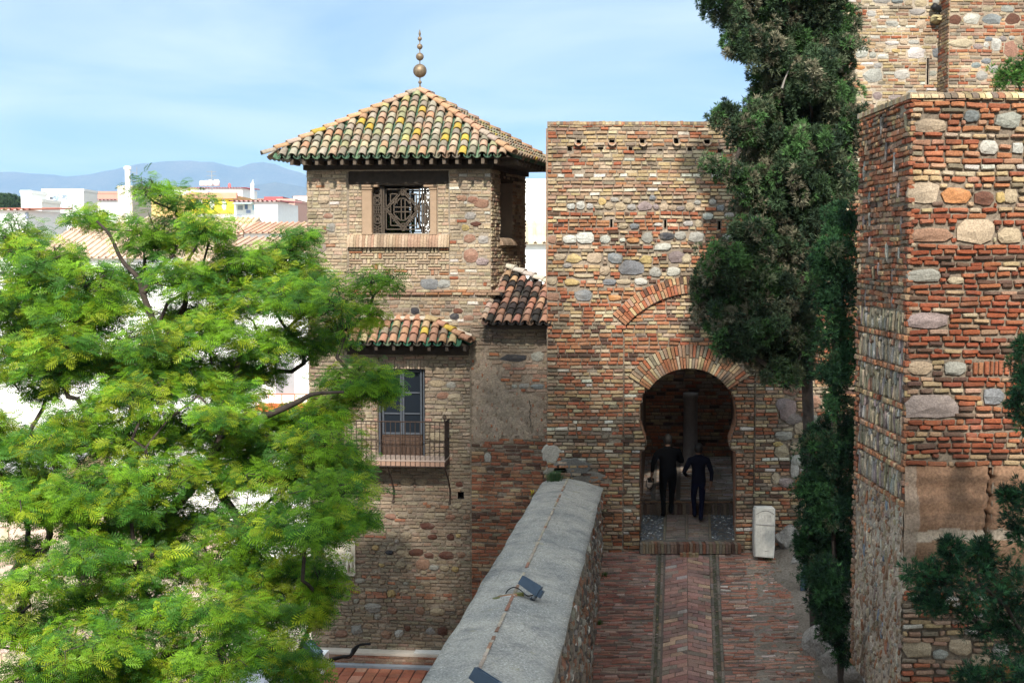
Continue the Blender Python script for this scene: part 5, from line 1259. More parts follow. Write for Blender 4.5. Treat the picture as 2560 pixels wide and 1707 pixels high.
# ================================================================== TERRACE at the foot of the tower
tz = vB - .04; TU0 = tf.uv(752, 1630)[0]
mb = MB(); te = thing("terrace_kerb", "low brick kerb with a grey ledge along the foot of the beige tower", "kerb", tf.pt(-2, vB - .2, .2))
mb.box((TU0, .012, vB - .26), (uX, .30, vB - .035), (.25, .16, .12), M=Mb); mb.box((TU0, .014, vB - .033), (uX, .315, vB + .012), (.42, .37, .32), M=Mb)
for a, b in ((-1.6, -.75), (-.35, .6)): mb.box((a, .03, vB + .014), (b, .26, vB + .035), (.5, .49, .48), M=Mb)
mb.box((TU0 + .3, .302, vB - .27), (uX, .46, vB - .21), (.24, .26, .29), M=Mb)
mb.build("kerb_body", M['plaster'], te)
mb = MB(); kw = Wall(Cc + Nf * .30, Uf, Nf); masonry(mb, kw, TU0, uX, vB - .21, vB - .035, [(2, (.28, .13, .085)), (2, (.26, .17, .12)), (1, (.3, .23, .17))], course=.058, bl=(.14, .26), h=.012); mb.build("kerb_bricks", M['tower'], te)
zf = vB - .27; flw = Wall(Cc + Nf * .44 + Vector((0, 0, zf)), Uf, Vector((0, 0, 1)), -Nf)
mb = MB(); backing(mb, flw, TU0 + .3, 1.6, -5.2, 0.05, (.10, .05, .04), wf=lambda u, v: -.006, d=.3, amp=.002)
u = TU0 + .32
while u < 1.5:
    v = -.02
    while v > -5: block(mb, flw, rectpoly(u + .012, v - .24, u + .238, v - .006, .003), 0, .012, .008, J(pick([(4, (.40, .135, .08)), (2, (.45, .17, .10)), (.5, (.48, .25, .17))]), .1), cj=.02); v -= .25
    u += .25
tag(mb.build("terrace", M['path']), kind="structure")
sidez = 0.0
mb = MB(); p0, p1 = flw.pt(TU0 + .29, 0.6, 0), flw.pt(TU0 + .29, -5.2, 0); mb.add([Vector((p0.x, p0.y, 0)), Vector((p1.x, p1.y, 0)), p1, p0], [(3, 2, 1, 0)], (.45, .35, .26)); p2 = flw.pt(1.6, -5.2, 0)
mb.add([Vector((p1.x, p1.y, 0)), Vector((p2.x, p2.y, 0)), p2, p1], [(3, 2, 1, 0)], (.45, .35, .26))
tag(mb.build("terrace_retaining_wall", M['tapia']), "plastered retaining wall that carries the red tiled terrace", "retaining wall")
mb = MB(); p = P(800, 1640, 25.2); Mx = Matrix.Translation(p) @ Matrix.Rotation(R(-6), 4, 'Z'); mb.box((-.12, -.2, -.3), (.12, .25, .06), M=Mx); eb = mb.build("end_block", M['tapia']); tag(eb, "squared stone block at the left end of the terrace kerb", "stone block")
# ================================================================== FLOODLIGHTS
def floodlight(loc, L, face, label, k=1.0):
    """L: long axis of the housing, face: the way the glass looks"""
    t = thing("floodlight", label, "floodlight", loc, "blue grey floodlights")
    ex = Vector(L).normalized(); ez = (Vector(face) - ex * Vector(face).dot(ex)).normalized(); ey = ez.cross(ex)
    Mx = Matrix((ex, ey, ez)).transposed().to_4x4(); Mx.translation = Vector(loc) + Vector((0, 0, .20 * k)); sc_ = Matrix.Diagonal((k, k, k, 1)); Mx = Mx @ sc_
    mb = MB(); a, b, h = .21, .095, .075
    pr_ = [(-a, -b, -h * .6), (a * .72, -b, -h), (a * .72, b, -h), (-a, b, -h * .6), (-a, -b, h), (a * .72, -b, h), (a * .72, b, h), (-a, b, h)]
    mb.add([Mx @ Vector(p) for p in pr_], [(0, 3, 2, 1), (0, 1, 5, 4), (1, 2, 6, 5), (2, 3, 7, 6), (3, 0, 4, 7)])
    mb.box((a * .72, -b * .8, -h * .9), (a, b * .8, h * .8), M=Mx)
    for lo, hi in (((-a, -b, h), (-a + .03, b, h + .03)), ((a * .72 - .03, -b, h), (a * .72, b, h + .03)), ((-a + .03, -b, h), (a * .72 - .03, -b + .022, h + .03)), ((-a + .03, b - .022, h), (a * .72 - .03, b, h + .03))): mb.box(lo, hi, M=Mx)
    mb.build("housing", M['bluemetal'], t)
    mb = MB(); mb.box((-a + .03, -b + .022, h - .012), (a * .72 - .03, b - .022, h + .006), M=Mx); mb.build("glass", M['lampglass'], t)
    mb = MB(); q = Mx @ Vector((a * .62, 0, -h)); base = Vector(loc); mb.tube([q, q.lerp(base, .55)], .035 * k, 8); mb.build("bracket", M['steel'], t)
    mb = MB(); mb.tube([q.lerp(base, .5), base + Vector((0, 0, -.01))], .042 * k, 8); mb.tube([base + Vector((0, 0, .012)), base + Vector((0, 0, -.01))], .06 * k, 10); mb.build("foot", M['frame'], t)
    return t, Mx
M['deadwood'] = plain("dead_wood", (.17, .155, .14), .8, var=.2); M['lampglass'] = plain("lamp_glass", (.24, .34, .42), .15, var=.1, spec=.6); M['steel'] = plain("grey_steel", (.3, .31, .33), .5, .3)
def on_cap(px, py, right=True):
    a, b = (eM, eR) if right else (eL, eM); n = ax.cross(b - a).normalized(); d = ray(px, py); o = Vector((0, 0, EYE)); return o + d * ((a - o).dot(n) / d.dot(n))
f1 = on_cap(1328, 1500); t1, Mx1 = floodlight(f1 + Vector((0, 0, .004)), (.80, -.30, -.42), (.38, .15, .75), "blue grey floodlight with a looping black cable halfway along the parapet cap", .76)
f2 = on_cap(1216, 1750); floodlight(f2 + Vector((0, 0, .004)), (.80, -.30, -.42), (.38, .15, .75), "blue grey floodlight on the parapet cap cut off by the bottom of the photo", .76)
def sm(pts, n=6):
    pts = [Vector(p) for p in pts]; out = []
    for i in range(len(pts) - 1):
        p0, p1, p2, p3 = pts[max(i - 1, 0)], pts[i], pts[i + 1], pts[min(i + 2, len(pts) - 1)]
        for k in range(n):
            t = k / n; out.append(.5 * ((2 * p1) + (p2 - p0) * t + (2 * p0 - 5 * p1 + 4 * p2 - p3) * t * t + (3 * p1 - p0 - 3 * p2 + p3) * t ** 3))
    return out + [pts[-1]]
cab = [on_cap(1262, 1489, False) + Vector((0, 0, -.03)), on_cap(1268, 1482, False) + Vector((0, 0, .03)), on_cap(1285, 1477, False) + Vector((0, 0, .05)), on_cap(1301, 1480) + Vector((0, 0, .03)), on_cap(1318, 1494) + Vector((0, 0, .03)), on_cap(1335, 1496) + Vector((0, 0, .05)), f1 + Vector((.08, -.035, .10)), f1 + Vector((.09, -.035, .17))]
mb = MB(); mb.tube(sm(cab), .0075, 6); tag(mb.build("cable", M['black'], None, True), "thin black cable looping from the floodlight across the parapet ridge", "cable")
# broken spot in the cap where the cable comes out
cw_ = (eM - eL).normalized(); capn = cw_.cross(ax).normalized(); capn = capn if capn.z > 0 else -capn
cl = Wall(on_cap(1262, 1491, False), cw_, capn, ax.normalized()); mb = MB()
for du, dv, a, b, c in ((-.1, -.02, .05, .05, (.22, .22, .08)), (0.0, .02, .10, .06, (.40, .2, .11)), (.03, -.03, .1, .02, (.66, .66, .64)), (.1, .02, .06, .05, (.45, .24, .14)), (.16, .07, .06, .04, (.27, .27, .1)), (-.02, .07, .07, .02, (.26, .26, .1))):
    block(mb, cl, stonepoly(du, dv, a, b, 9, .2), .004, .008, .01, c)
tag(mb.build("brick_repair", M['path']), "small mossy patch of broken bricks where the cable leaves the cap", "repair patch")
fb = P(783, 1652, 24.9); floodlight(fb, (.75, -.3, -.62), (.45, -.5, .75), "dark floodlight on a white foot beside the tree at the terrace corner", 1.0)
mb = MB(); p = lambda x, y, Y: P(600 + .2596 * x, 1300 + .2596 * y, Y)
mb.tube(sm([p(840, 1345, 24.7), p(960, 1315, 24.85), p(1060, 1300, 25.0), p(1090, 1240, 25.3), p(1150, 1200, 25.6), p(1255, 1187, 25.75)]), .028, 6)
for k in range(3): mb.tube(sm([p(860, 1350 + 8 * k, 24.7), p(980, 1305 + 10 * k, 24.9), p(1065, 1290 + 14 * k, 25.05), p(1150, 1195 + 6 * k, 25.6)]), .012, 5)
tag(mb.build("cable", M['black'], None, True), "thick bundle of black cables crossing the red tiled terrace up to the kerb", "cable")
# pale sheet roof below the tree
sr = thing("sheet_roof", "pale lavender sheet roof under the tree in the bottom left of the photo", "sheet roof", (-5.2, 22.5, 4.5))
mb = MB(); q = [P(600, 1650, 24.4), P(752, 1690, 24.4), P(690, 1760, 22), P(520, 1760, 22)]; q2 = [a - Vector((0, 0, .05)) for a in q]; mb.add(q + q2, [(0, 3, 2, 1), (4, 5, 6, 7), (0, 1, 5, 4), (1, 2, 6, 5), (2, 3, 7, 6), (3, 0, 4, 7)], (.62, .62, .70)); mb.build("sheet", M['plaster'], sr)
mb = MB(); mb.tube([q[0].lerp(q[1], .3) + Vector((0, 0, .02)), q[3].lerp(q[2], .3) + Vector((0, 0, .02))], .018, 6, (.4, .4, .46)); mb.tube([q[0].lerp(q[1], .75) + Vector((0, 0, .02)), q[3].lerp(q[2], .75) + Vector((0, 0, .02))], .018, 6, (.4, .4, .46)); mb.build("seam", M['plaster'], sr)
mb = MB(); mb.box((q[0].x, q[0].y - .1, 0), (q[0].x + .12, q[0].y, q[0].z - .06)); mb.box((q[1].x - .2, q[1].y - .1, 0), (q[1].x - .08, q[1].y, q[1].z - .06)); mb.build("post", M['wood'], sr)

# ================================================================== FOLIAGE
def frames(d, up):
    d = d / np.linalg.norm(d, axis=1, keepdims=True); n = up - d * (up * d).sum(1, keepdims=True); n /= np.linalg.norm(n, axis=1, keepdims=True) + 1e-9
    return np.stack([d, np.cross(n, d), n], 1)
def scatter(tv, tq, pos_, fr, scale, cols, tcol=None):
    nv = len(tv); N = len(pos_)
    v = np.einsum('vk,nkj->nvj', tv, fr) * scale[:, None, None] + pos_[:, None, :]
    q = (tq[None] + (np.arange(N) * nv)[:, None, None]).reshape(-1, tq.shape[1])
    c = np.repeat(cols[:, None, :], nv, 1)
    if tcol is not None: c = c * tcol[None, :, None]
    return v.reshape(-1, 3), q, c.reshape(-1, 3)
def frond_template(n=6, L=1.0):
    tv = []; tq = []
    for i in range(n):
        x = .12 + .86 * i / (n - 1); ln = .34 * math.sin(math.pi * (.18 + .74 * i / (n - 1))) + .06; dz = -.30 * x * x
        for s in (-1, 1):
            b = len(tv); w = .072
            tv += [(x - w, 0, dz), (x + ln * .35 - w * .3, s * ln * .5, dz + .02 - .02), (x + ln * .62, s * ln, dz - .05), (x + ln * .3 + w * 1.3, s * ln * .5, dz)]
            tq.append([b, b + 1, b + 2, b + 3] if s > 0 else [b, b + 3, b + 2, b + 1])
    b = len(tv); tv += [(0, -.012, 0), (1, 0, -.30), (1, .004, -.30), (0, .012, 0)]; tq.append([b, b + 1, b + 2, b + 3])
    return np.array(tv), np.array(tq)
def curvy(a, b, n, amp, rnd):
    a, b = np.array(a), np.array(b); d = b - a; L = np.linalg.norm(d) + 1e-6; out = []
    off = np.zeros(3); w = rnd.normal(size=(3, 3)) * amp * L
    for i in range(n + 1):
        t = i / n; out.append(a + d * t + w[0] * math.sin(math.pi * t) + w[1] * math.sin(2 * math.pi * t) * .6 + w[2] * math.sin(3 * math.pi * t) * .4)
    return out
def grow_limbs(mb, root, cl, trunk, r0, rnd, amp=.10, minr=.012, pw=.5):
    """join every clump to the nearest limb already grown, then give each limb the thickness its load asks for"""
    nodes = [np.array(t, float) for t in trunk]; par_ = [i - 1 for i in range(len(trunk))]
    order = sorted(range(len(cl)), key=lambda i: np.linalg.norm(cl[i] - nodes[0]))
    leafs = []
    for i in order:
        c = np.array(cl[i]); best, bd = 0, 1e9
        for j, n_ in enumerate(nodes):
            d = np.linalg.norm((c - n_) * np.array([1, 1, .8])) + (.9 if n_[2] > c[2] + .1 else 0) + (0.15 if j == 0 else 0)
            if d < bd: bd, best = d, j
        k = max(3, int(bd / .28)); pts = curvy(nodes[best], c, k, amp, rnd); p = best
        for q in pts[1:]: nodes.append(np.array(q)); par_.append(p); p = len(nodes) - 1
        leafs.append(p)
    load = np.zeros(len(nodes))
    for l in leafs:
        while l >= 0: load[l] += 1; l = par_[l]
    rad = minr + (r0 - minr) * (load / max(1, load.max())) ** pw
    # chains
    kids = {}
    for i, p in enumerate(par_):
        if p >= 0: kids.setdefault(p, []).append(i)
    seen = set()
    for i in range(len(nodes)):
        for k in sorted(kids.get(i, []), key=lambda x: -load[x]):
            if k in seen: continue
            ch = [i]; c = k
            while True:
                ch.append(c); seen.add(c); nx = [x for x in kids.get(c, []) if x not in seen]
                if not nx: break
                c = max(nx, key=lambda x: load[x])
            rr = [min(rad[ch[1]], rad[i])] + [rad[x] for x in ch[1:]]
            mb.tube([Vector(nodes[x]) for x in ch], rr, 7, caps=False)
    return nodes
# ------------- the feathery green tree
tree = thing("feathery_tree", "broad bright green feathery tree filling the left foreground", "tree", P(330, 1760, 17.5))
CL = [(340,428,42,34),(395,452,50,30),(445,470,50,22),(205,500,52,26),(365,540,105,58),(480,525,60,40),(545,605,88,48),(648,600,86,48),(690,545,34,26),(40,545,66,46),(100,600,106,56),(200,645,80,46),(60,700,106,56),(180,720,106,56),(300,640,66,38),(420,640,88,46),(560,690,88,46),(675,680,76,46),(765,690,56,46),(850,650,44,26),(895,640,26,20),(790,740,66,46),(850,715,36,24),(720,780,76,46),(620,790,86,46),(480,760,88,48),(355,785,95,55),(230,815,100,44),(100,800,106,50),(25,850,56,30),(140,850,80,30),(330,900,90,56),(440,870,76,46),(540,900,66,36),(820,870,80,52),(875,888,40,36),(760,930,66,40),(300,1000,145,56),(450,985,125,56),(600,1000,125,56),(725,1015,95,56),(800,1065,60,52),(120,1010,106,46),(30,1000,60,46),(60,1090,76,46),(200,1110,116,56),(350,1090,126,56),(500,1080,126,56),(640,1090,126,56),(760,1130,95,52),(830,1190,30,24),(110,1170,60,36),(240,1200,96,56),(400,1200,106,56),(560,1200,126,56),(700,1210,106,56),(770,1200,50,40),(190,1270,90,46),(320,1290,106,56),(480,1290,126,56),(640,1300,116,56),(730,1330,60,56),(60,1340,66,36),(200,1370,90,50),(330,1390,116,56),(480,1400,126,56),(620,1400,106,56),(715,1400,46,46),(60,1440,106,56),(200,1475,126,56),(360,1500,126,56),(520,1500,116,56),(640,1490,66,40),(690,1540,66,30),(100,1555,140,56),(280,1570,120,50),(440,1590,100,40),(-40,700,60,80),(-40,1000,60,90),(-40,1400,60,90),(105,888,46,34),(250,700,70,40),(150,785,90,40),(60,770,70,46),(300,850,70,40),(400,835,70,40),(520,845,66,40),(600,850,50,36),(250,905,50,30),(90,660,80,40),(500,650,60,40),(620,660,60,36),(720,640,40,30),(690,700,60,36),(420,720,70,36),(180,960,80,36),(520,950,80,36),(670,955,60,30),(40,1150,70,40),(160,1150,80,40),(300,1150,80,40),(60,1260,46,26),(200,1660,180,50),(500,1660,120,40)]
rnd = np.random.default_rng(3)
fp_, fd_, fu_, fs_2, fc_ = [], [], [], [], []
centers = []; twigs = MB()
for (x, y, rx, ry) in CL:
    low = (y - 420) / 1150; Yc = 18.6 - 2.6 * low + rnd.uniform(-.9, .9)
    if x > 740: Yc = min(Yc, 17.6)
    c = np.array(P(x * S, y * S, Yc)); m = S * Yc / F; a, b = rx * m, ry * m; dpt = min(.75, a * .9 + .1)
    centers.append(c - np.array([0, 0, b * .75]))
    nsp = int((14 + 430 * a * b + 50 * a) * (.5 if y < 480 or (x > 740 and y < 760) else 1))
    for k in range(nsp):
        # sprays sit in the upper shell of the clump, some hang lower
        t = rnd.normal(size=3); t /= np.linalg.norm(t); rr = rnd.uniform(.25, 1) ** .5
        p = c + t * np.array([a * .98, dpt, b * .92]) * rr * (1 + .13 * rnd.normal())
        if rnd.random() < .55:
            w0 = c + (p - c) * .15 - np.array([0, 0, b * .3])
            twigs.tube([Vector(q) for q in curvy(w0, p, 4, .12, rnd)], [.014, .012, .009, .007, .004], 4, caps=False)
        nf = rnd.integers(5, 9); base = rnd.uniform(0, 6.28); out = (p - c) * np.array([1, 1, .4]); out /= np.linalg.norm(out) + 1e-6
        tone = rnd.random(); hgt = (p[2] - c[2]) / (b + .01)
        sc0 = rnd.uniform(.11, .19)
        for f in range(nf):
            an = base + 6.28 * f / nf + rnd.uniform(-.4, .4); d = np.array([math.cos(an), math.sin(an), rnd.uniform(-.55, .35)]) + out * .6
            fp_.append(p + rnd.normal(size=3) * .05); fd_.append(d); fu_.append(out * 1.0 + np.array([rnd.normal() * .5, rnd.normal() * .5 - .75, .8 + rnd.normal() * .35])); fs_2.append(sc0 * rnd.uniform(.75, 1.25))
            g = np.array([.165, .33, .018]) if tone > .40 else np.array([.055, .165, .02])
            if tone > .82: g = np.array([.28, .36, .02])
            fc_.append(g * rnd.uniform(.75, 1.3))
tv, tq = frond_template()
v, q, c = scatter(tv, tq, np.array(fp_), frames(np.array(fd_), np.array(fu_)), np.array(fs_2), np.array(fc_))
print("fronds", len(fp_), "quads", len(q))
npmesh("crown", v, q, c, M['leaf'], tree)
mb = MB(); zz = lambda x, y, Y: np.array(P(x * S, y * S, Y))
trunk_ = [zz(318, 1760, 17.4), zz(322, 1640, 17.4), zz(328, 1540, 17.4), zz(322, 1440, 17.4), zz(330, 1340, 17.5), zz(336, 1250, 17.5), zz(325, 1160, 17.6), zz(305, 1060, 17.7), zz(292, 1000, 17.8), zz(305, 930, 17.9), zz(345, 860, 18.0), zz(372, 790, 18.1)]
for pth_ in ([zz(300, 1600, 17.4), zz(230, 1460, 17.2), zz(190, 1330, 17.2), zz(165, 1230, 17.3), zz(110, 1120, 17.5), zz(90, 1040, 17.6)], [zz(336, 1250, 17.5), zz(420, 1212, 17.2), zz(520, 1215, 17.1), zz(600, 1200, 17.0)], [zz(345, 1220, 17.5), zz(440, 1120, 17.4), zz(500, 1020, 17.3), zz(530, 900, 17.5), zz(560, 780, 17.8)], [zz(600, 960, 17.3), zz(680, 925, 17.1), zz(720, 905, 17.0), zz(790, 900, 16.9)], [zz(530, 920, 17.4), zz(600, 960, 17.3)],
             [zz(372, 790, 18.1), zz(330, 680, 18.3), zz(318, 640, 18.3), zz(280, 598, 18.4), zz(252, 540, 18.4), zz(222, 508, 18.4)], [zz(330, 672, 18.3), zz(362, 620, 18.3), zz(400, 585, 18.3)], [zz(372, 790, 18.1), zz(425, 700, 18.2), zz(418, 630, 18.2), zz(455, 560, 18.2)]):
    n_ = len(pth_); pp = [Vector(p) for p in pth_]; r0 = {0: .12}.get(0)
    first = pth_[0]; w0 = .085 if first[2] < zz(0, 1180, 17.5)[2] else .05
    mb.tube(sm(pp, 4), list(np.linspace(w0, w0 * .32, (n_ - 1) * 4 + 1)), 8, caps=False)
grow_limbs(mb, None, centers, trunk_, .135, rnd, amp=.13, minr=.008, pw=.62)
o = mb.build("trunk", M['bark'], tree, True)
o = twigs.build("twigs", M['bark'], tree)
# ------------- cypress, climbing juniper, junipers close to the camera
def tuft_template(n=13, spread=.55, w=.06, seed=1):
    r_ = np.random.default_rng(seed); tv = []; tq = []
    for i in range(n):
        d = np.array([1, r_.normal() * spread, r_.normal() * spread]); d /= np.linalg.norm(d); L = r_.uniform(.6, 1.1); s0 = r_.uniform(0, .35)
        sd = np.cross(d, r_.normal(size=3)); sd /= np.linalg.norm(sd); b = len(tv)
        a0 = d * s0 * .4; tv += [a0, a0 + d * L * .5 + sd * w, a0 + d * L, a0 + d * L * .5 - sd * w]; tq.append([b, b + 1, b + 2, b + 3])
    return np.array(tv), np.array(tq)
def conifer(name, label, cat, base, clumps, Yf, dens, size, pal, mat, up=.8, trunk=None, seed=5, r0=.16, tw=.06, group=None, shell=.5, nb=13, sub=(6, 12), spread=.55):
    rnd = np.random.default_rng(seed); t = thing(name, label, cat, base, group)
    ps, ds, us, ss, cs, cen = [], [], [], [], [], []; tg = MB()
    for (x, y, rx, ry) in clumps:
        Yc = Yf(x, y, rnd); c = np.array(P(x * S, y * S, Yc)); m = S * Yc / F; a, b = rx * m, ry * m; dp = min(max(a, b) * .95, .8)
        cen.append(c - np.array([0, 0, b * .3]))
        nl = int(rnd.integers(*sub) * max(.6, (a * b) ** .5 * 3.2))
        for l in range(nl):                                     # lobes: small bunches inside the clump, so that gaps stay between them
            d0 = rnd.normal(size=3); d0 /= np.linalg.norm(d0); rq = rnd.uniform(.3, 1.28); lc = c + d0 * np.array([a, dp, b]) * rq; lr = (1.22 - .5 * rq) * rnd.uniform(.09, .19) * max(.7, min(1.4, (a * b) ** .5 * 2.4)) * (1 if Yc > 19 else .62)
            col0 = np.array(pick(pal)); k0 = rnd.uniform(.7, 1.25); stretch = rnd.uniform(1.0, 1.7)
            for k in range(max(5, int(dens * lr * lr * 40))):
                d = rnd.normal(size=3); d /= np.linalg.norm(d); p = lc + d * np.array([lr, lr, lr * stretch]) * rnd.uniform(shell, 1)
                ps.append(p); ds.append(d * np.array([1, 1, .6]) + np.array([0, 0, up]) + .25 * d0); us.append(rnd.normal(size=3)); ss.append(size * rnd.uniform(.6, 1.3))
                cs.append(col0 * k0 * rnd.uniform(.7, 1.3))
    tv, tq = tuft_template(nb, spread, w=tw); v, q, c = scatter(tv, tq, np.array(ps), frames(np.array(ds), np.array(us)), np.array(ss), np.array(cs))
    print(name, len(ps), len(q)); npmesh("crown", v, q, c, mat, t)
    mb = MB(); grow_limbs(mb, None, cen, trunk, r0, rnd, amp=.05, minr=.012); mb.build("trunk", M['bark'], t, True)
    return t
CYP_ = [(1650,25,46,36),(1735,50,76,56),(1820,30,76,46),(1900,40,56,46),(1935,85,34,26),(1700,100,40,30),(1760,115,56,46),(1850,110,66,46),(1785,190,62,46),(1870,180,66,46),(1935,205,46,26),(1942,105,36,16),(1775,270,76,46),(1880,260,76,46),(1950,275,36,36),(1662,265,34,28),(1712,300,46,34),(1760,340,76,42),(1850,340,86,46),(1940,335,36,46),(1655,378,44,17),(1710,412,54,32),(1790,420,86,46),(1880,420,66,46),(1940,415,30,46),(1735,475,50,32),(1800,500,76,42),(1880,500,56,42),(1665,592,60,42),(1740,572,54,36),(1648,660,60,52),(1740,650,76,46),(1820,600,54,46),(1680,735,74,46),(1760,735,86,50),(1700,790,74,32),(1780,800,72,46),(1785,850,42,26),(1838,790,36,56),(1720,530,46,30),(1845,560,46,36),(1790,700,60,40),(1880,600,36,46),(1865,690,34,46),(1850,760,40,46),(1905,150,46,36),(1800,235,60,36),(1825,385,60,36),(1730,265,40,30),(1840,845,34,36),(1815,860,36,26),(1700,-40,80,50),(1830,-40,90,50),(1910,-30,50,50)]
cyY = lambda x, y, r_: 22.3 + r_.uniform(-.55, .55)
cypP = [(3.4, (.05, .085, .042)), (2.4, (.10, .125, .07)), (2.6, (.065, .14, .045)), (2.0, (.18, .17, .115)), (1.6, (.032, .055, .032))]
ctr_ = [zz(1874, 1475, 22.3), zz(1866, 1200, 22.3), zz(1858, 1000, 22.3), zz(1854, 880, 22.3), zz(1850, 740, 22.3), zz(1848, 600, 22.3), zz(1852, 450, 22.3), zz(1846, 300, 22.3), zz(1838, 160, 22.3), zz(1830, 0, 22.3)]
conifer("cypress", "tall ragged grey green cypress with a bare lower trunk before the gate", "cypress", Vector(ctr_[0]), CYP_, cyY, 80, .095, cypP, M['cyp'], .35, ctr_, 5, .10, sub=(26, 42), tw=.075, nb=10, spread=.8)
mb = MB(); a = Vector(P(1955, 222, 21.6)); b = Vector(P(1972, 176, 21.7)); mb.tube(sm([a, a.lerp(b, .5) + Vector((-.01, 0, 0)), b]), [.022, .02, .019, .018, .017, .016, .015, .014, .013, .012, .011, .01, .008][:len(sm([a, a.lerp(b, .5), b]))], 6)
o = mb.build("bare_branch", M['deadwood'], bpy.data.objects["cypress"])
JU = [(1935,515,36,42),(1925,560,40,40),(1910,600,44,52),(1922,680,46,52),(1925,760,42,52),(1915,850,44,52),(1928,930,36,46),(1895,1000,40,42),(1922,1050,44,52),(1890,1100,52,46),(1905,1180,56,52),(1868,1200,42,36),(1912,1260,50,52),(1902,1330,48,52),(1925,1400,38,52),(1912,1450,30,32),(1938,1495,22,32),(1845,1250,20,20),(1868,1040,34,40),(1862,1130,34,40),(1880,1300,40,46),(1885,1390,30,40),(1950,620,26,60),(1955,800,24,70),(1955,1000,24,60),(1950,1150,30,60),(1950,1300,26,60)]
juP = [(3, (.026, .072, .03)), (1.6, (.045, .12, .04)), (2, (.017, .045, .024)), (.5, (.075, .09, .05))]
jb = [zz(1932, 1590, 20.3), zz(1925, 1400, 20.4), zz(1915, 1250, 20.5), zz(1908, 1100, 20.6), zz(1915, 950, 20.6), zz(1915, 780, 20.7), zz(1925, 620, 20.8)]
conifer("climbing_juniper", "dense dark green shrub growing as a narrow column beside the bastion", "shrub", Vector(jb[0]), JU, lambda x, y, r_: 20.6 + r_.uniform(-.3, .3) - (.5 if y > 1300 else 0), 70, .085, juP, M['jun'], .25, jb, 9, .05, tw=.06, sub=(34, 54), nb=10, spread=.7)
FJ = [(2182,1258,26,18),(2180,1290,40,24),(2108,1312,36,18),(2130,1340,40,20),(2170,1330,60,26),(2240,1300,50,26),(2300,1320,50,30),(2230,1350,66,30),(2290,1370,60,36),(2345,1360,40,60),(2150,1390,30,18),(2128,1375,24,18),(2220,1400,50,30),(2300,1420,50,40),(2345,1440,40,50),(2260,1440,50,30),(2330,1490,40,40),(2255,1255,20,16),(2250,1275,30,20)]
fjP = [(3, (.025, .08, .038)), (2, (.04, .125, .045)), (1.7, (.016, .045, .026)), (.25, (.10, .095, .03))]
fjb = [zz(2440, 1700, 13.6), zz(2390, 1560, 13.6), zz(2350, 1460, 13.6), zz(2310, 1390, 13.6), zz(2250, 1340, 13.5)]
conifer("juniper", "dark green feathery juniper spreading in front of the bastion at bottom right", "juniper", Vector(fjb[0]), FJ, lambda x, y, r_: 13.6 + r_.uniform(-.35, .35), 36, .085, fjP, M['jun'], .3, fjb, 11, .026, tw=.045, sub=(40, 60), nb=12)
FB = [(2300,1545,60,26),(2235,1550,36,18),(2345,1560,40,30),(2280,1580,60,24)]
fbb = [zz(2330, 1720, 13), zz(2310, 1640, 13), zz(2290, 1580, 13)]
conifer("juniper", "low dark juniper tip at the very bottom edge below the spreading juniper", "juniper", Vector(fbb[0]), FB, lambda x, y, r_: 13 + r_.uniform(-.2, .2), 36, .085, fjP, M['jun'], .3, fbb, 12, .025, tw=.045, sub=(36, 54), nb=12)
FR = [(2345,842,22,22),(2350,880,18,30),(2335,925,22,26),(2350,960,20,40),(2350,798,10,14),(2342,1150,20,36),(2312,1135,14,14),(2330,1190,30,26),(2345,1240,24,30),(2400,900,40,120),(2400,1150,40,100)]
frb = [zz(2520, 1350, 14.2), zz(2460, 1200, 14.2), zz(2420, 1050, 14.2), zz(2400, 900, 14.2)]
conifer("juniper", "dark juniper sprays reaching in from the right edge before the bastion", "juniper", Vector(frb[0]), FR, lambda x, y, r_: 14.2 + r_.uniform(-.2, .2), 36, .085, fjP, M['jun'], .3, frb, 13, .025, tw=.045, sub=(34, 50), nb=12)
TB = [(2318,165,34,26),(2345,180,30,30),(2300,180,22,18),(2375,160,40,40)]
tbb = [zz(2350, 225, 18.0), zz(2340, 195, 18.0), zz(2335, 175, 18.0)]
conifer("small_shrub", "small bright green shrub growing on top of the bastion", "shrub", Vector(tbb[0]), TB, lambda x, y, r_: 18.0 + r_.uniform(-.15, .15), 34, .085, [(3, (.06, .16, .035)), (2, (.09, .2, .04)), (1, (.035, .09, .03))], M['jun'], .3, tbb, 15, .018, tw=.05, sub=(30, 46))
# dry weeds: tuft on the parapet end, yellow flowers, grass by the tablet
def tuftgrass(name, label, cat, base, n, h, spread, cols, seed=0):
    r_ = np.random.default_rng(seed); mb = MB(); base = Vector(base)
    for i in range(n):
        a = r_.uniform(0, 6.28); s_ = abs(r_.normal()) * spread; p = base + Vector((math.cos(a) * s_, math.sin(a) * s_, 0)); L = h * r_.uniform(.5, 1.2); d = Vector((math.cos(a) * .5 * r_.uniform(0, 1.3), math.sin(a) * .5, 1)); w = .006
        sd = Vector((-math.sin(a) * w, math.cos(a) * w, 0)); mb.add([p - sd, p + sd, p + d * L * .6 + sd * .7, p + d * L * .6 - sd * .7, p + d * L + Vector((0, 0, -L * .1))], [(0, 1, 2, 3), (3, 2, 4)], J(pick(cols), .2))
    return tag(mb.build(name, M['jun']), label, cat)
tuftgrass("weed_tuft", "grey green tuft of weeds where the parapet meets the gate", "weeds", P(1386, 1203, 25.6), 420, .22, .09, [(3, (.05, .10, .04)), (1, (.09, .13, .05))], 2)
tuftgrass("grass_tuft", "small tuft of grass growing at the foot of the white tablet", "grass tuft", on_path(1918, 1395, .0), 160, .09, .09, [(3, (.05, .15, .03)), (1, (.12, .16, .05))], 3)
mb = MB()
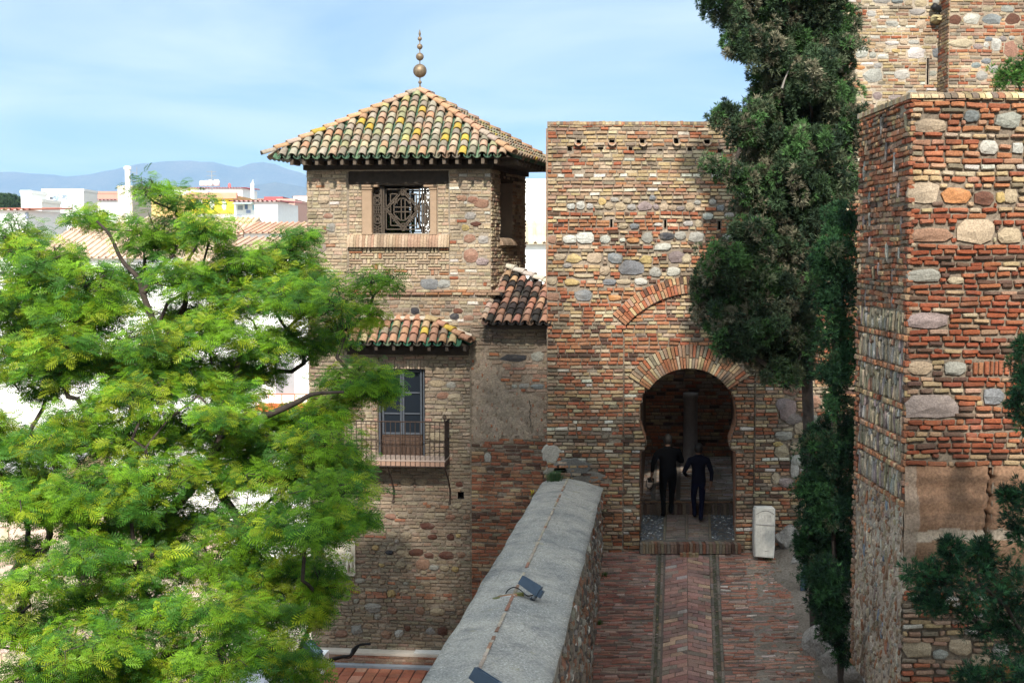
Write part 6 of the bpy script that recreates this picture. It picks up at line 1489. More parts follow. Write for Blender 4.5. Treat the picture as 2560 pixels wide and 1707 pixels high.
for i in range(14): p = P(1331 + random.uniform(-5, 5), 1229 + random.uniform(-7, 7), 25.6); mb.lathe([(.004, -.006), (.014, 0), (.004, .006)], p, 6, (.6, .5, .03)); mb.tube([p, p + Vector((.02, .15, -.12))], .003, 4, (.08, .14, .03))
tag(mb.build("yellow_flower", M['jun']), "tiny cluster of yellow flowers at the edge of the parapet cap", "flowers")

# dead leaves and crumbs that gather at the edges of the path
mb = MB(); r_ = np.random.default_rng(21)
for i in range(900):
    v = r_.uniform(-6.5, -.1); k = r_.random()
    if k < .3: u = pL - .1 + abs(r_.normal()) * .10 - v * .0
    elif k < .45: u = r_.choice([k0 + .01, k2 + .04]) + r_.normal() * .03
    elif k < .9: u = pR + .25 - v * .10 + r_.normal() * .22
    else: u = r_.uniform(pL, pR + .5)
    c = Vector(pw.pt(u, v, .022 + r_.uniform(0, .008))); a = r_.uniform(0, 6.28); L = r_.uniform(.012, .035); d = Vector((math.cos(a), math.sin(a), .2 + r_.normal() * .15)) * L; e_ = Vector((-math.sin(a), math.cos(a), r_.normal() * .3)) * L * .45
    mb.add([c - d, c + e_, c + d, c - e_], [(0, 1, 2, 3)], J(pick([(3, (.19, .13, .07)), (2, (.26, .2, .1)), (1, (.1, .075, .05)), (1, (.09, .13, .04)), (.5, (.36, .33, .28))]), .2))
tag(mb.build("leaf_litter", M['jun']), kind="stuff")
G2 = "weeds rooted along the path edge"
for i, (px, py, lb) in enumerate(((1512, 1440, "weed at the foot of the parapet side wall, nearest the gate"), (1500, 1560, "weed at the foot of the parapet side wall, lower down the path"), (1985, 1440, "weed on the earth beside the blue post"), (2040, 1545, "weed beside the small grey rock under the shrub"))):
    o = tuftgrass("weed", lb, "weeds", on_path(px, py, .01), 70, .08, .05, [(3, (.06, .13, .035)), (1, (.13, .14, .06))], 30 + i); o["group"] = G2
# ================================================================== PEOPLE
def person(name, label, foot, height, joints, edges, radii, mats, hair_fn, head_c):
    t = thing(name, label, "person", foot); k = height / 1.75
    keys = list(joints); me = bpy.data.meshes.new("body_cage")
    me.from_pydata([Vector(joints[j]) * k for j in keys], [(keys.index(a), keys.index(b)) for a, b in edges], []); o = bpy.data.objects.new("body", me); C.objects.link(o)
    sk = o.modifiers.new("skin", 'SKIN'); sk.use_smooth_shade = True
    if not me.skin_vertices: me.attributes
    lay = me.skin_vertices[0] if me.skin_vertices else None
    if lay is None:
        bm = bmesh.new(); bm.from_mesh(me); bm.verts.layers.skin.verify(); bm.to_mesh(me); bm.free(); lay = me.skin_vertices[0]
    for i, j in enumerate(keys):
        r = radii[j]; lay.data[i].radius = (r[0] * k, r[1] * k) if hasattr(r, '__len__') else (r * k, r * k); lay.data[i].use_root = (j == 'pelvis')
    ss = o.modifiers.new("sub", 'SUBSURF'); ss.levels = 2; ss.render_levels = 2
    dg = bpy.context.evaluated_depsgraph_get(); dg.update(); m2 = bpy.data.meshes.new_from_object(o.evaluated_get(dg)); bpy.data.objects.remove(o)
    m2.name = "body"
    hz = joints['head'][2] * k
    cols = []
    for v in m2.vertices:
        z = v.co.z / k; cols += [*mats(v.co / k), 1]
    at = m2.attributes.new("Col", 'FLOAT_COLOR', 'POINT'); at.data.foreach_set("color", cols)
    m2.materials.clear(); m2.materials.append(M['cloth'])
    for p in m2.polygons: p.use_smooth = True
    b = bpy.data.objects.new("body", m2); C.objects.link(b); b.parent = t; ORG[b] = ORG[t]
    # hair cap and ears / nose
    bm = bmesh.new(); bmesh.ops.create_icosphere(bm, subdivisions=3, radius=1); hc = Vector(head_c) * k
    for v in list(bm.verts):
        if hair_fn(v.co): pass
    bmesh.ops.delete(bm, geom=[v for v in bm.verts if not hair_fn(v.co)], context='VERTS')
    for v in bm.verts: n_ = 1 + .05 * math.sin(v.co.x * 23) * math.sin(v.co.z * 19 + v.co.y * 17); v.co = hc + Vector((v.co.x * .098 * n_, v.co.y * .112 * n_, v.co.z * .125 * n_)) * k
    hm = bpy.data.meshes.new("hair"); bm.to_mesh(hm); bm.free(); hm.materials.append(M['hair'])
    for p in hm.polygons: p.use_smooth = True
    h = bpy.data.objects.new("hair", hm); C.objects.link(h); h.parent = t; ORG[h] = ORG[t]
    return t
def skeleton(arm_l, arm_r, leg_l, leg_r, lean=0.03, girth=1.0, head=(0, .05, 1.655)):
    J_ = {'pelvis': (0, 0, .93), 'waist': (0, lean * .4, 1.08), 'chest': (0, lean, 1.28), 'upchest': (0, lean * 1.2, 1.40), 'neck': (0, lean * 1.3 + .01, 1.50), 'headb': (head[0], head[1] - .0, head[2] - .075), 'head': head, 'headt': (head[0], head[1] + .0, head[2] + .062), 'nose': (head[0], head[1] + .085, head[2] - .02)}
    g = girth
    Rr = {'pelvis': (.165 * g, .125 * g), 'waist': (.16 * g, .12 * g), 'chest': (.18 * g, .125 * g), 'upchest': (.15 * g, .10 * g), 'neck': .058, 'headb': (.066, .078), 'head': (.076, .094), 'headt': (.055, .065), 'nose': .014}
    E = [('pelvis', 'waist'), ('waist', 'chest'), ('chest', 'upchest'), ('upchest', 'neck'), ('neck', 'headb'), ('headb', 'head'), ('head', 'headt'), ('head', 'nose')]
    for s, arm, leg in (('l', arm_l, leg_l), ('r', arm_r, leg_r)):
        sx = -1 if s == 'l' else 1
        sh, el, wr, hd = arm
        J_['sh' + s], J_['el' + s], J_['wr' + s] = sh, el, wr
        wv, hv = Vector(wr), Vector(hd); d = (hv - wv).normalized(); palm = wv + d * .075; J_['pa' + s] = tuple(palm)
        Rr['sh' + s] = .078 * g; Rr['el' + s] = .052; Rr['wr' + s] = .036; Rr['pa' + s] = (.034, .026)
        E += [('upchest', 'sh' + s), ('sh' + s, 'el' + s), ('el' + s, 'wr' + s), ('wr' + s, 'pa' + s)]
        side = Vector((sx, 0, 0)).cross(d); side = (Vector((0, 1, 0)) - d * d.y).normalized(); curl = Vector((-sx, 0, 0)); curl = (curl - d * curl.dot(d)).normalized()
        for f in range(4):
            off = side * (.030 - .020 * f); L = (.072, .08, .074, .058)[f]; a = palm + off + d * .022; b_ = a + d * L * .5 + curl * .008; c_ = b_ + d * L * .4 + curl * .026
            for nm, pt_, r_ in (('a', a, .0105), ('b', b_, .0095), ('c', c_, .0082)): J_[f'f{f}{nm}{s}'] = tuple(pt_); Rr[f'f{f}{nm}{s}'] = r_
            E += [('pa' + s, f'f{f}a{s}'), (f'f{f}a{s}', f'f{f}b{s}'), (f'f{f}b{s}', f'f{f}c{s}')]
        th = wv + d * .045 + side * .034; t2 = th + side * .022 + d * .03 + curl * .014; J_['ta' + s] = tuple(th); J_['tb' + s] = tuple(t2); Rr['ta' + s] = .0125; Rr['tb' + s] = .0095; E += [('pa' + s, 'ta' + s), ('ta' + s, 'tb' + s)]
        hip, kn, an, toe = leg
        J_['hi' + s], J_['kn' + s], J_['an' + s], J_['to' + s] = hip, kn, an, toe; hl = Vector(an) + (Vector(an) - Vector(toe)).normalized() * .06; J_['he' + s] = (hl.x, hl.y, an[2] - .045)
        Rr['hi' + s] = .098 * g; Rr['kn' + s] = .066; Rr['an' + s] = .047; Rr['to' + s] = (.04, .028); Rr['he' + s] = .038
        E += [('pelvis', 'hi' + s), ('hi' + s, 'kn' + s), ('kn' + s, 'an' + s), ('an' + s, 'to' + s), ('an' + s, 'he' + s)]
    return J_, E, Rr
def cloth(top, low, skin=(.35, .2, .14), hands=()):
    def f(p):
        if p.z > 1.535 and abs(p.x) < .2: return skin
        for h in hands:
            if (Vector(p) - Vector(h)).length < .15: return skin
        if p.z < .085: return (.012, .011, .011)
        return top if p.z > .90 or abs(p.x) > .2 else low
    return f
Yp1 = 26.95; z1 = zs + fs_ * (Yp1 - D); p1 = Vector((P(1669, 1270, Yp1).x, Yp1, z1))
al = ((-.215, .03, 1.405), (-.32, -.01, 1.15), (-.33, .08, .92), (-.335, .11, .82)); ar = ((.215, .03, 1.405), (.315, .02, 1.18), (.16, .24, 1.27), (.08, .29, 1.31))
ll = ((-.095, 0, .88), (-.10, .03, .49), (-.085, -.04, .095), (-.10, .11, .035)); lr_ = ((.095, 0, .88), (.105, .14, .52), (.085, .10, .13), (.10, .26, .10))
j, e, r = skeleton(al, ar, ll, lr_, .04, 1.2)
hf = lambda c: (c.z > .25 or (c.y < .15 and c.z > -.75)) and not (c.y > .55 and c.z < .6)
person("person", "taller person in black walking away through the arch with a camera in the left hand", p1, 1.75, j, e, r, cloth((.005, .005, .006), (.005, .005, .005), (.2, .12, .085), hands=((-.335, .11, .85), (.08, .29, 1.31))), hf, (0, .05, 1.67))
Yp2 = 26.75; z2 = zs + fs_ * (Yp2 - D); p2 = Vector((P(1746, 1280, Yp2).x, Yp2, z2))
al = ((-.195, .03, 1.395), (-.335, .0, 1.13), (-.25, .19, 1.02), (-.2, .26, 1.0)); ar = ((.195, .03, 1.395), (.29, -.03, 1.12), (.27, -.02, .87), (.265, .02, .77))
ll = ((-.085, 0, .88), (-.09, .16, .53), (-.06, .15, .14), (-.07, .30, .12)); lr_ = ((.085, 0, .88), (.08, .03, .49), (.05, -.05, .095), (.055, .10, .035))
j, e, r = skeleton(al, ar, ll, lr_, .05, 1.0, head=(.0, .07, 1.645))
hf2 = lambda c: (c.z > .1 or (c.y < .3 and c.z > -1.0)) and not (c.y > .55 and c.z < .6)
person("person", "shorter person in a navy jacket and navy trousers walking away through the arch", p2, 1.64, j, e, r, cloth((.006, .006, .013), (.006, .007, .022), (.2, .12, .085), hands=((-.2, .26, 1.0), (.265, .02, .8))), hf2, (0, .07, 1.66))
hc = p1 + Vector((-.345, .13, .80)); hcam = thing("hand_camera", "black camera with a hanging strap loop held by the taller walker", "camera", hc)
mb = MB(); mb.box((hc.x - .065, hc.y - .03, hc.z - .06), (hc.x + .065, hc.y + .03, hc.z + .03)); mb.box((hc.x - .03, hc.y - .025, hc.z + .03), (hc.x + .03, hc.y + .025, hc.z + .055)); mb.build("camera_body", M['black'], hcam)
mb = MB(); mb.tube([hc + Vector((0, .03, -.015)), hc + Vector((0, .12, -.02))], [.04, .038], 14); mb.build("lens", M['black'], hcam)
mb = MB(); mb.tube(sm([hc + Vector((-.065, 0, .02)), hc + Vector((-.10, .0, -.06)), hc + Vector((-.08, -.01, -.17)), hc + Vector((0, -.01, -.20)), hc + Vector((.05, 0, -.12)), hc + Vector((.06, 0, -.03))]), .008, 6); mb.build("strap", M['black'], hcam)

# ================================================================== CITY BEYOND THE TREE
WHT = (.80, .79, .76)
def house(name, label, px0, px1, pt, Y, depth=9, col=WHT, windows=(), roof=None, ground=0.0, cat="house", group="houses of the city beyond the tree", skew=0.0):
    a, b = P(px0, pt, Y), P(px1, pt, Y); t = thing(name, label, cat, ((a.x + b.x) / 2, Y, ground), group)
    mb = MB(); x0, x1, z1 = a.x, b.x, a.z; f = lambda x, y, z: Vector((x, y + skew * (x - x0), z))
    vs = [f(x0, Y, ground), f(x1, Y, ground), f(x1, Y + depth, ground), f(x0, Y + depth, ground), f(x0, Y, z1), f(x1, Y, z1), f(x1, Y + depth, z1), f(x0, Y + depth, z1)]
    mb.add(vs, [(0, 1, 5, 4), (1, 2, 6, 5), (2, 3, 7, 6), (3, 0, 4, 7), (4, 5, 6, 7)], col); mb.build("wall", M['stucco'], t)
    if roof == 'parapet':
        mb = MB(); th = .25; q = [f(x, y, z) for z in (z1 + .002, z1 + .3) for x, y in ((x0 - .06, Y - .06), (x1 + .06, Y - .06), (x1 + .06, Y + depth + .06), (x0 - .06, Y + depth + .06))]
        mb.add(q, [(0, 1, 5, 4), (1, 2, 6, 5), (2, 3, 7, 6), (3, 0, 4, 7), (4, 5, 6, 7)], J(col, .05)); mb.build("parapet", M['stucco'], t)
    elif roof and roof[0] in 'gs':
        rh = roof[1]; c = roof[2]; mb = MB(); ov = .4
        if roof[0] == 'g': q = [f(x0 - ov, Y - ov, z1 - .05), f(x1 + ov, Y - ov, z1 - .05), f(x1 + ov, Y + depth / 2, z1 + rh), f(x0 - ov, Y + depth / 2, z1 + rh), f(x1 + ov, Y + depth + ov, z1 - .05), f(x0 - ov, Y + depth + ov, z1 - .05)]; fc = [(0, 1, 2, 3), (3, 2, 4, 5), (1, 4, 2), (0, 3, 5)]
        else: q = [f(x0 - ov, Y - ov, z1 - .05), f(x1 + ov, Y - ov, z1 - .05), f(x1 + ov, Y + depth, z1 + rh), f(x0 - ov, Y + depth, z1 + rh)]; fc = [(0, 1, 2, 3)]
        mb.add(q, fc, c)
        # rows of barrel tiles
        n = int((x1 - x0 + 2 * ov) / .45); yt = Y + (depth / 2 if roof[0] == 'g' else depth)
        for i in range(n + 1):
            x = x0 - ov + (x1 - x0 + 2 * ov) * i / n
            for k in range(3):
                t0, t1 = k / 3, (k + 1) / 3; lo = f(x, Y - ov + (yt - Y + ov) * t0, z1 - .05 + (rh + .05) * t0 + .05); hi = f(x, Y - ov + (yt - Y + ov) * t1, z1 - .05 + (rh + .05) * t1 + .04); mb.tube([lo, hi], .09, 5, J(c, .14), caps=False)
        mb.build("roof", M['roofcity'], t)
    for w in windows:
        wx0, wy0, wx1, wy1 = w[:4]; c = w[4] if len(w) > 4 else (.10, .11, .13); p, q = P(wx0, wy1, Y), P(wx1, wy0, Y); dy = skew * (p.x - x0)
        mb = MB(); mb.box((p.x, Y - .05 + dy, p.z), (q.x, Y + .06 + dy, q.z), c); w_ = mb.build("window", M['stucco'], t)
        if q.x - p.x > .9: mb = MB(); s_ = .06; mb.box((p.x - s_, Y - .09 + dy, p.z - s_ * 2), (q.x + s_, Y - .052 + dy, p.z), J(WHT, .05)); mb.box(((p.x + q.x) / 2 - .03, Y - .08 + dy, p.z), ((p.x + q.x) / 2 + .03, Y - .052 + dy, q.z), WHT); mb.build("window_frame", M['stucco'], w_)
    return t
c2 = lambda x, y: (380 + .17857 * x, 400 + .17857 * y); c1 = lambda x, y: (.17007 * x, 400 + .17007 * y)
def W1(l): return [(*c1(a, b), *c1(c, d), *r) for a, b, c, d, *r in l]
def W2(l): return [(*c2(a, b), *c2(c, d), *r) for a, b, c, d, *r in l]
# far row
h = house("white_house", "white block with a blank wall scrawled with pale blue graffiti", 105, 209, 479, 150, 5, windows=W1([(732, 540, 778, 580), (776, 838, 806, 876)]), roof='parapet')
mb = MB(); g = lambda x, y: P(*c1(x, y), 150) + Vector((0, -.07, 0)); gc = (.33, .42, .52)
def gl(pts, r_=.055): mb.tube([g(*p) for p in pts], r_, 5, gc)
gl([(815 + 32 * math.cos(a), 560 + 36 * math.sin(a)) for a in np.linspace(0, 6.28, 13)]); gl([(815 + 12 * math.cos(a), 560 + 14 * math.sin(a)) for a in np.linspace(0, 6.28, 9)])
gl([(850, 520), (870, 505), (890, 520), (885, 545), (860, 555), (900, 600)]); gl([(850, 520), (850, 600)]); gl([(910, 525), (935, 515), (930, 550), (905, 560), (915, 600)]); gl([(990, 515), (945, 520), (940, 560), (1000, 570)]); gl([(942, 540), (985, 538)])
gl([(715, 640), (730, 720)]); gl([(720, 650), (740, 720), (790, 715)]); gl([(815, 630), (830, 715), (850, 640)]); gl([(860, 635), (865, 720), (905, 700), (905, 620)]); gl([(990, 680), (1025, 680)]); mb.build("graffiti", M['stucco'], h)
house("white_house", "low white house with one square dark window left of the graffiti block", 55, 104, 506, 120, 5, windows=W1([(540, 815, 606, 872, (.2, .2, .21))]), roof='parapet')
house("white_tower", "narrow white stair tower with a ragged aerial at the far left", 52, 78, 484, 121, 4, cat="tower", roof='parapet')
house("white_house", "white house with a red tiled edge and one tall dark window, leftmost of all", -20, 66, 524, 100, 9, windows=W1([(376, 775, 416, 870, (.22, .24, .32))]), roof=('s', .35, (.50, .2, .14)))
house("brown_house", "low reddish brown block between the graffiti block and the tree top", 205, 300, 484, 180, 10, (.42, .24, .19), roof='parapet')
house("white_house", "white house with a dark red roof edge beneath the brown block", 222, 300, 500, 165, 10, roof=('s', .4, (.36, .11, .11)))
house("beige_house", "beige block beside the white chimney tower", 294, 330, 471, 150, 8, (.55, .48, .38), roof='parapet')
a = P(320, 480, 140); ch = thing("chimney_tower", "tall white round chimney with a wider cap above the tree", "chimney", (a.x, 140, 0))
k = 140 / F; mb = MB(); mb.lathe([(6.5 * k, 0), (6.5 * k, P(0, 425, 140).z), (9 * k, P(0, 424, 140).z), (9.3 * k, P(0, 418, 140).z), (7 * k, P(0, 416, 140).z)], (a.x, 140, 0), 20, WHT); mb.build("shaft", M['stucco'], ch)
mb = MB(); zt = P(0, 425, 140).z
for q in (-.2, -1.1): mb.tube([(a.x + .3, 140, zt + q), (a.x + 1.0, 140, zt + q - .2)], .03, 5, (.6, .5, .5))
mb.tube([(a.x + 1.0, 140, zt - 2.8), (a.x + 1.0, 140, zt + .3)], .03, 5, (.6, .45, .45)); mb.build("aerial", M['steel'], ch)
house("white_house", "long white block with a red roof line and four white tanks on top", 425, 606, 470, 210, 12, windows=W2([(655, 445, 695, 470, (.35, .37, .42)), (780, 432, 815, 468, (.25, .28, .36)), (930, 460, 960, 485), (1075, 455, 1095, 500)]), roof=('s', .3, (.50, .13, .14)))
for i, x in enumerate((700, 760, 820, 905)):
    p = P(*c2(x, 365), 212); r_ = (.42, .40, .44, .5)[i]; mb = MB(); z1 = P(*c2(x, (305, 303, 296, 290)[i]), 212).z - p.z; mb.lathe([(r_, 0), (r_, z1 * .9), (r_ * .85, z1), (.3, z1 + .15)], p, 18, WHT)
    tag(mb.build("water_tank", M['stucco'], None, True), ["leftmost white water tank on the long white block", "white water tank second from left on the long white block", "third white water tank on the long white block", "tallest white water tank at the right end of its row"][i], "tank", "water tanks on the white block")
p = P(*c2(1085, 385), 211); mb = MB(); mb.lathe([(.25, -.1), (.25, .45), (.16, .6), (.05, .7)], p, 12, (.55, .14, .14)); tag(mb.build("red_chimney", M['stucco']), "small bright red chimney on the long white block", "chimney")
p = P(*c2(840, 450), 205); mb = MB(); zt = P(*c2(840, 150), 205).z; mb.tube([p, (p.x, p.y, zt)], .07, 5, (.4, .4, .42))
for q in (-.2, -.8, -1.4): mb.tube([(p.x - .8, p.y, zt + q), (p.x + .7, p.y, zt + q)], .04, 4, (.4, .4, .42))
tag(mb.build("roof_aerial", M['steel']), "thin tall television aerial above the white tanks", "aerial")
p = P(*c2(1405, 552), 190); mb = MB(); zt = P(*c2(1405, 328), 190).z; k = 190 / F * .17857
for dx in (-16, 0, 16): mb.tube([(p.x + dx * k, p.y, p.z - 2), (p.x + dx * k, p.y, zt)], .10, 6, (.7, .71, .72))
for i in range(9): z_ = p.z + (zt - p.z) * i / 9; mb.tube([(p.x - 16 * k, p.y, z_), (p.x + 16 * k, p.y, z_ + .8)], .06, 4, (.7, .71, .72))
mb.box((p.x + 4 * k, p.y - .3, zt - 9), (p.x + 28 * k, p.y + .1, zt), (.8, .8, .8)); tag(mb.build("antenna_mast", M['stucco']), "white lattice telephone mast with antenna panels on a rooftop", "mast")
yh = house("yellow_house", "yellow house with a terracotta cornice and a bright yellow mural", 378, 588, 488, 130, 12, (.62, .44, .18))
mb = MB(); a, b = P(466, 484, 129.9), P(588, 492, 129.9); mb.box((a.x, 129.6, b.z - .2), (b.x + .2, 130.2, a.z + .1), (.52, .29, .2)); mb.build("cornice", M['stucco'], yh)
mb = MB(); a, b = P(478, 494, 130), P(585, 533, 130); n1, n2 = 60, 24
for i in range(n1):
    for j in range(n2):
        x0 = a.x + (b.x - a.x) * i / n1; z0 = b.z + (a.z - b.z) * j / n2; f = math.sin(i * .55 + 2 * math.sin(j * .5)) + math.sin(j * .8 + i * .2)
        c = (.85, .66, .06) if f > -.9 else (.5, .33, .03)
        for cx_, rr in ((12, 4), (29, 3.6), (46, 3)):
            if ((i - cx_) / rr) ** 2 + ((j - 13) / 8) ** 2 < 1 + .3 * math.sin(i * 3 + j): c = (.78, .76, .7) if (i + j) % 3 else (.5, .5, .46)
        mb.add([Vector((x0, 129.93, z0)), Vector((x0 + (b.x - a.x) / n1, 129.93, z0)), Vector((x0 + (b.x - a.x) / n1, 129.93, z0 + (a.z - b.z) / n2)), Vector((x0, 129.93, z0 + (a.z - b.z) / n2))], [(0, 1, 2, 3)], c)
mb.build("mural", M['stucco'], yh)
mb = MB(); a, b = P(478, 534, 128), P(588, 552, 128)
for i in range(40):
    x = a.x + (b.x - a.x) * i / 40; mb.add([Vector((x, 128, b.z)), Vector((x + .14, 128.0, b.z + .02)), Vector((x + .14, 129.9, a.z)), Vector((x, 129.9, a.z - .02))], [(0, 1, 2, 3)], J((.42, .41, .38), .15))
mb.build("lean_to_sheet", M['stucco'], yh)
bh = house("white_house", "white flats with a green striped awning over a balcony", 586, 694, 503, 126, 12, windows=W2([(1300, 625, 1340, 690, (.14, .2, .32)), (1410, 628, 1428, 700, (.25, .5, .62)), (1446, 660, 1458, 690, (.2, .22, .27)), (1200, 640, 1270, 700, (.3, .34, .36)), (1170, 770, 1260, 835, (.3, .33, .38)), (1320, 700, 1380, 745, (.3, .36, .5))]), roof=('s', .3, (.50, .2, .19)))
mb = MB(); a, b = P(*c2(1165, 592), 126), P(*c2(1430, 622), 126); n = 24
for i in range(n): x = a.x + (b.x - a.x) * i / n; mb.add([Vector((x, 125.9, a.z)), Vector((x + (b.x - a.x) / n, 125.9, a.z)), Vector((x + (b.x - a.x) / n, 124.6, b.z)), Vector((x, 124.6, b.z))], [(3, 2, 1, 0)], (.10, .30, .24) if i % 2 else (.7, .75, .72))
mb.build("awning", M['stucco'], bh)
house("pink_house", "salmon pink block wall near the beige tower", 692, 737, 504, 145, 9, (.52, .31, .25), roof='parapet')
house("red_house", "dark red rooftop block above the pink wall", 660, 707, 492, 170, 8, (.38, .10, .10))
house("white_house", "white flats with green shuttered windows right behind the beige tower's edge", 735, 800, 497, 160, 12, windows=W2([(2100, 648, 2168, 785, (.25, .42, .38)), (2030, 560, 2090, 580, (.4, .44, .5))]), roof='parapet')
house("white_house", "long low white house with a pale terracotta roof beside the beige tower", 610, 800, 582, 100, 8, windows=W2([(1705, 1078, 1750, 1105, (.2, .2, .23)), (2100, 1080, 2145, 1110, (.2, .2, .23))]), roof=('s', 1.0, (.52, .33, .23)))
house("white_house", "white house with a broad terracotta roof directly behind the tree top", 90, 360, 644, 85, 10, roof=('s', 2.5, (.60, .43, .32)))
house("white_house", "white house with a terracotta roof low behind the right of the tree", 560, 800, 628, 75, 7, roof=('s', .9, (.50, .36, .26)))
house("terracotta_house", "house with a flat orange roof between the yellow house and the tree", 330, 600, 585, 105, 12, (.6, .45, .33), roof=('g', 1.5, (.60, .42, .30)))
house("white_block", "big white block gleaming through the middle of the tree", 60, 420, 690, 62, 8, windows=[(150, 760, 175, 800, (.25, .2, .17)), (250, 760, 275, 800, (.25, .2, .17)), (300, 850, 325, 890, (.25, .2, .17))], roof='parapet')
wb = house("white_block", "white block with an orange balcony band beside the beige tower", 430, 775, 745, 58, 9, windows=[(540, 800, 570, 850, (.25, .2, .17)), (690, 895, 735, 985, (.3, .3, .31)), (735, 1030, 768, 1075, (.25, .27, .3))], roof='parapet')
mb = MB(); a, b = P(640, 1014, 57), P(769, 1028, 57); mb.box((a.x, 56.9, b.z), (b.x, 58, a.z), (.58, .16, .05)); mb.build("balcony_band", M['stucco'], wb)
mb = MB(); a, b = P(640, 985, 57), P(769, 1014, 57)
for i in range(5): x = a.x + (b.x - a.x) * i / 4; mb.tube([(x, 57, b.z), (x, 57, a.z)], .025, 5, (.5, .16, .08))
mb.tube([(a.x, 57, a.z), (b.x, 57, a.z)], .025, 5, (.5, .16, .08)); mb.build("balcony_rail", M['stucco'], wb)
house("cream_house", "cream house low behind the left of the tree", -60, 130, 1180, 48, 7, (.66, .50, .28), windows=[(20, 1210, 45, 1250, (.2, .16, .13))], roof=('s', .6, (.45, .45, .44)), ground=-2)
gwl = MB(); a, b = P(-80, 1290, 42), P(560, 1290, 42); wl = Wall((a.x, 42, 0), (1, 0, 0), (0, -1, 0)); backing(gwl, wl, 0, b.x - a.x, -3, a.z, (.52, .38, .32), d=.5, amp=.03)
masonry(gwl, wl, 0, b.x - a.x, -3, a.z, [(2, (.58, .44, .38)), (2, (.55, .46, .34)), (1, (.48, .36, .26))], course=.42, bl=(.6, 1.3), h=.05, jit=.02, mort=.03, ch=.04)
tag(gwl.build("ruined_wall", M['rubble']), "sunlit pinkish stone ruin wall low behind the left side of the tree", "ruin wall")
house("white_house", "white house with a tan hipped roof seen between the two towers", 1290, 1430, 608, 70, 6, roof=('g', 1.2, (.55, .45, .33)))
house("white_block", "tall white block gleaming in the gap between the two towers", 1000, 1420, 458, 95, 8, roof='parapet')
# a jumble of small houses further off
nz = ["cream", "white", "pale pink", "grey white", "buff"]; nc = [(.70, .62, .48), (.80, .79, .76), (.62, .47, .40), (.66, .66, .66), (.60, .50, .38)]; ry_ = random.Random(4); used_ = set()
FAR = [(8, 515, 235), (40, 522, 240), (70, 520, 260), (120, 516, 270), (160, 522, 250), (205, 512, 260), (232, 516, 230), (262, 510, 280), (300, 514, 250), (335, 506, 270), (360, 500, 290), (392, 492, 300), (420, 486, 280), (455, 505, 260), (480, 478, 300), (620, 500, 260), (650, 505, 280), (700, 500, 270), (735, 492, 300), (760, 500, 260), (775, 494, 320)]
for i, (px, py, Y) in enumerate(FAR):
    w = ry_.uniform(26, 44); k = ry_.randrange(5); wn = []
    for a in range(3):
        for b in range(2): x = px + w * (.14 + .3 * a); wn.append((x, py + 7 + 13 * b, x + w * .12, py + 14 + 13 * b, (.2, .21, .23)))
    lb = "tiny " + nz[k] + " house with " + ("a tan tiled roof" if i % 3 == 0 else "a flat roof") + " " + next(t_ for q_, t_ in ((45, "beside the far left trees"), (100, "near the white stair tower"), (150, "just left of the graffiti block"), (200, "behind the graffiti block"), (255, "behind the brown block"), (300, "left of the white chimney tower"), (345, "right of the white chimney tower"), (415, "behind the top of the green tree"), (470, "above the yellow house with the mural"), (560, "beside the four white tanks"), (640, "behind the green striped awning"), (690, "above the red rooftop block"), (745, "above the pink wall"), (900, "against the edge of the beige tower")) if px < q_)
    if lb in used_: lb = lb.replace("house", "farther house", 1)
    used_.add(lb)
    house("small_house", lb, px, px + w, py, Y, 8, nc[k], windows=wn, roof=('s', .5, (.48, .27, .19)) if i % 3 == 0 else 'parapet', group="tiny houses of the far town")
# far trees
def far_tree(px0, px1, pt, pb, Y, label):
    a, b = P(px0, pt, Y), P(px1, pb, Y); w = (b.x - a.x) / 2; cx_ = (a.x + b.x) / 2; t = thing("far_tree", label, "tree", (cx_, Y, 0), "trees among the far houses"); r_ = np.random.default_rng(int(px1))
    n = 700; d = r_.normal(size=(n, 3)); d /= np.linalg.norm(d, axis=1, keepdims=True); ps = np.array([cx_, Y, (a.z + b.z) / 2]) + d * np.array([w, w, (a.z - b.z) / 2]) * r_.uniform(.6, 1.05, (n, 1)); tv, tq = tuft_template(12, .9, .12)
    v, q, c = scatter(tv, tq, ps, frames(d + np.array([0, 0, .3]), r_.normal(size=(n, 3))), np.full(n, w * .22), np.array([[.04, .075, .03]]) * r_.uniform(.7, 1.3, (n, 1)))
    npmesh("crown", v, q, c, M['cyp'], t); mb = MB(); mb.tube([(cx_, Y, 0), (cx_, Y, (a.z + b.z) / 2)], .3, 7); mb.build("trunk", M['bark'], t)
far_tree(-30, 52, 486, 530, 220, "dark round tree at the far left edge below the hills"); far_tree(74, 108, 489, 515, 230, "small dark tree between the white stair tower and the graffiti block")
far_tree(1, 40, 495, 530, 210, "dark tree in front of the far left tree, half hidden by white walls")

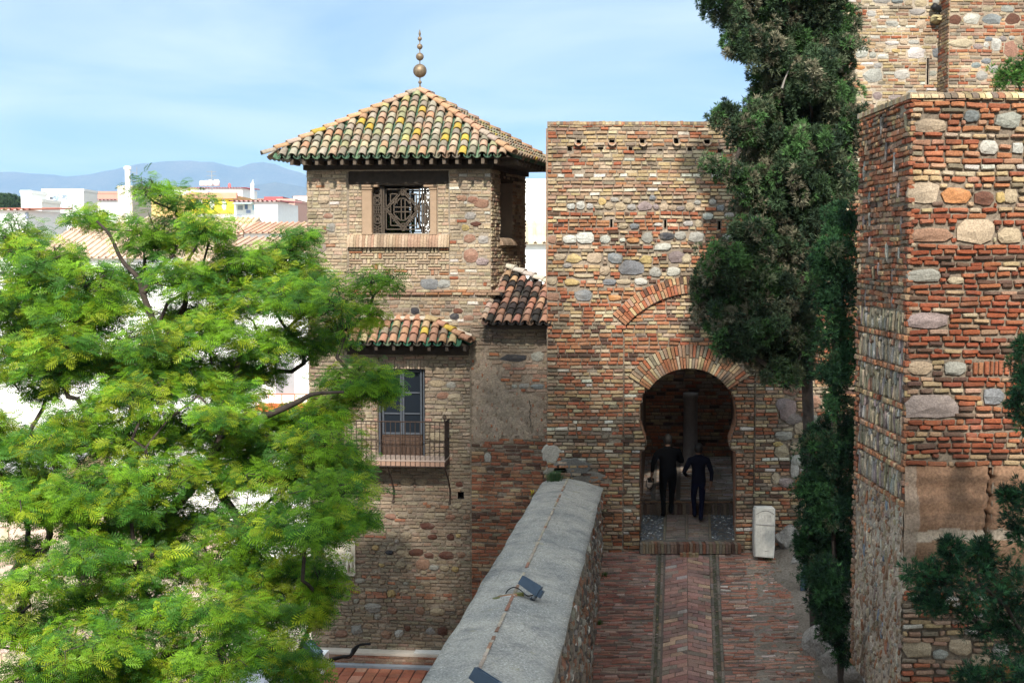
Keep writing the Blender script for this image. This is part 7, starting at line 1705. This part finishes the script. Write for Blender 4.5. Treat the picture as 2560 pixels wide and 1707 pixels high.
# ================================================================== GROUND, HILLS, ADDED SHADE WALL
mb = MB(); mb.add([Vector((-13000, -55, -3)), Vector((13000, -55, -3)), Vector((13000, 9500, -3)), Vector((-13000, 9500, -3))], [(0, 1, 2, 3)]); tag(mb.build("ground", M['street']), kind="structure")
def hill_line(pts, Y, name):
    xs = [p[0] for p in pts]; mb = MB(); n = 160; px = np.linspace(xs[0], xs[-1], n); vs = []
    for i, x in enumerate(px):
        y = np.interp(x, xs, [p[1] for p in pts]) + 1.2 * math.sin(x * .09) + .8 * math.sin(x * .23 + 1) + .4 * math.sin(x * .61)
        q = P(x, y, Y); vs += [Vector((q.x, Y - 1400, -3)), Vector((q.x * .96, Y - 500, q.z * .45 + 8 * math.sin(x * .05))), Vector((q.x, Y, q.z)), Vector((q.x, Y + 900, -3))]
    mb.add(vs, [(i * 4 + k, i * 4 + 4 + k, i * 4 + 5 + k, i * 4 + 1 + k) for i in range(n - 1) for k in range(3)]); tag(mb.build(name, M['hill'], None, True), kind="structure")
hill_line([(-1500, 470), (-700, 440), (-200, 450), (0, 430), (20, 429), (60, 434), (110, 436), (155, 439), (185, 442), (215, 436), (260, 430), (320, 417), (350, 410), (400, 405), (440, 401), (500, 404), (540, 408), (570, 415), (590, 422), (615, 412), (640, 405), (665, 404), (690, 412), (740, 430), (800, 450), (1000, 470), (1400, 480), (2200, 470), (3400, 480)], 8000, "hills")
hill_line([(-1500, 520), (0, 500), (300, 490), (560, 480), (640, 462), (700, 455), (760, 470), (1000, 500), (2000, 510), (3400, 510)], 6200, "near_hills")
# unseen wall added behind the viewer, its top shaped to shade the lower court
hd = Vector((math.sin(SUN_AZ), -math.cos(SUN_AZ), 0)); la = Vector((math.cos(SUN_AZ), math.sin(SUN_AZ), 0)); te_ = math.tan(SUN_EL); AD = 14.0
prof = [(-30, 2.0), (-6.6, 4.0), (-4.6, 5.4), (-4.1, 9.0), (-3.6, 15.0), (-3.1, 19.0), (-1.3, 19.2), (-.7, 17.9), (2.7, 17.8), (3.4, 16.4), (4.0, 11.0), (5.0, 10), (8, 9.6), (30, 9)]
mb = MB(); vs = []
for th_ in (0, 4.0):
    for s_, h_ in prof:
        for z in (0, EYE + h_ + (AD + th_) * te_ - (0 if th_ == 0 else 3)): q = la * s_ + hd * (AD + th_); vs.append(Vector((q.x, q.y, z)))
n = len(prof); fs = []
for i in range(n - 1): a = 2 * i; fs += [(a, a + 1, a + 3, a + 2), (2 * n + a, 2 * n + a + 2, 2 * n + a + 3, 2 * n + a + 1), (a + 1, 2 * n + a + 1, 2 * n + a + 3, a + 3)]
fs += [(0, 2 * n, 2 * n + 1, 1), (2 * n - 2, 2 * n - 1, 4 * n - 1, 4 * n - 2)]
mb.add(vs, fs, (.42, .30, .21)); tag(mb.build("added_shade_wall", M['upper']), kind="structure")
# ================================================================== HAZE
if HAZE:
    mb = MB(); mb.box((-14000, -60, -4), (14000, 9600, 700)); hz = mb.build("haze", None); tag(hz, kind="stuff")
    m = bpy.data.materials.new("haze_air"); m.use_nodes = True; nt = m.node_tree; nt.nodes.clear(); o_ = nt.nodes.new("ShaderNodeOutputMaterial"); v_ = nt.nodes.new("ShaderNodeVolumePrincipled")
    v_.inputs["Color"].default_value = (.42, .64, 1.0, 1); v_.inputs["Density"].default_value = HAZE; v_.inputs["Anisotropy"].default_value = 0.0; nt.links.new(v_.outputs[0], o_.inputs["Volume"]); hz.data.materials.append(m)
